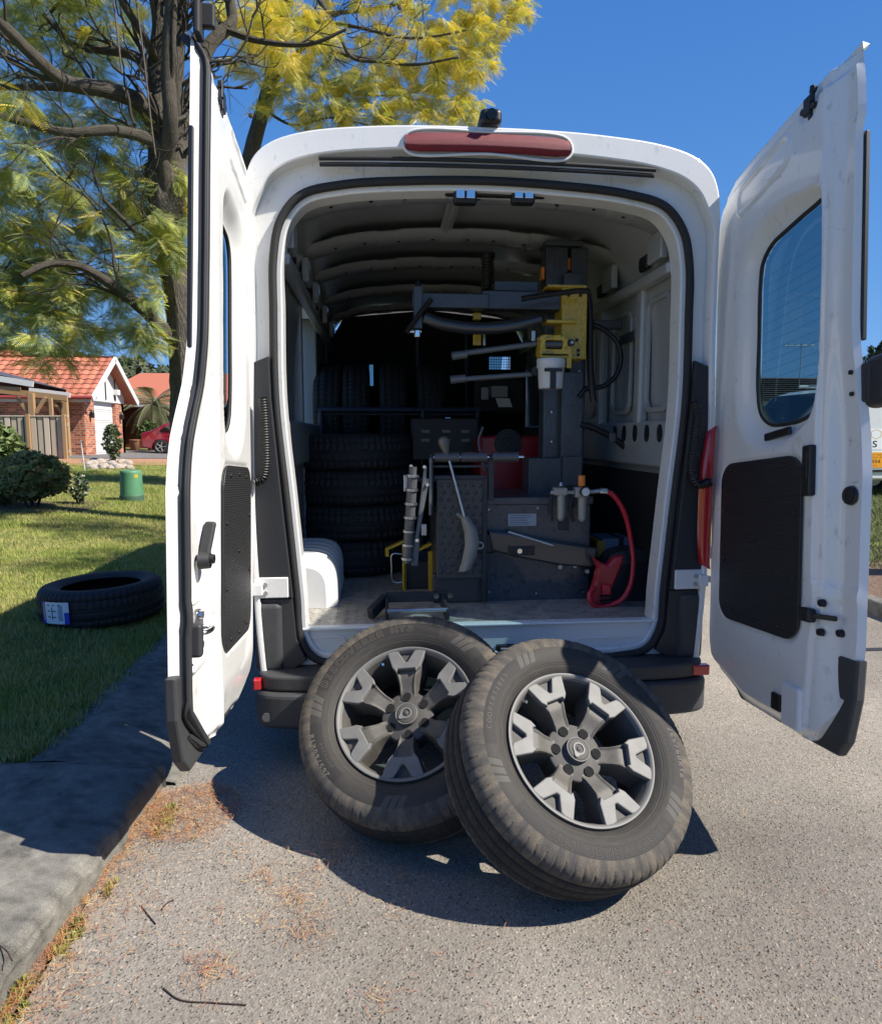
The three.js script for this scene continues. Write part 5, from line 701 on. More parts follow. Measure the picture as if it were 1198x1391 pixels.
  const ridge = []; for (let x = ex - 0.2; x > -24; x -= 0.36) ridge.push(new THREE.CylinderGeometry(0.10, 0.115, 0.37, 10, 1, true, 0, Math.PI).rotateZ(Math.PI / 2).rotateX(-Math.PI / 2).translate(x, pk + 0.02, zr)); for (let i = 0; i < 16; i++) { const a = hp[0].clone().lerp(hp[4], (i + 0.5) / 16); ridge.push(new THREE.SphereGeometry(0.14, 8, 6).scale(1.4, 0.7, 1.2).translate(a.x, a.y + 0.03, a.z)); } ridge.push(bar(hp[4], hp[5], 0.12));
  W('ridge_tiles', ridge, tiles[0]).userData.kind = 'stuff';
  W('main_wall', brickBox(-26, 0.2, -35, -14, 3.3, -28.6), M.brick);
  // wall lamps by the door, white box under the gable
  for (const z of [z1 - 0.5, z0 + 0.5]) W('wall_lamp', [rbox(gx + 0.10, 2.1, z, 0.14, 0.22, 0.14, 0.03), bar(V(gx, 2.3, z), V(gx + 0.12, 2.28, z), 0.02), bar(V(gx + 0.1, 2.2, z), V(gx + 0.1, 2.32, z), 0.08, 0.01, 8)], M.black);
  W('flood_lamp', rbox(gx + 0.14, 3.1, z0 + 1.1, 0.22, 0.22, 0.26, 0.02), M.whitep);
  const an = thing('tv_antenna', 'thin television antenna on the tiled roof ridge', 'antenna', V(-12.5, pk, zr)); obj('mast', bar(V(0, 0, 0), V(0, 1.0, 0), 0.018), M.zinc, an); obj('boom', [bar(V(-0.5, 0.85, 0), V(0.5, 0.95, 0), 0.012), ...[-0.4, -0.2, 0, 0.2, 0.4].map(x => bar(V(x, 0.9, -0.35), V(x, 0.9, 0.35), 0.008))], M.zinc, an);
  // neighbour behind, mostly behind the palm
  const h2 = thing('brick_house', 'second brick house with orange roof behind the palm', 'house', V(-13.5, gy, -37)); wobj('wall', [brickBox(-15.5, 0.2, -42, -7, 3.0, -36)], std([0.22, 0.11, 0.07], 0.85, 0, { map: T.brick }), h2); wobj('roof', [tri(V(-6.4, 2.95, -35.4), V(-16, 2.95, -35.4), V(-14, 4.9, -39), V(-6.4, 2.95, -35.4), V(-14, 4.9, -39), V(-9, 4.9, -39)), tri(V(-6.4, 2.95, -35.4), V(-9, 4.9, -39), V(-6.4, 2.95, -42.6))], tiles[0], h2); wobj('fascia', box(-11.2, 2.9, -35.4, 9.6, 0.16, 0.05), M.whitep, h2); wobj('window', box(-10.2, 1.9, -35.98, 1.6, 1.2, 0.06), M.black, h2);

  // carport: posts with braces, white fascia, dark roof
  const zf = -23.2, cp = thing('carport', 'open carport with timber posts and white fascia beside the brick house', 'carport', V(atD(40, 600, zf).x, gy, zf)); const C = (n, g, m) => wobj(n, Array.isArray(g) ? g : [g], m, cp);
  const f1 = atD(-60, 503, zf), f2 = atD(46, 522, zf), f3 = atD(40, 530, zf - 0.4), f4 = atD(96, 537, zf - 0.4);
  C('fascia', [beam(atD(-90, 500, zf), f2, 0.05, 0.20), beam(f3, f4, 0.05, 0.18)], M.whitep);
  C('carport_roof', gridGeo(1, 1, (u, v) => { const a = atD(lerp(-90, 97, u), lerp(489, 531, u), zf - 0.45), b = atD(lerp(-90, 85, u), lerp(480, 527, u), zf - 2.0); return a.lerp(b, v).toArray(); }), std([0.06, 0.065, 0.075], 0.6));
  for (const [px, z] of [[-40, zf - 0.2], [43, zf - 0.2], [88, zf - 0.5]]) { const a = atD(px, 540, z), y0 = 0.45; C('post', rbox(a.x, (y0 + a.y + 0.15) / 2, z, 0.2, a.y + 0.15 - y0, 0.16, 0.01), M.timber); for (const s of px > 80 ? [-1] : [-1, 1]) C('brace', beam(V(a.x + s * 0.12, a.y - 0.55, z), V(a.x + s * 0.5, a.y + 0.02, z), 0.06, 0.12), M.timber); }
  { const p1 = atD(69, 540, zf + 0.1); C('post', rbox(p1.x, 1.45, zf + 0.1, 0.12, 2.4, 0.1, 0.01), M.timber); C('rafter', [beam(atD(-90, 520, zf - 0.3), atD(92, 541, zf - 0.3), 0.08, 0.2), beam(atD(0, 527, zf - 0.1), atD(28, 529, zf - 0.1), 0.1, 0.14)], M.timber); }

  // plank fence with posts and capping
  const z2 = -21.3, fx = atD(92, 620, z2).x, fb = 0.50, ft = atD(50, 566, z2).y, fe = thing('plank_fence', 'weathered grey timber plank fence under the carport', 'fence', V(fx - 3, fb, z2));
  M.plank = std([0.50, 0.42, 0.33], 0.85, 0, { map: rep(T.grain, 1) }); const pls = [M.plank, std([0.45, 0.375, 0.29], 0.85), std([0.55, 0.465, 0.37], 0.85)]; const pg = rbox(0, 0, 0, 0.165, ft - fb, 0.022, 0.004, 1);
  for (let k = 0; k < 26; k++) { const m = obj('plank', pg, pls[k % 3], fe); m.position.set(fx - 0.18 - k * 0.205 - fe.position.x, (ft - fb) / 2 + rr(-0.01, 0.01), k % 2 ? 0 : 0.022); const c = obj('plank', pg, std([0.2, 0.155, 0.115], 0.85), fe); c.position.set(fx - 0.28 - k * 0.205 - fe.position.x, (ft - fb) / 2, -0.028); }
  wobj('capping', rbox(fx - 2.7, ft + 0.02, z2, 5.6, 0.05, 0.1, 0.008), M.plank, fe); wobj('rail', [box(fx - 2.7, fb + 0.3, z2 - 0.07, 5.5, 0.09, 0.04), box(fx - 2.7, ft - 0.25, z2 - 0.07, 5.5, 0.09, 0.04)], M.plank, fe); for (const d of [0.02, 1.15, 5.4]) wobj('post', rbox(fx - d, (fb + ft) / 2 + 0.02, z2 + 0.06, 0.11, ft - fb + 0.12, 0.09, 0.006), M.timber, fe);
}
// ================================================================ CARS
function makeCar(name, label, p, turn, paint) {
  const g = thing(name, label, 'car', p, turn), S = [[-2.15, 0.35], [-2.2, 0.62], [-2.12, 0.92], [-1.75, 1.02], [-1.25, 1.30], [-0.7, 1.44], [0.0, 1.46], [0.55, 1.36], [1.15, 1.0], [1.75, 0.9], [2.15, 0.72], [2.2, 0.42], [2.1, 0.28], [1.75, 0.26], [1.70, 0.45], [1.55, 0.62], [1.32, 0.68], [1.10, 0.62], [0.95, 0.45], [0.9, 0.26], [-0.95, 0.26], [-1.0, 0.45], [-1.15, 0.62], [-1.37, 0.68], [-1.6, 0.62], [-1.75, 0.45], [-1.8, 0.28]];
  const b = new THREE.ExtrudeGeometry(new THREE.Shape(S.map(q => new THREE.Vector2(...q))), { depth: 1.5, bevelEnabled: true, bevelSize: 0.05, bevelThickness: 0.13, bevelSegments: 5 }).translate(0, 0, -0.75);
  { const q = b.attributes.position; for (let i = 0; i < q.count; i++) { const y = q.getY(i); if (y > 0.9) q.setZ(i, q.getZ(i) * (1 - 0.24 * (y - 0.9) / 0.55)); } b.computeVertexNormals(); }
  obj('body', b, paint, g);
  for (const s of [-1, 1]) { const w = [[-1.45, 1.02], [-1.15, 1.25], [-0.65, 1.37], [0.0, 1.39], [0.5, 1.29], [0.95, 1.02]].map(q => V(q[0], q[1], s * (0.885 - 0.21 * (q[1] - 0.9) / 0.55))), c = V(-0.3, 1.12, s * 0.81); const v = []; for (let i = 0; i < w.length; i++) v.push(c, w[i], w[(i + 1) % w.length]); const ge = new THREE.BufferGeometry(); ge.setAttribute('position', new THREE.Float32BufferAttribute(v.flatMap(q => [q.x, q.y, q.z + s * 0.012]), 3)); ge.computeVertexNormals(); obj('side_window', ge, phys(0.01, 0.05, 0, { clearcoat: 1 }), g); }
  obj('windscreen', gridGeo(4, 2, (u, v) => [lerp(1.10, 0.60, v) + 0.03, lerp(1.04, 1.335, v) + 0.03, lerp(-0.68, 0.68, u) * (1 - 0.15 * v)]), phys(0.01, 0.05, 0), g); obj('rear_window', gridGeo(4, 2, (u, v) => [lerp(-1.72, -1.2, v) - 0.03, lerp(1.03, 1.31, v) + 0.03, lerp(-0.66, 0.66, u) * (1 - 0.15 * v)]), phys(0.01, 0.05, 0), g);
  for (const s of [-1, 1]) { obj('tail_lamp', rbox(-2.19, 0.86, s * 0.6, 0.1, 0.12, 0.4, 0.03), M.red, g); obj('headlight', rbox(2.1, 0.70, s * 0.62, 0.14, 0.12, 0.34, 0.03), M.glass, g); }
  for (const x of [-1.37, 1.32]) for (const s of [-1, 1]) { const w = obj('wheel', new THREE.TorusGeometry(0.26, 0.085, 12, 32).translate(x, 0.34, s * 0.80), M.rubber, g); const sp = [bar(V(x, 0.34, s * 0.78), V(x, 0.34, s * 0.86), 0.06)]; for (let k = 0; k < 5; k++) sp.push(beam(V(x, 0.34, s * 0.85), V(x + 0.22 * Math.cos(k * 1.2566), 0.34 + 0.22 * Math.sin(k * 1.2566), s * 0.86), 0.05, 0.03)); obj('rim', [...sp, new THREE.TorusGeometry(0.215, 0.012, 8, 28).translate(x, 0.34, s * 0.86)], M.zinc, w); obj('brake_disc', new THREE.CylinderGeometry(0.2, 0.2, 0.02, 24).rotateX(Math.PI / 2).translate(x, 0.34, s * 0.78), M.black, w); }
  obj('door_handle', [-0.9, 0.05].flatMap(x => [-1, 1].map(s => rbox(x, 0.93, s * 0.905, 0.18, 0.03, 0.03, 0.01))), paint, g);
  return g;
}
{ const w = onLawn(219, 617); makeCar('red_car', 'dark red parked car beyond the lawn, seen behind the left van door', V(w.x + 1.37, groundY(w.x, w.z) - 0.0, w.z - 0.9), 0, phys([0.24, 0.006, 0.018], 0.25, 0.2, { clearcoat: 1 }));
  const q = atD(30, 600, -25.0); makeCar('white_car', 'white car parked in the shade of the carport', V(q.x - 0.9, 0.62, -23.9 - 0.0), 0.0, phys([0.6, 0.6, 0.6], 0.3, 0, { clearcoat: 1 })); }
// ================================================================ STREET THINGS AND PLANTS
{ // green service pillar
  const q = onLawn(180, 681), o = thing('service_pillar', 'green plastic service pillar with small yellow label on the lawn', 'service pillar', V(q.x, groundY(q.x, q.z), q.z)), r = 0.185, hh = 0.53;
  obj('pillar_body', new THREE.LatheGeometry([[r * 1.0, 0.10], [r * 0.93, hh - 0.05], [r * 0.90, hh - 0.012], [r * 0.80, hh], [0, hh + 0.006]].map(p => new THREE.Vector2(...p)), 40), std([0.10, 0.27, 0.14], 0.55, 0, { map: rep(T.grain, 1) }), o);
  obj('pillar_base', new THREE.LatheGeometry([[r * 1.06, -0.05], [r * 1.06, 0.09], [r * 1.0, 0.11]].map(p => new THREE.Vector2(...p)), 40), std([0.045, 0.10, 0.06], 0.6), o);
  obj('label', gridGeo(8, 1, (u, v) => { const a = lerp(0.95, 0.60, u); return [Math.cos(a) * r * 0.945, lerp(hh - 0.12, hh - 0.065, v), Math.sin(a) * r * 0.945]; }), M.yellow, o);
  const s = onLawn(116, 641); const st = thing('garden_stake', 'thin pale garden stake standing in the grass before the brick house', 'stake', V(s.x, groundY(s.x, s.z), s.z)); obj('rod', bar(V(0, 0, 0), V(-0.06, 0.80, 0), 0.014), M.whitep, st); obj('rod_tip', bar(V(-0.06, 0.80, 0), V(-0.063, 0.83, 0), 0.018, 0.01), M.whitep, st);
}
// leaf clump: n small leaves in a tuft
function tuft(n, len, wid, spread, droop = 0.2) { const gs = []; for (let i = 0; i < n; i++) { const a = rnd() * 6.283, e = rr(0.2, 1.3) * spread, L = len * rr(0.6, 1.1), d = V(Math.cos(a) * Math.sin(e), Math.cos(e), Math.sin(a) * Math.sin(e)), s = V(-Math.sin(a), 0, Math.cos(a)).multiplyScalar(wid * 0.5), m = d.clone().multiplyScalar(L * 0.5), t = d.clone().multiplyScalar(L); t.y -= droop * L; const v = [V(0, 0, 0), m.clone().add(s), m.clone().sub(s), m.clone().add(s), t, m.clone().sub(s)]; const g = new THREE.BufferGeometry(); g.setAttribute('position', new THREE.Float32BufferAttribute(v.flatMap(q => q.toArray()), 3)); g.computeVertexNormals(); gs.push(g); } return mergeGeometries(gs); }
const leafM = (c, tr = 0.35) => phys(c, 0.75, 0, { transmission: tr, thickness: 0 });
function inst(name, geo, mat, parent, list, tints) {   // list of Matrix4
  const m = new THREE.InstancedMesh(geo, mat, list.length); m.name = parent ? name : numbered(name); const c = new THREE.Color(); list.forEach((x, i) => { m.setMatrixAt(i, x); if (tints) { const t = tints[i % tints.length]; c.setRGB(...t); m.setColorAt(i, c); } }); (parent || scene).add(m); m.userData.kind = 'stuff'; return m;
}
const mtx = (p, s, rx = rr(-0.5, 0.5), ry = rnd() * 6.283, rz = rr(-0.5, 0.5)) => new THREE.Matrix4().compose(p, new THREE.Quaternion().setFromEuler(new THREE.Euler(rx, ry, rz)), V(s, s, s));
const leafy = tuft(7, 0.085, 0.04, 1.0);
function bush(name, label, base, rx, ry, rz, n, cols, sz = 1, stemH = 0.1, cat = 'bush', geo = leafy) {
  const o = thing(name, label, cat, base), L = [], tints = [];
  for (let i = 0; i < n; i++) { const d = V(rr(-1, 1), rr(-1, 1), rr(-1, 1)); if (d.length() > 1) { i--; continue; } const l = d.length(), k = Math.pow(l, -0.55) * (0.70 + 0.55 * fbm(d.x * 3 + 9, d.y * 3 + d.z * 3 + 9, 1e6, 3, 4)); d.multiplyScalar(Math.min(k, 1.12 / l)); const p = V(d.x * rx, stemH + ry + d.y * ry, d.z * rz); L.push(mtx(p, sz * rr(0.7, 1.25), d.z * 1.1, rnd() * 6.28, -d.x * 1.1)); const c = cols[(rnd() * cols.length) | 0], f = rr(0.75, 1.25); tints.push(c.map(q => q * f)); }
  inst('foliage', geo, leafM([1, 1, 1], 0.2), o, L, tints);
  const st = []; for (let k = 0; k < 6; k++) { const a = k * 1.05; st.push(bar(V(0.04 * Math.cos(a), -0.03, 0.04 * Math.sin(a)), V(rx * 0.5 * Math.cos(a), stemH + ry, rz * 0.5 * Math.sin(a)), 0.016, 0.006, 6)); } obj('stem', st, M.bark, o);
  return o;
}
{
  const b = onLawn(45, 692); bush('clipped_bush', 'rounded clipped bush with dark and reddish leaves in the mulch bed', V(b.x, groundY(b.x, b.z), b.z), 0.52, 0.35, 0.46, 2600, [[0.19, 0.24, 0.07], [0.24, 0.26, 0.08], [0.28, 0.22, 0.09], [0.13, 0.17, 0.06], [0.34, 0.31, 0.12]], 1.0, 0.12);
  const c = onLawn(110, 688); bush('small_shrub', 'small sparse shrub with white flowers beside the clipped bush', V(c.x, groundY(c.x, c.z), c.z), 0.13, 0.22, 0.13, 130, [[0.06, 0.10, 0.03], [0.08, 0.12, 0.04], [0.6, 0.6, 0.5]], 0.8, 0.06);
  const d = onLawn(5, 650); bush('broadleaf_plant', 'bright green strappy plant at the left edge of the garden', V(d.x - 0.1, groundY(d.x, d.z), d.z), 0.5, 0.55, 0.4, 320, [[0.12, 0.17, 0.04], [0.16, 0.20, 0.06]], 2.2, 0.05, 'plant');
  const e = onLawn(2, 690); bush('low_plant', 'low green plant at the left end of the mulch bed', V(e.x - 0.05, groundY(e.x, e.z), e.z - 0.2), 0.25, 0.14, 0.2, 260, [[0.10, 0.15, 0.04]], 1.1, 0.02, 'plant');
  const f = onLawn(155, 630); bush('conifer_shrub', 'upright feathery shrub in front of the white garage door', V(f.x, groundY(f.x, f.z), f.z), 0.24, 0.62, 0.22, 230, [[0.09, 0.13, 0.05], [0.12, 0.15, 0.06]], 1.5, 0.06);
  const p = onLawn(184, 613); const pot = thing('plant_pot', 'square terracotta planter by the garage pier', 'planter', V(p.x, groundY(p.x, p.z), p.z)); obj('pot_wall', new THREE.LatheGeometry([[0, 0], [0.22, 0], [0.27, 0.5], [0.29, 0.5], [0.29, 0.56], [0.25, 0.56], [0.24, 0.45], [0, 0.45]].map(q => new THREE.Vector2(...q)), 4).rotateY(Math.PI / 4), std([0.22, 0.10, 0.055], 0.8), pot); obj('soil', new THREE.CircleGeometry(0.2, 12).rotateX(-Math.PI / 2).translate(0, 0.47, 0), std(0.03, 1), pot);
  bush('potted_plant', 'leafy green plant growing by the square terracotta planter', V(p.x + 0.5, groundY(p.x, p.z), p.z - 0.6), 0.5, 0.62, 0.4, 420, [[0.10, 0.16, 0.03], [0.14, 0.19, 0.05]], 1.9, 0.2, 'plant');
  const w = onLawn(166, 611); const wt = thing('watering_can', 'small white can standing by the garage door', 'can', V(onLawn(144, 616).x, groundY(-11, 0), onLawn(144, 616).z + 0.4)); obj('can_body', new THREE.LatheGeometry([[0, 0], [0.14, 0], [0.13, 0.4], [0.08, 0.42], [0, 0.42]].map(q => new THREE.Vector2(...q)), 20), M.whitep, wt); obj('spout', bar(V(0.1, 0.1, 0), V(0.3, 0.4, 0), 0.03, 0.02), M.whitep, wt);
  // pale rocks round the little bed
  let rock = null; for (let k = 0; k < 24; k++) { const q = onLawn(122 + 56 * (k / 24) + rr(-2, 2), 633 + 5 * Math.sin(k * 1.7)); if (!rock) { const gg = new THREE.IcosahedronGeometry(0.14, 2), pp = gg.attributes.position; for (let i = 0; i < pp.count; i++) { const n = 0.75 + 0.5 * fbm(pp.getX(i) * 12 + 9, pp.getY(i) * 12 + pp.getZ(i) * 9 + 9, 1e6, 2, 3); pp.setXYZ(i, pp.getX(i) * n, pp.getY(i) * n * 0.75, pp.getZ(i) * n); } gg.computeVertexNormals(); rock = obj('border_rock', gg, std([0.42, 0.36, 0.30], 0.85, 0, { map: T.grain })); tag(rock, 'pale rock in the ring of stones round the small bed on the lawn', 'rock', 'border rocks round the small bed'); rock.position.set(q.x, groundY(q.x, q.z) + 0.06, q.z); } else { const r = dup(rock, V(q.x, groundY(q.x, q.z) + 0.05, q.z), rnd() * 6); r.scale.setScalar(rr(0.6, 1.25)); } }
  // palm
  const pq = atD(212, 612, -33), palm = thing('palm_tree', 'short palm with arching fronds between the two brick houses', 'palm', V(pq.x, 0.5, -33)); obj('trunk', tube([V(0, 0, 0), V(0.05, 1.3, 0), V(0, 2.4, 0)], 0.19, 20, 10), M.bark, palm);
  const leafl = []; for (let i = 0; i < 22; i++) for (const s of [-1, 1]) { const t = (i + 1) / 23, x = t * 2.1, y = 0.75 * t - 1.5 * t * t, L = 0.55 * Math.sin(Math.PI * (0.12 + 0.8 * t)); const a = V(x, y, 0), b = V(x + L * 0.45, y - L * 0.45, s * L * 0.8), w = V(0.035, 0, 0); const g = new THREE.BufferGeometry(); g.setAttribute('position', new THREE.Float32BufferAttribute([...a.clone().sub(w).toArray(), ...a.clone().add(w).toArray(), ...b.toArray()], 3)); g.computeVertexNormals(); leafl.push(g); }
  const rach = tube(Array.from({ length: 8 }, (_, i) => { const t = i / 7; return V(t * 2.1, 0.75 * t - 1.5 * t * t, 0); }), 0.02, 14, 5), fg = mergeGeometries([...leafl, (() => { const q = rach.toNonIndexed(); q.deleteAttribute('uv'); return q; })()]); const fm = [leafM([0.13, 0.15, 0.045]), leafM([0.19, 0.19, 0.07]), leafM([0.24, 0.2, 0.1])];
  for (let k = 0; k < 30; k++) { const m = obj('frond', fg, fm[k % 7 === 0 ? 2 : k & 1], palm); m.position.y = 2.35; m.rotation.set(0, k * 2.4, lerp(0.75, -1.15, k / 30), 'YXZ'); m.rotation.order = 'YXZ'; m.scale.setScalar(rr(0.8, 1.15)); }
}
// ================================================================ TREES
// feathery leaf: a stalk with paired, finely cut leaflets
function frondGeo() {
  const pos = []; const L = 0.34;
  for (let k = 1; k <= 12; k++) for (const s of [-1, 1]) { const t = k / 12.5, x = t * L, y = -0.10 * t * t * L * 2, len = 0.088 * Math.sin(Math.PI * (0.18 + 0.72 * t)); const p = (f, w) => [x + len * f * 0.55 + w, y - len * f * f * 0.25, s * len * f], w = 0.0075, A = p(0, 0), B = p(0.5, w), C = p(1, 0), D = p(0.5, -w); pos.push(...A, ...B, ...D, ...D, ...B, ...C); }
  pos.push(0, 0, 0.002, 0, 0, -0.002, L, -0.2 * L, 0);
  const g = new THREE.BufferGeometry(); g.setAttribute('position', new THREE.Float32BufferAttribute(pos, 3)); g.computeVertexNormals(); return g;
}
const frond = frondGeo();
function makeTree(name, label, base, z0, limbs, blobs, per, cols, twigZ, fs = 1) {
  const o = thing(name, label, 'tree', base), nodes = [], trunkG = [];
  const add = (pts, r0, r1, nm) => { const c = new THREE.CatmullRomCurve3(pts, false, 'centripetal'), n = Math.max(10, pts.length * 6), tg = new THREE.TubeGeometry(c, n, 1, 10), p = tg.attributes.position; for (let i = 0; i <= n; i++) { const q = c.getPointAt(i / n), r = lerp(r0, r1, i / n); for (let j = 0; j <= 10; j++) { const id = i * 11 + j, w = r * (1 + 0.13 * (vn(j * 1.1, i * 0.8, 11, 3) - 0.5)); p.setXYZ(id, q.x + (p.getX(id) - q.x) * w, q.y + (p.getY(id) - q.y) * w, q.z + (p.getZ(id) - q.z) * w); } nodes.push({ p: q, r }); } tg.computeVertexNormals(); { const uv = tg.attributes.uv, len = c.getLength(); for (let i = 0; i < uv.count; i++) uv.setXY(i, uv.getY(i), uv.getX(i) * len * 0.4); } return tg; };
  const crook = [];
  limbs.forEach((l, i) => { const pts = l.p.map(q => P(q[0], q[1], 2, z0 + (q[2] || 0))); if (i === 0) pts.unshift(V(base.x, base.y - 0.1, base.z)); const g = add(pts, l.r[0], l.r[1]); wobj(i === 0 ? 'trunk' : 'limb', g, M.bark, o);
    // crooked side branches off every limb, each with forks of its own
    if (i > 0) { const c = new THREE.CatmullRomCurve3(pts, false, 'centripetal'), L = c.getLength(), n = Math.min(9, Math.ceil(L * 2.4)); for (let k = 0; k < n; k++) { const t = 0.15 + 0.8 * (k + rnd()) / n, s = c.getPointAt(Math.min(1, t)), tn = c.getTangentAt(Math.min(1, t)), fork = (s, dir, len, r, lv) => { const q = [s.clone()]; let d = dir.clone(), p = s.clone(); for (let m = 0; m < 5; m++) { d.add(V(rr(-0.45, 0.45), rr(-0.30, 0.42), rr(-0.45, 0.45))).normalize(); p = p.clone().addScaledVector(d, len / 5); q.push(p); if (lv && rnd() < 0.55) fork(p, d.clone().add(V(rr(-0.9, 0.9), rr(-0.6, 0.6), rr(-0.9, 0.9))).normalize(), len * 0.55, r * 0.55, lv - 1); } const cc = new THREE.CatmullRomCurve3(q), tg = new THREE.TubeGeometry(cc, 14, 1, 5), a = tg.attributes.position; for (let u = 0; u <= 14; u++) { const w = cc.getPointAt(u / 14), rad = r * (1 - 0.75 * u / 14); for (let j = 0; j <= 5; j++) { const id = u * 6 + j; a.setXYZ(id, w.x + (a.getX(id) - w.x) * rad, w.y + (a.getY(id) - w.y) * rad, w.z + (a.getZ(id) - w.z) * rad); } if (u > 2) nodes.push({ p: w, r: rad }); } crook.push(tg); }; fork(s, tn.clone().multiplyScalar(0.5).add(V(rr(-0.8, 0.8), rr(-0.35, 0.75), rr(-0.6, 0.6))).normalize(), rr(0.6, 1.5), lerp(l.r[0], l.r[1], t) * 0.33, 2); } } });
  const side = wobj('side_branches', crook, M.bark, o); side.userData.kind = 'stuff';
  // twigs reach from the nearest limb to spots spread through the leaf masses; leaves hang along them
  const twigs = [], fr = [], tints = [];
  for (const b of blobs) {
    const cnt = Math.round(per * b[3]);
    for (let k = 0; k < cnt; k++) {
      const a = rnd() * 6.283, q = Math.sqrt(rnd()) * b[2], zz = z0 + (b[4] || 0) + rr(-1, 1) * (b[5] || twigZ), e = P(b[0] + q * Math.cos(a), b[1] + q * Math.sin(a) * 0.85, 2, zz);
      let best = null, bd = 1e9; for (const n of nodes) { const d = n.p.distanceToSquared(e) * (1 + 0.6 * H2((n.p.x * 97) | 0, k, 3)) + (n.p.y > e.y + 0.8 ? 0.3 : 0); if (d < bd) { bd = d; best = n; } }
      const s = best.p, d = e.distanceTo(s), m = s.clone().lerp(e, 0.5).add(V(rr(-0.15, 0.15), rr(-0.02, 0.22), rr(-0.15, 0.15)).multiplyScalar(d)), r0 = Math.min(best.r * 0.6, 0.007 + 0.011 * d);
      const c = new THREE.CatmullRomCurve3([s, m, e]), n = 6, tg = new THREE.TubeGeometry(c, n, 1, 4), p = tg.attributes.position;
      for (let i = 0; i <= n; i++) { const pt = c.getPointAt(i / n), r = lerp(r0, 0.0035, i / n); for (let j = 0; j <= 4; j++) { const id = i * 5 + j; p.setXYZ(id, pt.x + (p.getX(id) - pt.x) * r, pt.y + (p.getY(id) - pt.y) * r, pt.z + (p.getZ(id) - pt.z) * r); } if (i > 1) nodes.push({ p: pt, r: r * 0.8 }); }
      twigs.push(tg);
      const dir = e.clone().sub(m), yaw0 = Math.atan2(-dir.z, dir.x), col = cols(b, e);
      const nl = b[6] ?? 13;
      for (let i = 0; i < nl; i++) { const t = 0.45 + 0.55 * (i + rnd()) / nl, pt = c.getPoint(Math.min(1, t)).add(V(rr(-0.05, 0.05), rr(-0.06, 0.03), rr(-0.05, 0.05))); fr.push(new THREE.Matrix4().compose(pt, new THREE.Quaternion().setFromEuler(new THREE.Euler(rr(-0.5, 0.5), yaw0 + rr(-1.5, 1.5), rr(-0.95, 0.25), 'YXZ')), V(1, 1, 1).multiplyScalar(fs * rr(0.4, 0.95)))); const f = rr(0.75, 1.3); tints.push(col().map(q => q * f)); }
    }
  }
  const tw = mergeGeometries(twigs); const tm = wobj('twigs', tw, M.twig, o); tm.userData.kind = 'stuff';
  fr.forEach(m => { m.premultiply(new THREE.Matrix4().makeTranslation(-base.x, -base.y, -base.z)); });
  const im = inst('leaves', frond, M.leaf, o, fr); const c = new THREE.Color(); tints.forEach((t, i) => im.setColorAt(i, c.setRGB(...t)));
  return [o, fr.length];
}
M.twig = std([0.11, 0.085, 0.07], 0.9); M.leaf = leafM([1, 1, 1], 0.35);
const greens = [[0.36, 0.42, 0.08], [0.23, 0.30, 0.10], [0.56, 0.54, 0.09], [0.30, 0.36, 0.16]], yellows = [[0.90, 0.70, 0.07], [0.78, 0.66, 0.07], [0.58, 0.57, 0.08], [0.85, 0.72, 0.22], [0.46, 0.50, 0.08]];
const pick = a => a[(rnd() * a.length) | 0];
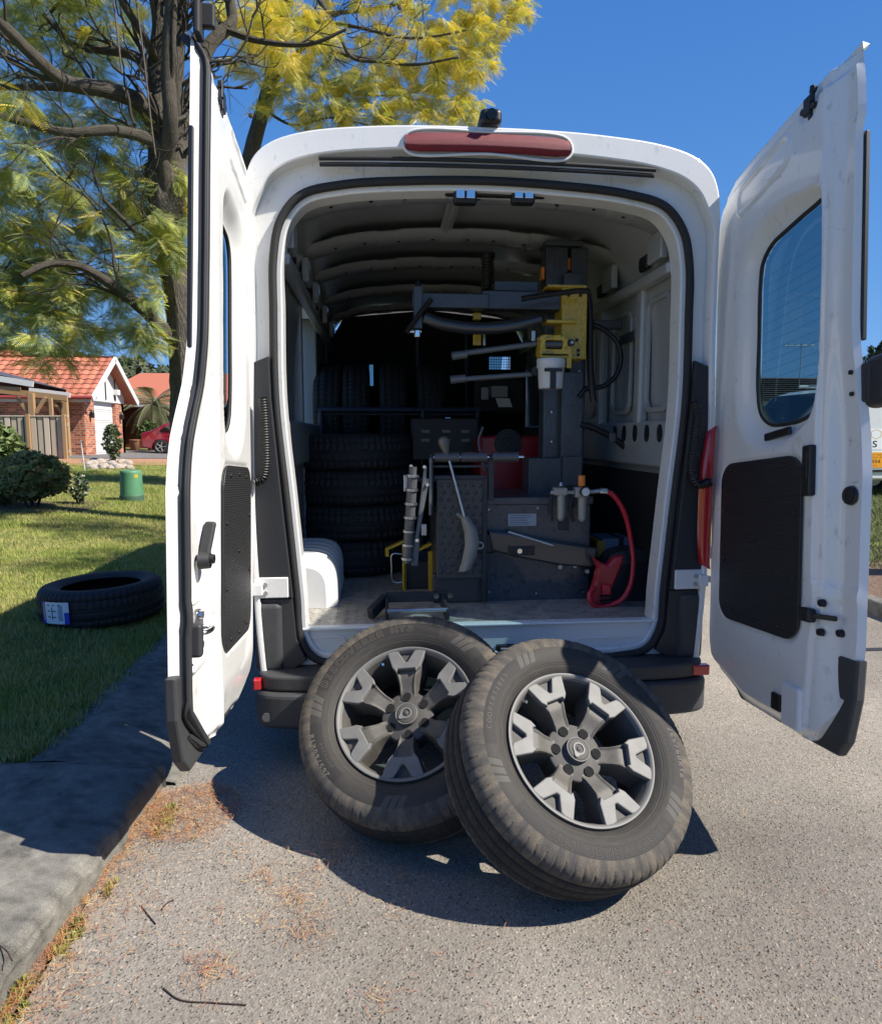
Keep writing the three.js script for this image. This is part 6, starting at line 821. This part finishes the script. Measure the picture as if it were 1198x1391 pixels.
{
  const z = -6.9, base = atD(256, 705, z); base.y = groundY(base.x, z);
  const limbs = [
    { p: [[254, 600], [252, 500], [246, 420], [226, 300], [216, 225]], r: [0.22, 0.18] },
    { p: [[217, 235, 0], [236, 160, 0.2], [240, 90, 0.3], [248, 0, 0.3], [262, -140, 0.2]], r: [0.11, 0.06] },
    { p: [[214, 240, 0], [232, 170, 0.4], [228, 100, 0.5], [232, 20, 0.6], [240, -160, 0.8]], r: [0.105, 0.05] },
    { p: [[216, 240, 0], [214, 160, -0.2], [212, 90, -0.2], [216, 20, -0.2], [190, -60, -0.2], [150, -150, -0.3]], r: [0.14, 0.05] },
    { p: [[218, 190, 0], [196, 145, 0.2], [145, 122, 0.5], [90, 112, 0.7], [40, 70, 1.0], [0, 30, 1.2], [-60, -20, 1.3]], r: [0.12, 0.045] },
    { p: [[145, 122, 0.5], [60, 118, 0.2], [0, 118, 0.0], [-60, 105, -0.2]], r: [0.055, 0.03] },
    { p: [[212, 100, -0.2], [180, 75, -0.3], [140, 68, -0.4], [100, 60, -0.6], [60, 20, -0.6]], r: [0.075, 0.03] },
    { p: [[214, 85, -0.2], [190, 40, 0.4], [165, 0, 0.6], [140, -60, 0.8]], r: [0.06, 0.03] },
    { p: [[230, 290, 0], [214, 200, 0.3], [160, 178, 0.7], [90, 180, 1.0], [40, 168, 1.1], [0, 158, 1.2], [-50, 150, 1.2]], r: [0.09, 0.03] },
    { p: [[244, 470, 0], [200, 425, 0.3], [150, 385, 0.6], [110, 362, 0.8], [70, 358, 1.0], [30, 375, 1.2]], r: [0.10, 0.03] },
    { p: [[232, 330, 0], [245, 200, -0.5], [280, 70, -0.8], [300, 45, -0.9], [316, 30, -1.0], [312, -10, -1.0], [330, -60, -1.0]], r: [0.16, 0.06] },
    { p: [[310, 42, -0.9], [350, 55, -0.9], [420, 60, -0.9], [470, 40, -0.9]], r: [0.05, 0.02] },
    { p: [[238, 350, 0], [200, 330, 0.9], [170, 300, 1.2], [140, 270, 1.4]], r: [0.06, 0.02] },
    { p: [[240, 420, 0], [240, 330, -0.4], [255, 260, -0.6]], r: [0.09, 0.05] },
  ];
  // px, py, radius px, weight, depth offset, depth spread
  const blobs = [[40, 30, 90, 1.0, 0.3, 0.9], [120, 20, 80, 0.6, -0.4, 0.8], [20, 200, 90, 0.7, 0.9, 0.7], [110, 150, 70, 0.45, 0.6, 0.6], [50, 290, 80, 1.1, 0.9, 0.8], [150, 170, 60, 0.5, 0.8, 0.5], [140, 260, 70, 0.9, 0.6, 0.8], [215, 260, 55, 1.0, 0.5, 0.6], [60, 370, 75, 0.9, 0.8, 0.8], [20, 350, 70, 0.9, 1.0, 0.6], [140, 345, 55, 0.4, 0.6, 0.6], [215, 325, 40, 0.7, 1.2, 0.3], [40, 425, 70, 1.0, 0.8, 0.8], [120, 430, 60, 0.8, 0.5, 0.8], [185, 380, 45, 0.4, 1.2, 0.3], [195, 450, 30, 0.35, 1.3, 0.2], [70, 462, 50, 0.35, 0.6, 0.6], [-60, 200, 120, 1.4, 0.6, 1.2], [-60, 380, 100, 0.8, 0.6, 1.2], [60, -120, 160, 1.6, 0, 1.6], [230, -150, 140, 1.3, 0, 1.6], [330, 20, 50, 0.5, -0.9, 0.4], [400, 50, 60, 0.6, -0.9, 0.5]];
  blobs.forEach((b, i) => { if (![11, 16, 17].includes(i) && b[3]) b[4] -= 0.9; });
  const [tr, n] = makeTree('jacaranda_tree', 'large jacaranda with dark forked trunk and feathery green leaves left of the van', base, z, limbs, blobs, 66, (b, e) => { const y = rnd() < 0.16 || b[0] > 300; const set = y ? yellows : greens; return () => pick(set); }, 0.8);
  console.log('fronds', n);
  // two ropes hanging from the branches
  const rp = thing('hanging_rope', 'two thin ropes hanging from the branches of the large jacaranda', 'rope', atD(152, 60, z + 1)); wobj('strand', tube([atD(152, -20, z + 1), atD(157, 20, z + 1), atD(166, 100, z + 1)], 0.010, 20, 6), M.twig, rp); wobj('strand', tube([atD(184, -10, z + 0.9), atD(196, 80, z + 0.9), atD(206, 170, z + 0.9), atD(212, 215, z + 0.9)], 0.010, 30, 6), M.twig, rp);
}
{
  const z = -12, base = atD(330, 660, z); base.y = groundY(base.x, z);
  const limbs = [
    { p: [[324, 400], [330, 260], [346, 190], [368, 110], [384, 30], [398, -40], [420, -140]], r: [0.22, 0.10] },
    { p: [[366, 120, 0], [420, 60, 0.6], [450, 70, 0.9], [500, 80, 1.1], [560, 88, 1.3], [622, 78, 1.4]], r: [0.055, 0.018] },
    { p: [[400, -50, 0], [440, 10, 0.9], [462, 50, 1.2], [478, 78, 1.2], [520, 84, 1.2]], r: [0.06, 0.03] },
    { p: [[384, 30, 0], [440, 20, -0.4], [520, 10, -0.4], [600, -10, -0.3], [690, 0, -0.2]], r: [0.05, 0.018] },
    { p: [[384, 40, 0], [430, 30, 0.4], [480, 36, 0.8], [560, 52, 1.0], [640, 40, 1.0]], r: [0.045, 0.015] },
    { p: [[360, 150, 0], [400, 170, 0.5], [450, 160, 0.8], [500, 170, 0.9]], r: [0.03, 0.012] },
    { p: [[352, 180, 0], [390, 110, -0.3], [440, 120, -0.5], [520, 130, -0.5], [590, 120, -0.5]], r: [0.035, 0.014] },
    { p: [[398, -40, 0], [480, -110, 0.2], [580, -130, 0.3], [680, -110, 0.3]], r: [0.055, 0.018] },
  ];
  const blobs = [[400, 60, 55, 0.8, 0.4, 0.6], [440, 110, 60, 1.1, 0.6, 0.6], [490, 150, 60, 1.1, 0.7, 0.6], [540, 130, 60, 1.1, 0.8, 0.6], [430, 160, 45, 0.6, 0.5, 0.5], [590, 140, 42, 0.8, 0.8, 0.5], [620, 100, 38, 0.6, 0.8, 0.5], [600, 60, 45, 0.5, 0.8, 0.6], [560, 80, 50, 0.6, 0.7, 0.6], [640, 72, 42, 0.55, 0.7, 0.5], [660, 30, 46, 0.7, 0.4, 0.5], [690, 8, 34, 0.6, 0.3, 0.4], [600, 5, 60, 0.6, 0.2, 0.6], [520, 30, 60, 0.5, 0.3, 0.6], [470, 20, 55, 0.4, 0.2, 0.6], [640, 150, 26, 0.35, 0.7, 0.4], [370, 130, 30, 0.3, 0.2, 0.4], [360, 30, 40, 0.3, 0, 0.5], [560, -90, 120, 1.4, 0.2, 1.0], [420, -110, 110, 1.2, 0, 1.0], [335, 80, 26, 0.25, 0.2, 0.3]];
  const [tr, n] = makeTree('jacaranda_tree', 'yellowing feathery tree with a slanting trunk rising behind the van roof', base, z, limbs, blobs, 56, (b, e) => { const g = b[0] < 520 && b[1] > 40 ? 0.45 : 0.12; return () => rnd() < g ? pick(greens.slice(2)) : pick(yellows); }, 0.9, 1.0);
  console.log('fronds2', n);
  for (const [px, py, w] of [[543, 6, 'near the top of the picture'], [341, 153, 'low beside the slanting trunk'], [536, 79, 'in the middle of the yellow crown']]) { const q = atD(px, py, z + 1.1); const pd = tag(obj('seed_pod', new THREE.SphereGeometry(0.045, 12, 8).scale(1, 1.1, 0.35).translate(0, -0.05, 0), std([0.10, 0.055, 0.03], 0.7)), `round brown seed pod hanging ${w}`, 'seed pod', null); pd.position.copy(q); }
}
{ // street tree on the far side, outside the frame, that dapples the lawn
  const base = V(6.7, 0.15, -2.0), o = thing('street_tree', 'tall feathery green tree on the right verge', 'tree', base), G = [], F = [], tt = [];
  obj('trunk', tube([V(0, -0.1, 0), V(0.1, 2, 0), V(-0.1, 5.2, 0.1), V(0, 9.0, 0)], 0.16, 24, 10), M.bark, o);
  for (let k = 0; k < 60; k++) { const a = rnd() * 6.283, r = 0.4 + 1.5 * Math.sqrt(rnd()), y = rr(7.6, 11.6), e = V(r * Math.cos(a), y, r * Math.sin(a) * 1.2), s = V(0, rr(5.6, 8.8), 0), m = s.clone().lerp(e, 0.5).add(V(0, 0.3, 0)); G.push(tube([s, m, e], 0.02, 8, 5)); for (let i = 0; i < 26; i++) { const p = m.clone().lerp(e, rr(0.2, 1.1)).add(V(rr(-0.25, 0.25), rr(-0.2, 0.2), rr(-0.25, 0.25))); F.push(mtx(p, rr(0.9, 1.5), rr(-0.6, 0.6), rnd() * 6.28, rr(-0.9, 0.2))); tt.push(pick(greens)); } }
  obj('twigs', G, M.twig, o).userData.kind = 'stuff'; inst('leaves', frond, M.leaf, o, F, tt);
}
// far trees on the skyline: clumped crowns on trunks
{
  const crown = tuft(9, 0.5, 0.22, 1.3, 0.1);
  const far = (name, label, px, py, z, rx, ry, cols, n) => { const t = atD(px, py, z), y0 = groundY(t.x, z) * 0.3; bush(name, label, V(t.x, y0, z), rx, ry, rx, n, cols, rx / 3.0, Math.max(0.5, t.y - y0 - ry * 2), 'tree', crown); };
  far('distant_tree', 'dark green tree crown above the house roof at the left edge', 16, 471, -70, 4.6, 2.3, [[0.06, 0.085, 0.035], [0.08, 0.10, 0.04]], 900);
  far('distant_tree', 'low tree crowns just above the higher tiled roof ridge', 78, 478, -75, 5, 1.2, [[0.05, 0.075, 0.03], [0.07, 0.09, 0.04]], 700);
  far('distant_tree', 'green tree crown behind the palm and the gable', 180, 487, -60, 3.6, 2.4, [[0.08, 0.10, 0.04], [0.10, 0.12, 0.05]], 800);
  far('distant_tree', 'dark tree crown close beside the palm behind the red car', 228, 500, -48, 3.0, 2.6, [[0.05, 0.08, 0.03], [0.08, 0.10, 0.04]], 800);
  far('distant_tree', 'dark leafy tree at the right edge beyond the right van door', 1212, 462, -14, 0.62, 0.75, [[0.04, 0.06, 0.02], [0.055, 0.075, 0.025]], 1100);
}
// ================================================================ RIGHT SIDE OF THE STREET
{
  const gY = x => 0.1 + 0.03 * (x - 3.5), z = -8.4, x0 = 5.75, y0 = gY(7), L = 4.6, g = thing('work_van', 'white sign-written work van parked on the grass beyond the right van door', 'van', V(x0 + L / 2, y0, z - 0.95));
  const S = [[0, 0.42], [0.02, 0.78], [0.12, 0.98], [0.95, 1.14], [1.62, 1.84], [1.95, 1.93], [L, 1.95], [L + 0.02, 0.42], [3.95, 0.40], [3.9, 0.62], [3.65, 0.76], [3.4, 0.62], [3.35, 0.40], [1.25, 0.40], [1.2, 0.62], [0.95, 0.76], [0.7, 0.62], [0.65, 0.40]];
  const b = new THREE.ExtrudeGeometry(shapeOf(S), { depth: 1.6, bevelEnabled: true, bevelSize: 0.05, bevelThickness: 0.12, bevelSegments: 4 }).translate(x0, y0, z - 1.75); wobj('body', b, M.white, g);
  wobj('windscreen', gridGeo(3, 3, (u, v) => [x0 + lerp(0.96, 1.62, v) - 0.062, y0 + lerp(1.17, 1.86, v) + 0.03, lerp(z - 1.70, z - 0.20, u)]), phys([0.06, 0.085, 0.085], 0.25, 0), g);
  const sw = [[1.22, 1.20], [1.72, 1.74], [2.12, 1.78], [2.12, 1.20]].map(p => [x0 + p[0], y0 + p[1]]); wobj('side_window', extr(sw, 0.014, 0.003).translate(0, 0, z - 0.027), phys([0.10, 0.15, 0.15], 0.04, 0, { clearcoat: 1 }), g);
  wobj('door_mirror', [rbox(x0 + 1.05, y0 + 1.22, z + 0.12, 0.14, 0.22, 0.2, 0.04)], M.black, g); wobj('sill_strip', [rbox(x0 + 2.3, y0 + 0.53, z - 0.018, 2.0, 0.05, 0.02, 0.006)], M.black, g);
  wobj('roof_bar', [bar(V(x0 + 2.0, y0 + 2.08, z - 0.2), V(x0 + L - 0.2, y0 + 2.08, z - 0.2), 0.025), bar(V(x0 + 2.0, y0 + 2.08, z - 1.6), V(x0 + L - 0.2, y0 + 2.08, z - 1.6), 0.025), ...[2.2, 3.2, 4.2].map(x => bar(V(x0 + x, y0 + 2.08, z - 1.7), V(x0 + x, y0 + 2.08, z - 0.1), 0.025)), ...[2.2, 3.2, 4.2].map(x => bar(V(x0 + x, y0 + 1.93, z - 0.2), V(x0 + x, y0 + 2.08, z - 0.2), 0.025))], M.whitep, g);
  const sign = ctex(1024, 512, (c, w, h) => { c.fillStyle = '#eceeee'; c.fillRect(0, 0, w, h); c.strokeStyle = '#c9a15a'; c.lineWidth = 8; c.beginPath(); for (let i = 0; i < 7; i++) { const a = i * Math.PI / 3 + 0.5; c[i ? 'lineTo' : 'moveTo'](170 + 62 * Math.cos(a), 75 + 62 * Math.sin(a)); } c.stroke(); c.fillStyle = '#2d3338'; c.font = 'bold 120px sans-serif'; c.fillText('S', 130, 245); c.font = '30px sans-serif'; c.fillStyle = '#777'; c.fillText('SERVICES', 120, 290); c.fillStyle = '#f0a020'; c.beginPath(); c.moveTo(60, 310); c.lineTo(w, 310); c.lineTo(w, 512); c.lineTo(110, 512); c.quadraticCurveTo(60, 500, 60, 460); c.fill(); c.fillStyle = '#2a1c08'; c.font = '28px sans-serif'; c.fillText('Car Cleaning', 130, 350); c.fillText('Repairs & Ag', 130, 384); c.font = 'bold 62px sans-serif'; c.fillText('654', 135, 450); c.font = '24px sans-serif'; c.fillText('www.', 150, 490); });
  { const a = P(1176, 612, 2, z), xs = a.x - 0.10; wobj('sign_panel', gridGeo(1, 1, (u, v) => [xs + 1.7 * u, y0 + lerp(0.58, 1.26, v), z - 0.024]), std(1, 0.4, 0, { map: sign }), g); }
  for (const x of [0.95, 3.65]) for (const zz of [z - 0.12, z - 1.62]) { const w = wobj('wheel', new THREE.TorusGeometry(0.235, 0.085, 12, 32).translate(x0 + x, y0 + 0.32, zz), M.rubber, g); obj('hub_cap', new THREE.CylinderGeometry(0.2, 0.2, 0.06, 24).rotateX(Math.PI / 2).translate(x0 + x - g.position.x, 0.32, zz + 0.03 - g.position.z), M.zinc, w); }
  wobj('headlight', rbox(x0 + 0.14, y0 + 0.84, z - 0.2, 0.2, 0.16, 0.3, 0.05), M.glass, g);
  // grey-roofed house beyond, seen through the door window
  const zz = -30, hx = P(1060, 520, 2, zz).x, h = thing('grey_house', 'grey roofed house across the street seen through the right door window', 'house', V(hx, 0.5, zz - 4)); wobj('wall', box(hx + 1, 1.6, zz - 4, 13, 2.8, 7), std([0.35, 0.3, 0.26], 0.85), h); const a = V(hx - 6.4, 2.95, zz), b2 = V(hx + 8.4, 2.95, zz), c = V(hx + 5.5, 4.5, zz - 4), d = V(hx - 3.5, 4.5, zz - 4), e = V(hx - 6.4, 2.95, zz - 8), f = V(hx + 8.4, 2.95, zz - 8);
  const tg = (...v) => { const q = new THREE.BufferGeometry(); q.setAttribute('position', new THREE.Float32BufferAttribute(v.flatMap(p => p.toArray()), 3)); q.setAttribute('uv', new THREE.Float32BufferAttribute(new Float32Array(v.length * 2), 2)); q.computeVertexNormals(); return q; };
  const courses = []; for (let r = 0; r < 12; r++) { const k = r / 12, p = a.clone().lerp(d, k), q = b2.clone().lerp(c, k); courses.push(beam(p.clone().add(V(0, 0.03, 0)), q.clone().add(V(0, 0.03, 0)), 0.3, 0.04, 0.01)); }
  wobj('roof', [tg(a, b2, c, a, c, d), tg(a, d, e), tg(b2, f, c), tg(e, d, c, e, c, f)], std([0.10, 0.09, 0.085], 0.8), h); wobj('roof_courses', courses, std([0.11, 0.10, 0.095], 0.8), h); wobj('fascia', box(hx + 1, 2.9, zz + 0.02, 14.8, 0.18, 0.06), M.whitep, h); for (const x of [-3, 1, 4.5]) wobj('window', box(hx + x, 1.7, zz - 0.48, 1.6, 1.1, 0.08), M.black, h);
  const ax = P(1086, 505, 2, zz - 2), an = thing('tv_antenna', 'television antenna on the grey roof seen through the door window', 'antenna', V(ax.x, 3.6, zz - 2)); const top = P(1086, 466, 2, zz - 2).y - 3.6; obj('mast', bar(V(0, 0, 0), V(0, top, 0), 0.022), M.zinc, an); obj('boom', [bar(V(-0.9, top - 0.15, 0), V(0.7, top - 0.1, 0), 0.018), ...[-0.8, -0.5, -0.2, 0.2, 0.5].map(x => bar(V(x, top - 0.15, -0.5), V(x, top - 0.15, 0.5), 0.01))], M.zinc, an);
}
// ================================================================ GRASS, LITTER
{
  const blade = n => { const pos = [], nr = []; for (let i = 0; i < n; i++) { const a = rnd() * 6.283, x = rr(-0.05, 0.05), z = rr(-0.05, 0.05), h = rr(0.018, 0.05), w = 0.0026, l = rr(0.2, 0.9) * h, dx = Math.cos(a), dz = Math.sin(a); pos.push(x - dz * w, 0, z + dx * w, x + dz * w, 0, z - dx * w, x + dx * l, h, z + dz * l); } const g = new THREE.BufferGeometry(); g.setAttribute('position', new THREE.Float32BufferAttribute(pos, 3)); g.computeVertexNormals(); return g; };
  const bg = blade(16), L = [], C = [], tints = [[0.28, 0.33, 0.05], [0.22, 0.29, 0.045], [0.34, 0.35, 0.065], [0.46, 0.41, 0.15], [0.18, 0.25, 0.04]];
  const put = (x, z, s) => { const y = groundY(x, z) - 0.002 + 0.05 * (fbm(x * 0.6 + 90, z * 0.6 + 190, 1e6, 3, 2) - 0.5) * sst(0, 0.05, Math.sqrt((-1.74 - x) / 70)); L.push(new THREE.Matrix4().compose(V(x, y, z), new THREE.Quaternion().setFromEuler(new THREE.Euler(0, rnd() * 6.28, 0)), V(s, s, s))); const f = fbm(x * 2.2 + 50, z * 2.2 + 50, 1e6, 3, 4), t = tints[clamp((f + rr(-0.25, 0.25)) * 5 | 0, 0, 4)], q = rr(0.8, 1.2); C.push(t.map(v => v * q)); };
  for (let i = 0; i < 26000; i++) { const z = lerp(0.6, -6, Math.pow(rnd(), 1.1)), x = -1.72 - 2.4 * rnd() * (1 + Math.max(0, -z) * 0.28); if (z > 0.12 && x > -4.0) continue; put(x, z, rr(0.7, 1.2)); }
  for (let i = 0; i < 42000; i++) { const z = -6 - 16 * Math.pow(rnd(), 1.4), x = -1.9 - (3 + 0.5 * -z) * rnd(); put(x, z, rr(1.0, 1.7)); }
  const gr = inst('grass', bg, leafM([1, 1, 1], 0.3), null, L); const c = new THREE.Color(); C.forEach((t, i) => gr.setColorAt(i, c.setRGB(...t))); gr.userData.kind = 'stuff'; tag(gr, 'short green and straw coloured grass over the lawn', 'grass');
  const R = []; for (let i = 0; i < 9000; i++) { const x = 4.2 + 5 * rnd(), z = -3 - 8 * rnd(); R.push(mtx(V(x, 0.1 + 0.03 * (x - 3.5), z), rr(1, 2.4), 0)); } const gr2 = inst('grass', bg, leafM([0.13, 0.155, 0.035], 0.3), null, R); tag(gr2, 'long green grass on the verge at the right', 'grass');
  // dry stalks and leaflets swept along the slab edge and over the road
  const st = []; for (const [l, w, b] of [[0.05, 0.0016, 0.01], [0.03, 0.0022, 0.004], [0.075, 0.0012, 0.018]]) { st.push([l, w, b]); }
  const stalk = gridGeo(6, 1, (u, v) => [(u - 0.5) * 0.06, 0.002 + 0.004 * Math.sin(u * 3.1), 0.010 * Math.sin(u * 3.1) + (v - 0.5) * 0.0015]);
  const D = [], DC = [], cols = [[0.42, 0.17, 0.07], [0.50, 0.25, 0.10], [0.55, 0.38, 0.15], [0.32, 0.11, 0.06], [0.36, 0.15, 0.06]];
  const drop = (x, z, y = 0.004) => { D.push(new THREE.Matrix4().compose(V(x, y + rr(0, 0.008), z), new THREE.Quaternion().setFromEuler(new THREE.Euler(rr(-0.15, 0.15), rnd() * 6.28, rr(-0.12, 0.12))), V(rr(0.25, 0.9), 0.8, rr(0.4, 0.9)))); const f = rr(0.7, 1.2); DC.push(pick(cols).map(q => q * f)); };
  for (let i = 0; i < 2600; i++) { const z = rr(0.22, 2.0), x = lerp(-1.25, -1.31, z / 1.2) + Math.abs(rr(0, 1) * rnd() * rnd()) * 0.42; drop(x, z, x < -1.15 ? 0.012 : 0.004); }
  for (let i = 0; i < 1100; i++) { const a = rnd() * 6.28, q = Math.sqrt(rnd()); drop(-1.10 + 0.16 * q * Math.cos(a), 0.36 + 0.20 * q * Math.sin(a), 0.006); }
  for (let k = 0; k < 26; k++) { const cx = -1.05 + 0.75 * rnd(), cz = 0.5 + 1.1 * rnd(), n = 14 + 26 * rnd(); for (let i = 0; i < n; i++) drop(cx + rr(-0.1, 0.1) * rnd(), cz + rr(-0.1, 0.1) * rnd()); }
  for (let i = 0; i < 260; i++) drop(rr(-1.2, 1.8), rr(0.2, 1.9));
  for (let i = 0; i < 60; i++) drop(rr(-2.2, -1.35), rr(0.3, 1.6), 0.112);
  const lt = inst('leaf_litter', stalk, std([1, 1, 1], 0.9), null, D); DC.forEach((t, i) => lt.setColorAt(i, c.setRGB(...t))); tag(lt, 'dry orange and straw coloured leaf stalks along the slab edge', 'leaf litter');
  // weeds in the joint by the slab
  const wd = tuft(8, 0.035, 0.006, 1.0, 0.1), WL = []; for (const [x, z, r, n] of [[-1.225, 0.42, 0.07, 46], [-1.30, 0.98, 0.05, 40], [-1.33, 1.2, 0.06, 46], [-1.34, 1.36, 0.07, 50], [-1.27, 0.78, 0.03, 10]]) for (let i = 0; i < n; i++) WL.push(mtx(V(x + 0.03 + rr(-0.4, 0.6) * r, 0.0, z + rr(-1, 1) * r * 1.3), rr(0.4, 1.1), rr(-0.3, 0.3))); tag(inst('weeds', wd, leafM([0.24, 0.25, 0.05], 0.2), null, WL), 'small yellow green weeds growing in the joint by the slab', 'weeds');
  // single twigs
  const tw = [['dark curved twig on the road near the lower edge', [[222, 1342], [245, 1358], [290, 1362], [335, 1365]], 0.0018], ['short straight brown twig lying on the road left of centre', [[191, 1229], [202, 1243], [212, 1255]], 0.0015], ['reddish twig on the grey slab at the left edge', [[0, 1222], [16, 1208], [34, 1193]], 0.0014], ['black curved twig on the slab at the left edge', [[0, 1284], [10, 1292], [17, 1305]], 0.0018], ['thin twig just below the wheel shadow on the road', [[220, 1236], [226, 1228], [236, 1222]], 0.0022], ['small hooked twig on the road below the litter patch', [[248, 1110], [262, 1113], [272, 1124]], 0.0016]];
  for (const [l, pts, r] of tw) { const y = l.includes('slab') ? 0.110 : 0.003, q = pts.map(p => P(p[0], p[1], 1, y)); const o = thing('twig', l, 'twig', q[1]); wobj('stem', tube(q, r, 20, 6), std([0.05, 0.03, 0.022], 0.9), o); }
}
// ---------------------------------------------------------------- draw
shadow(scene);
const renderer = new THREE.WebGLRenderer({ antialias: true });
renderer.toneMapping = THREE.LinearToneMapping; renderer.toneMappingExposure = EXPOSURE;
renderer.shadowMap.enabled = true; renderer.shadowMap.type = THREE.PCFSoftShadowMap;
renderer.setSize(881, 1024);
renderer.render(scene, camera);
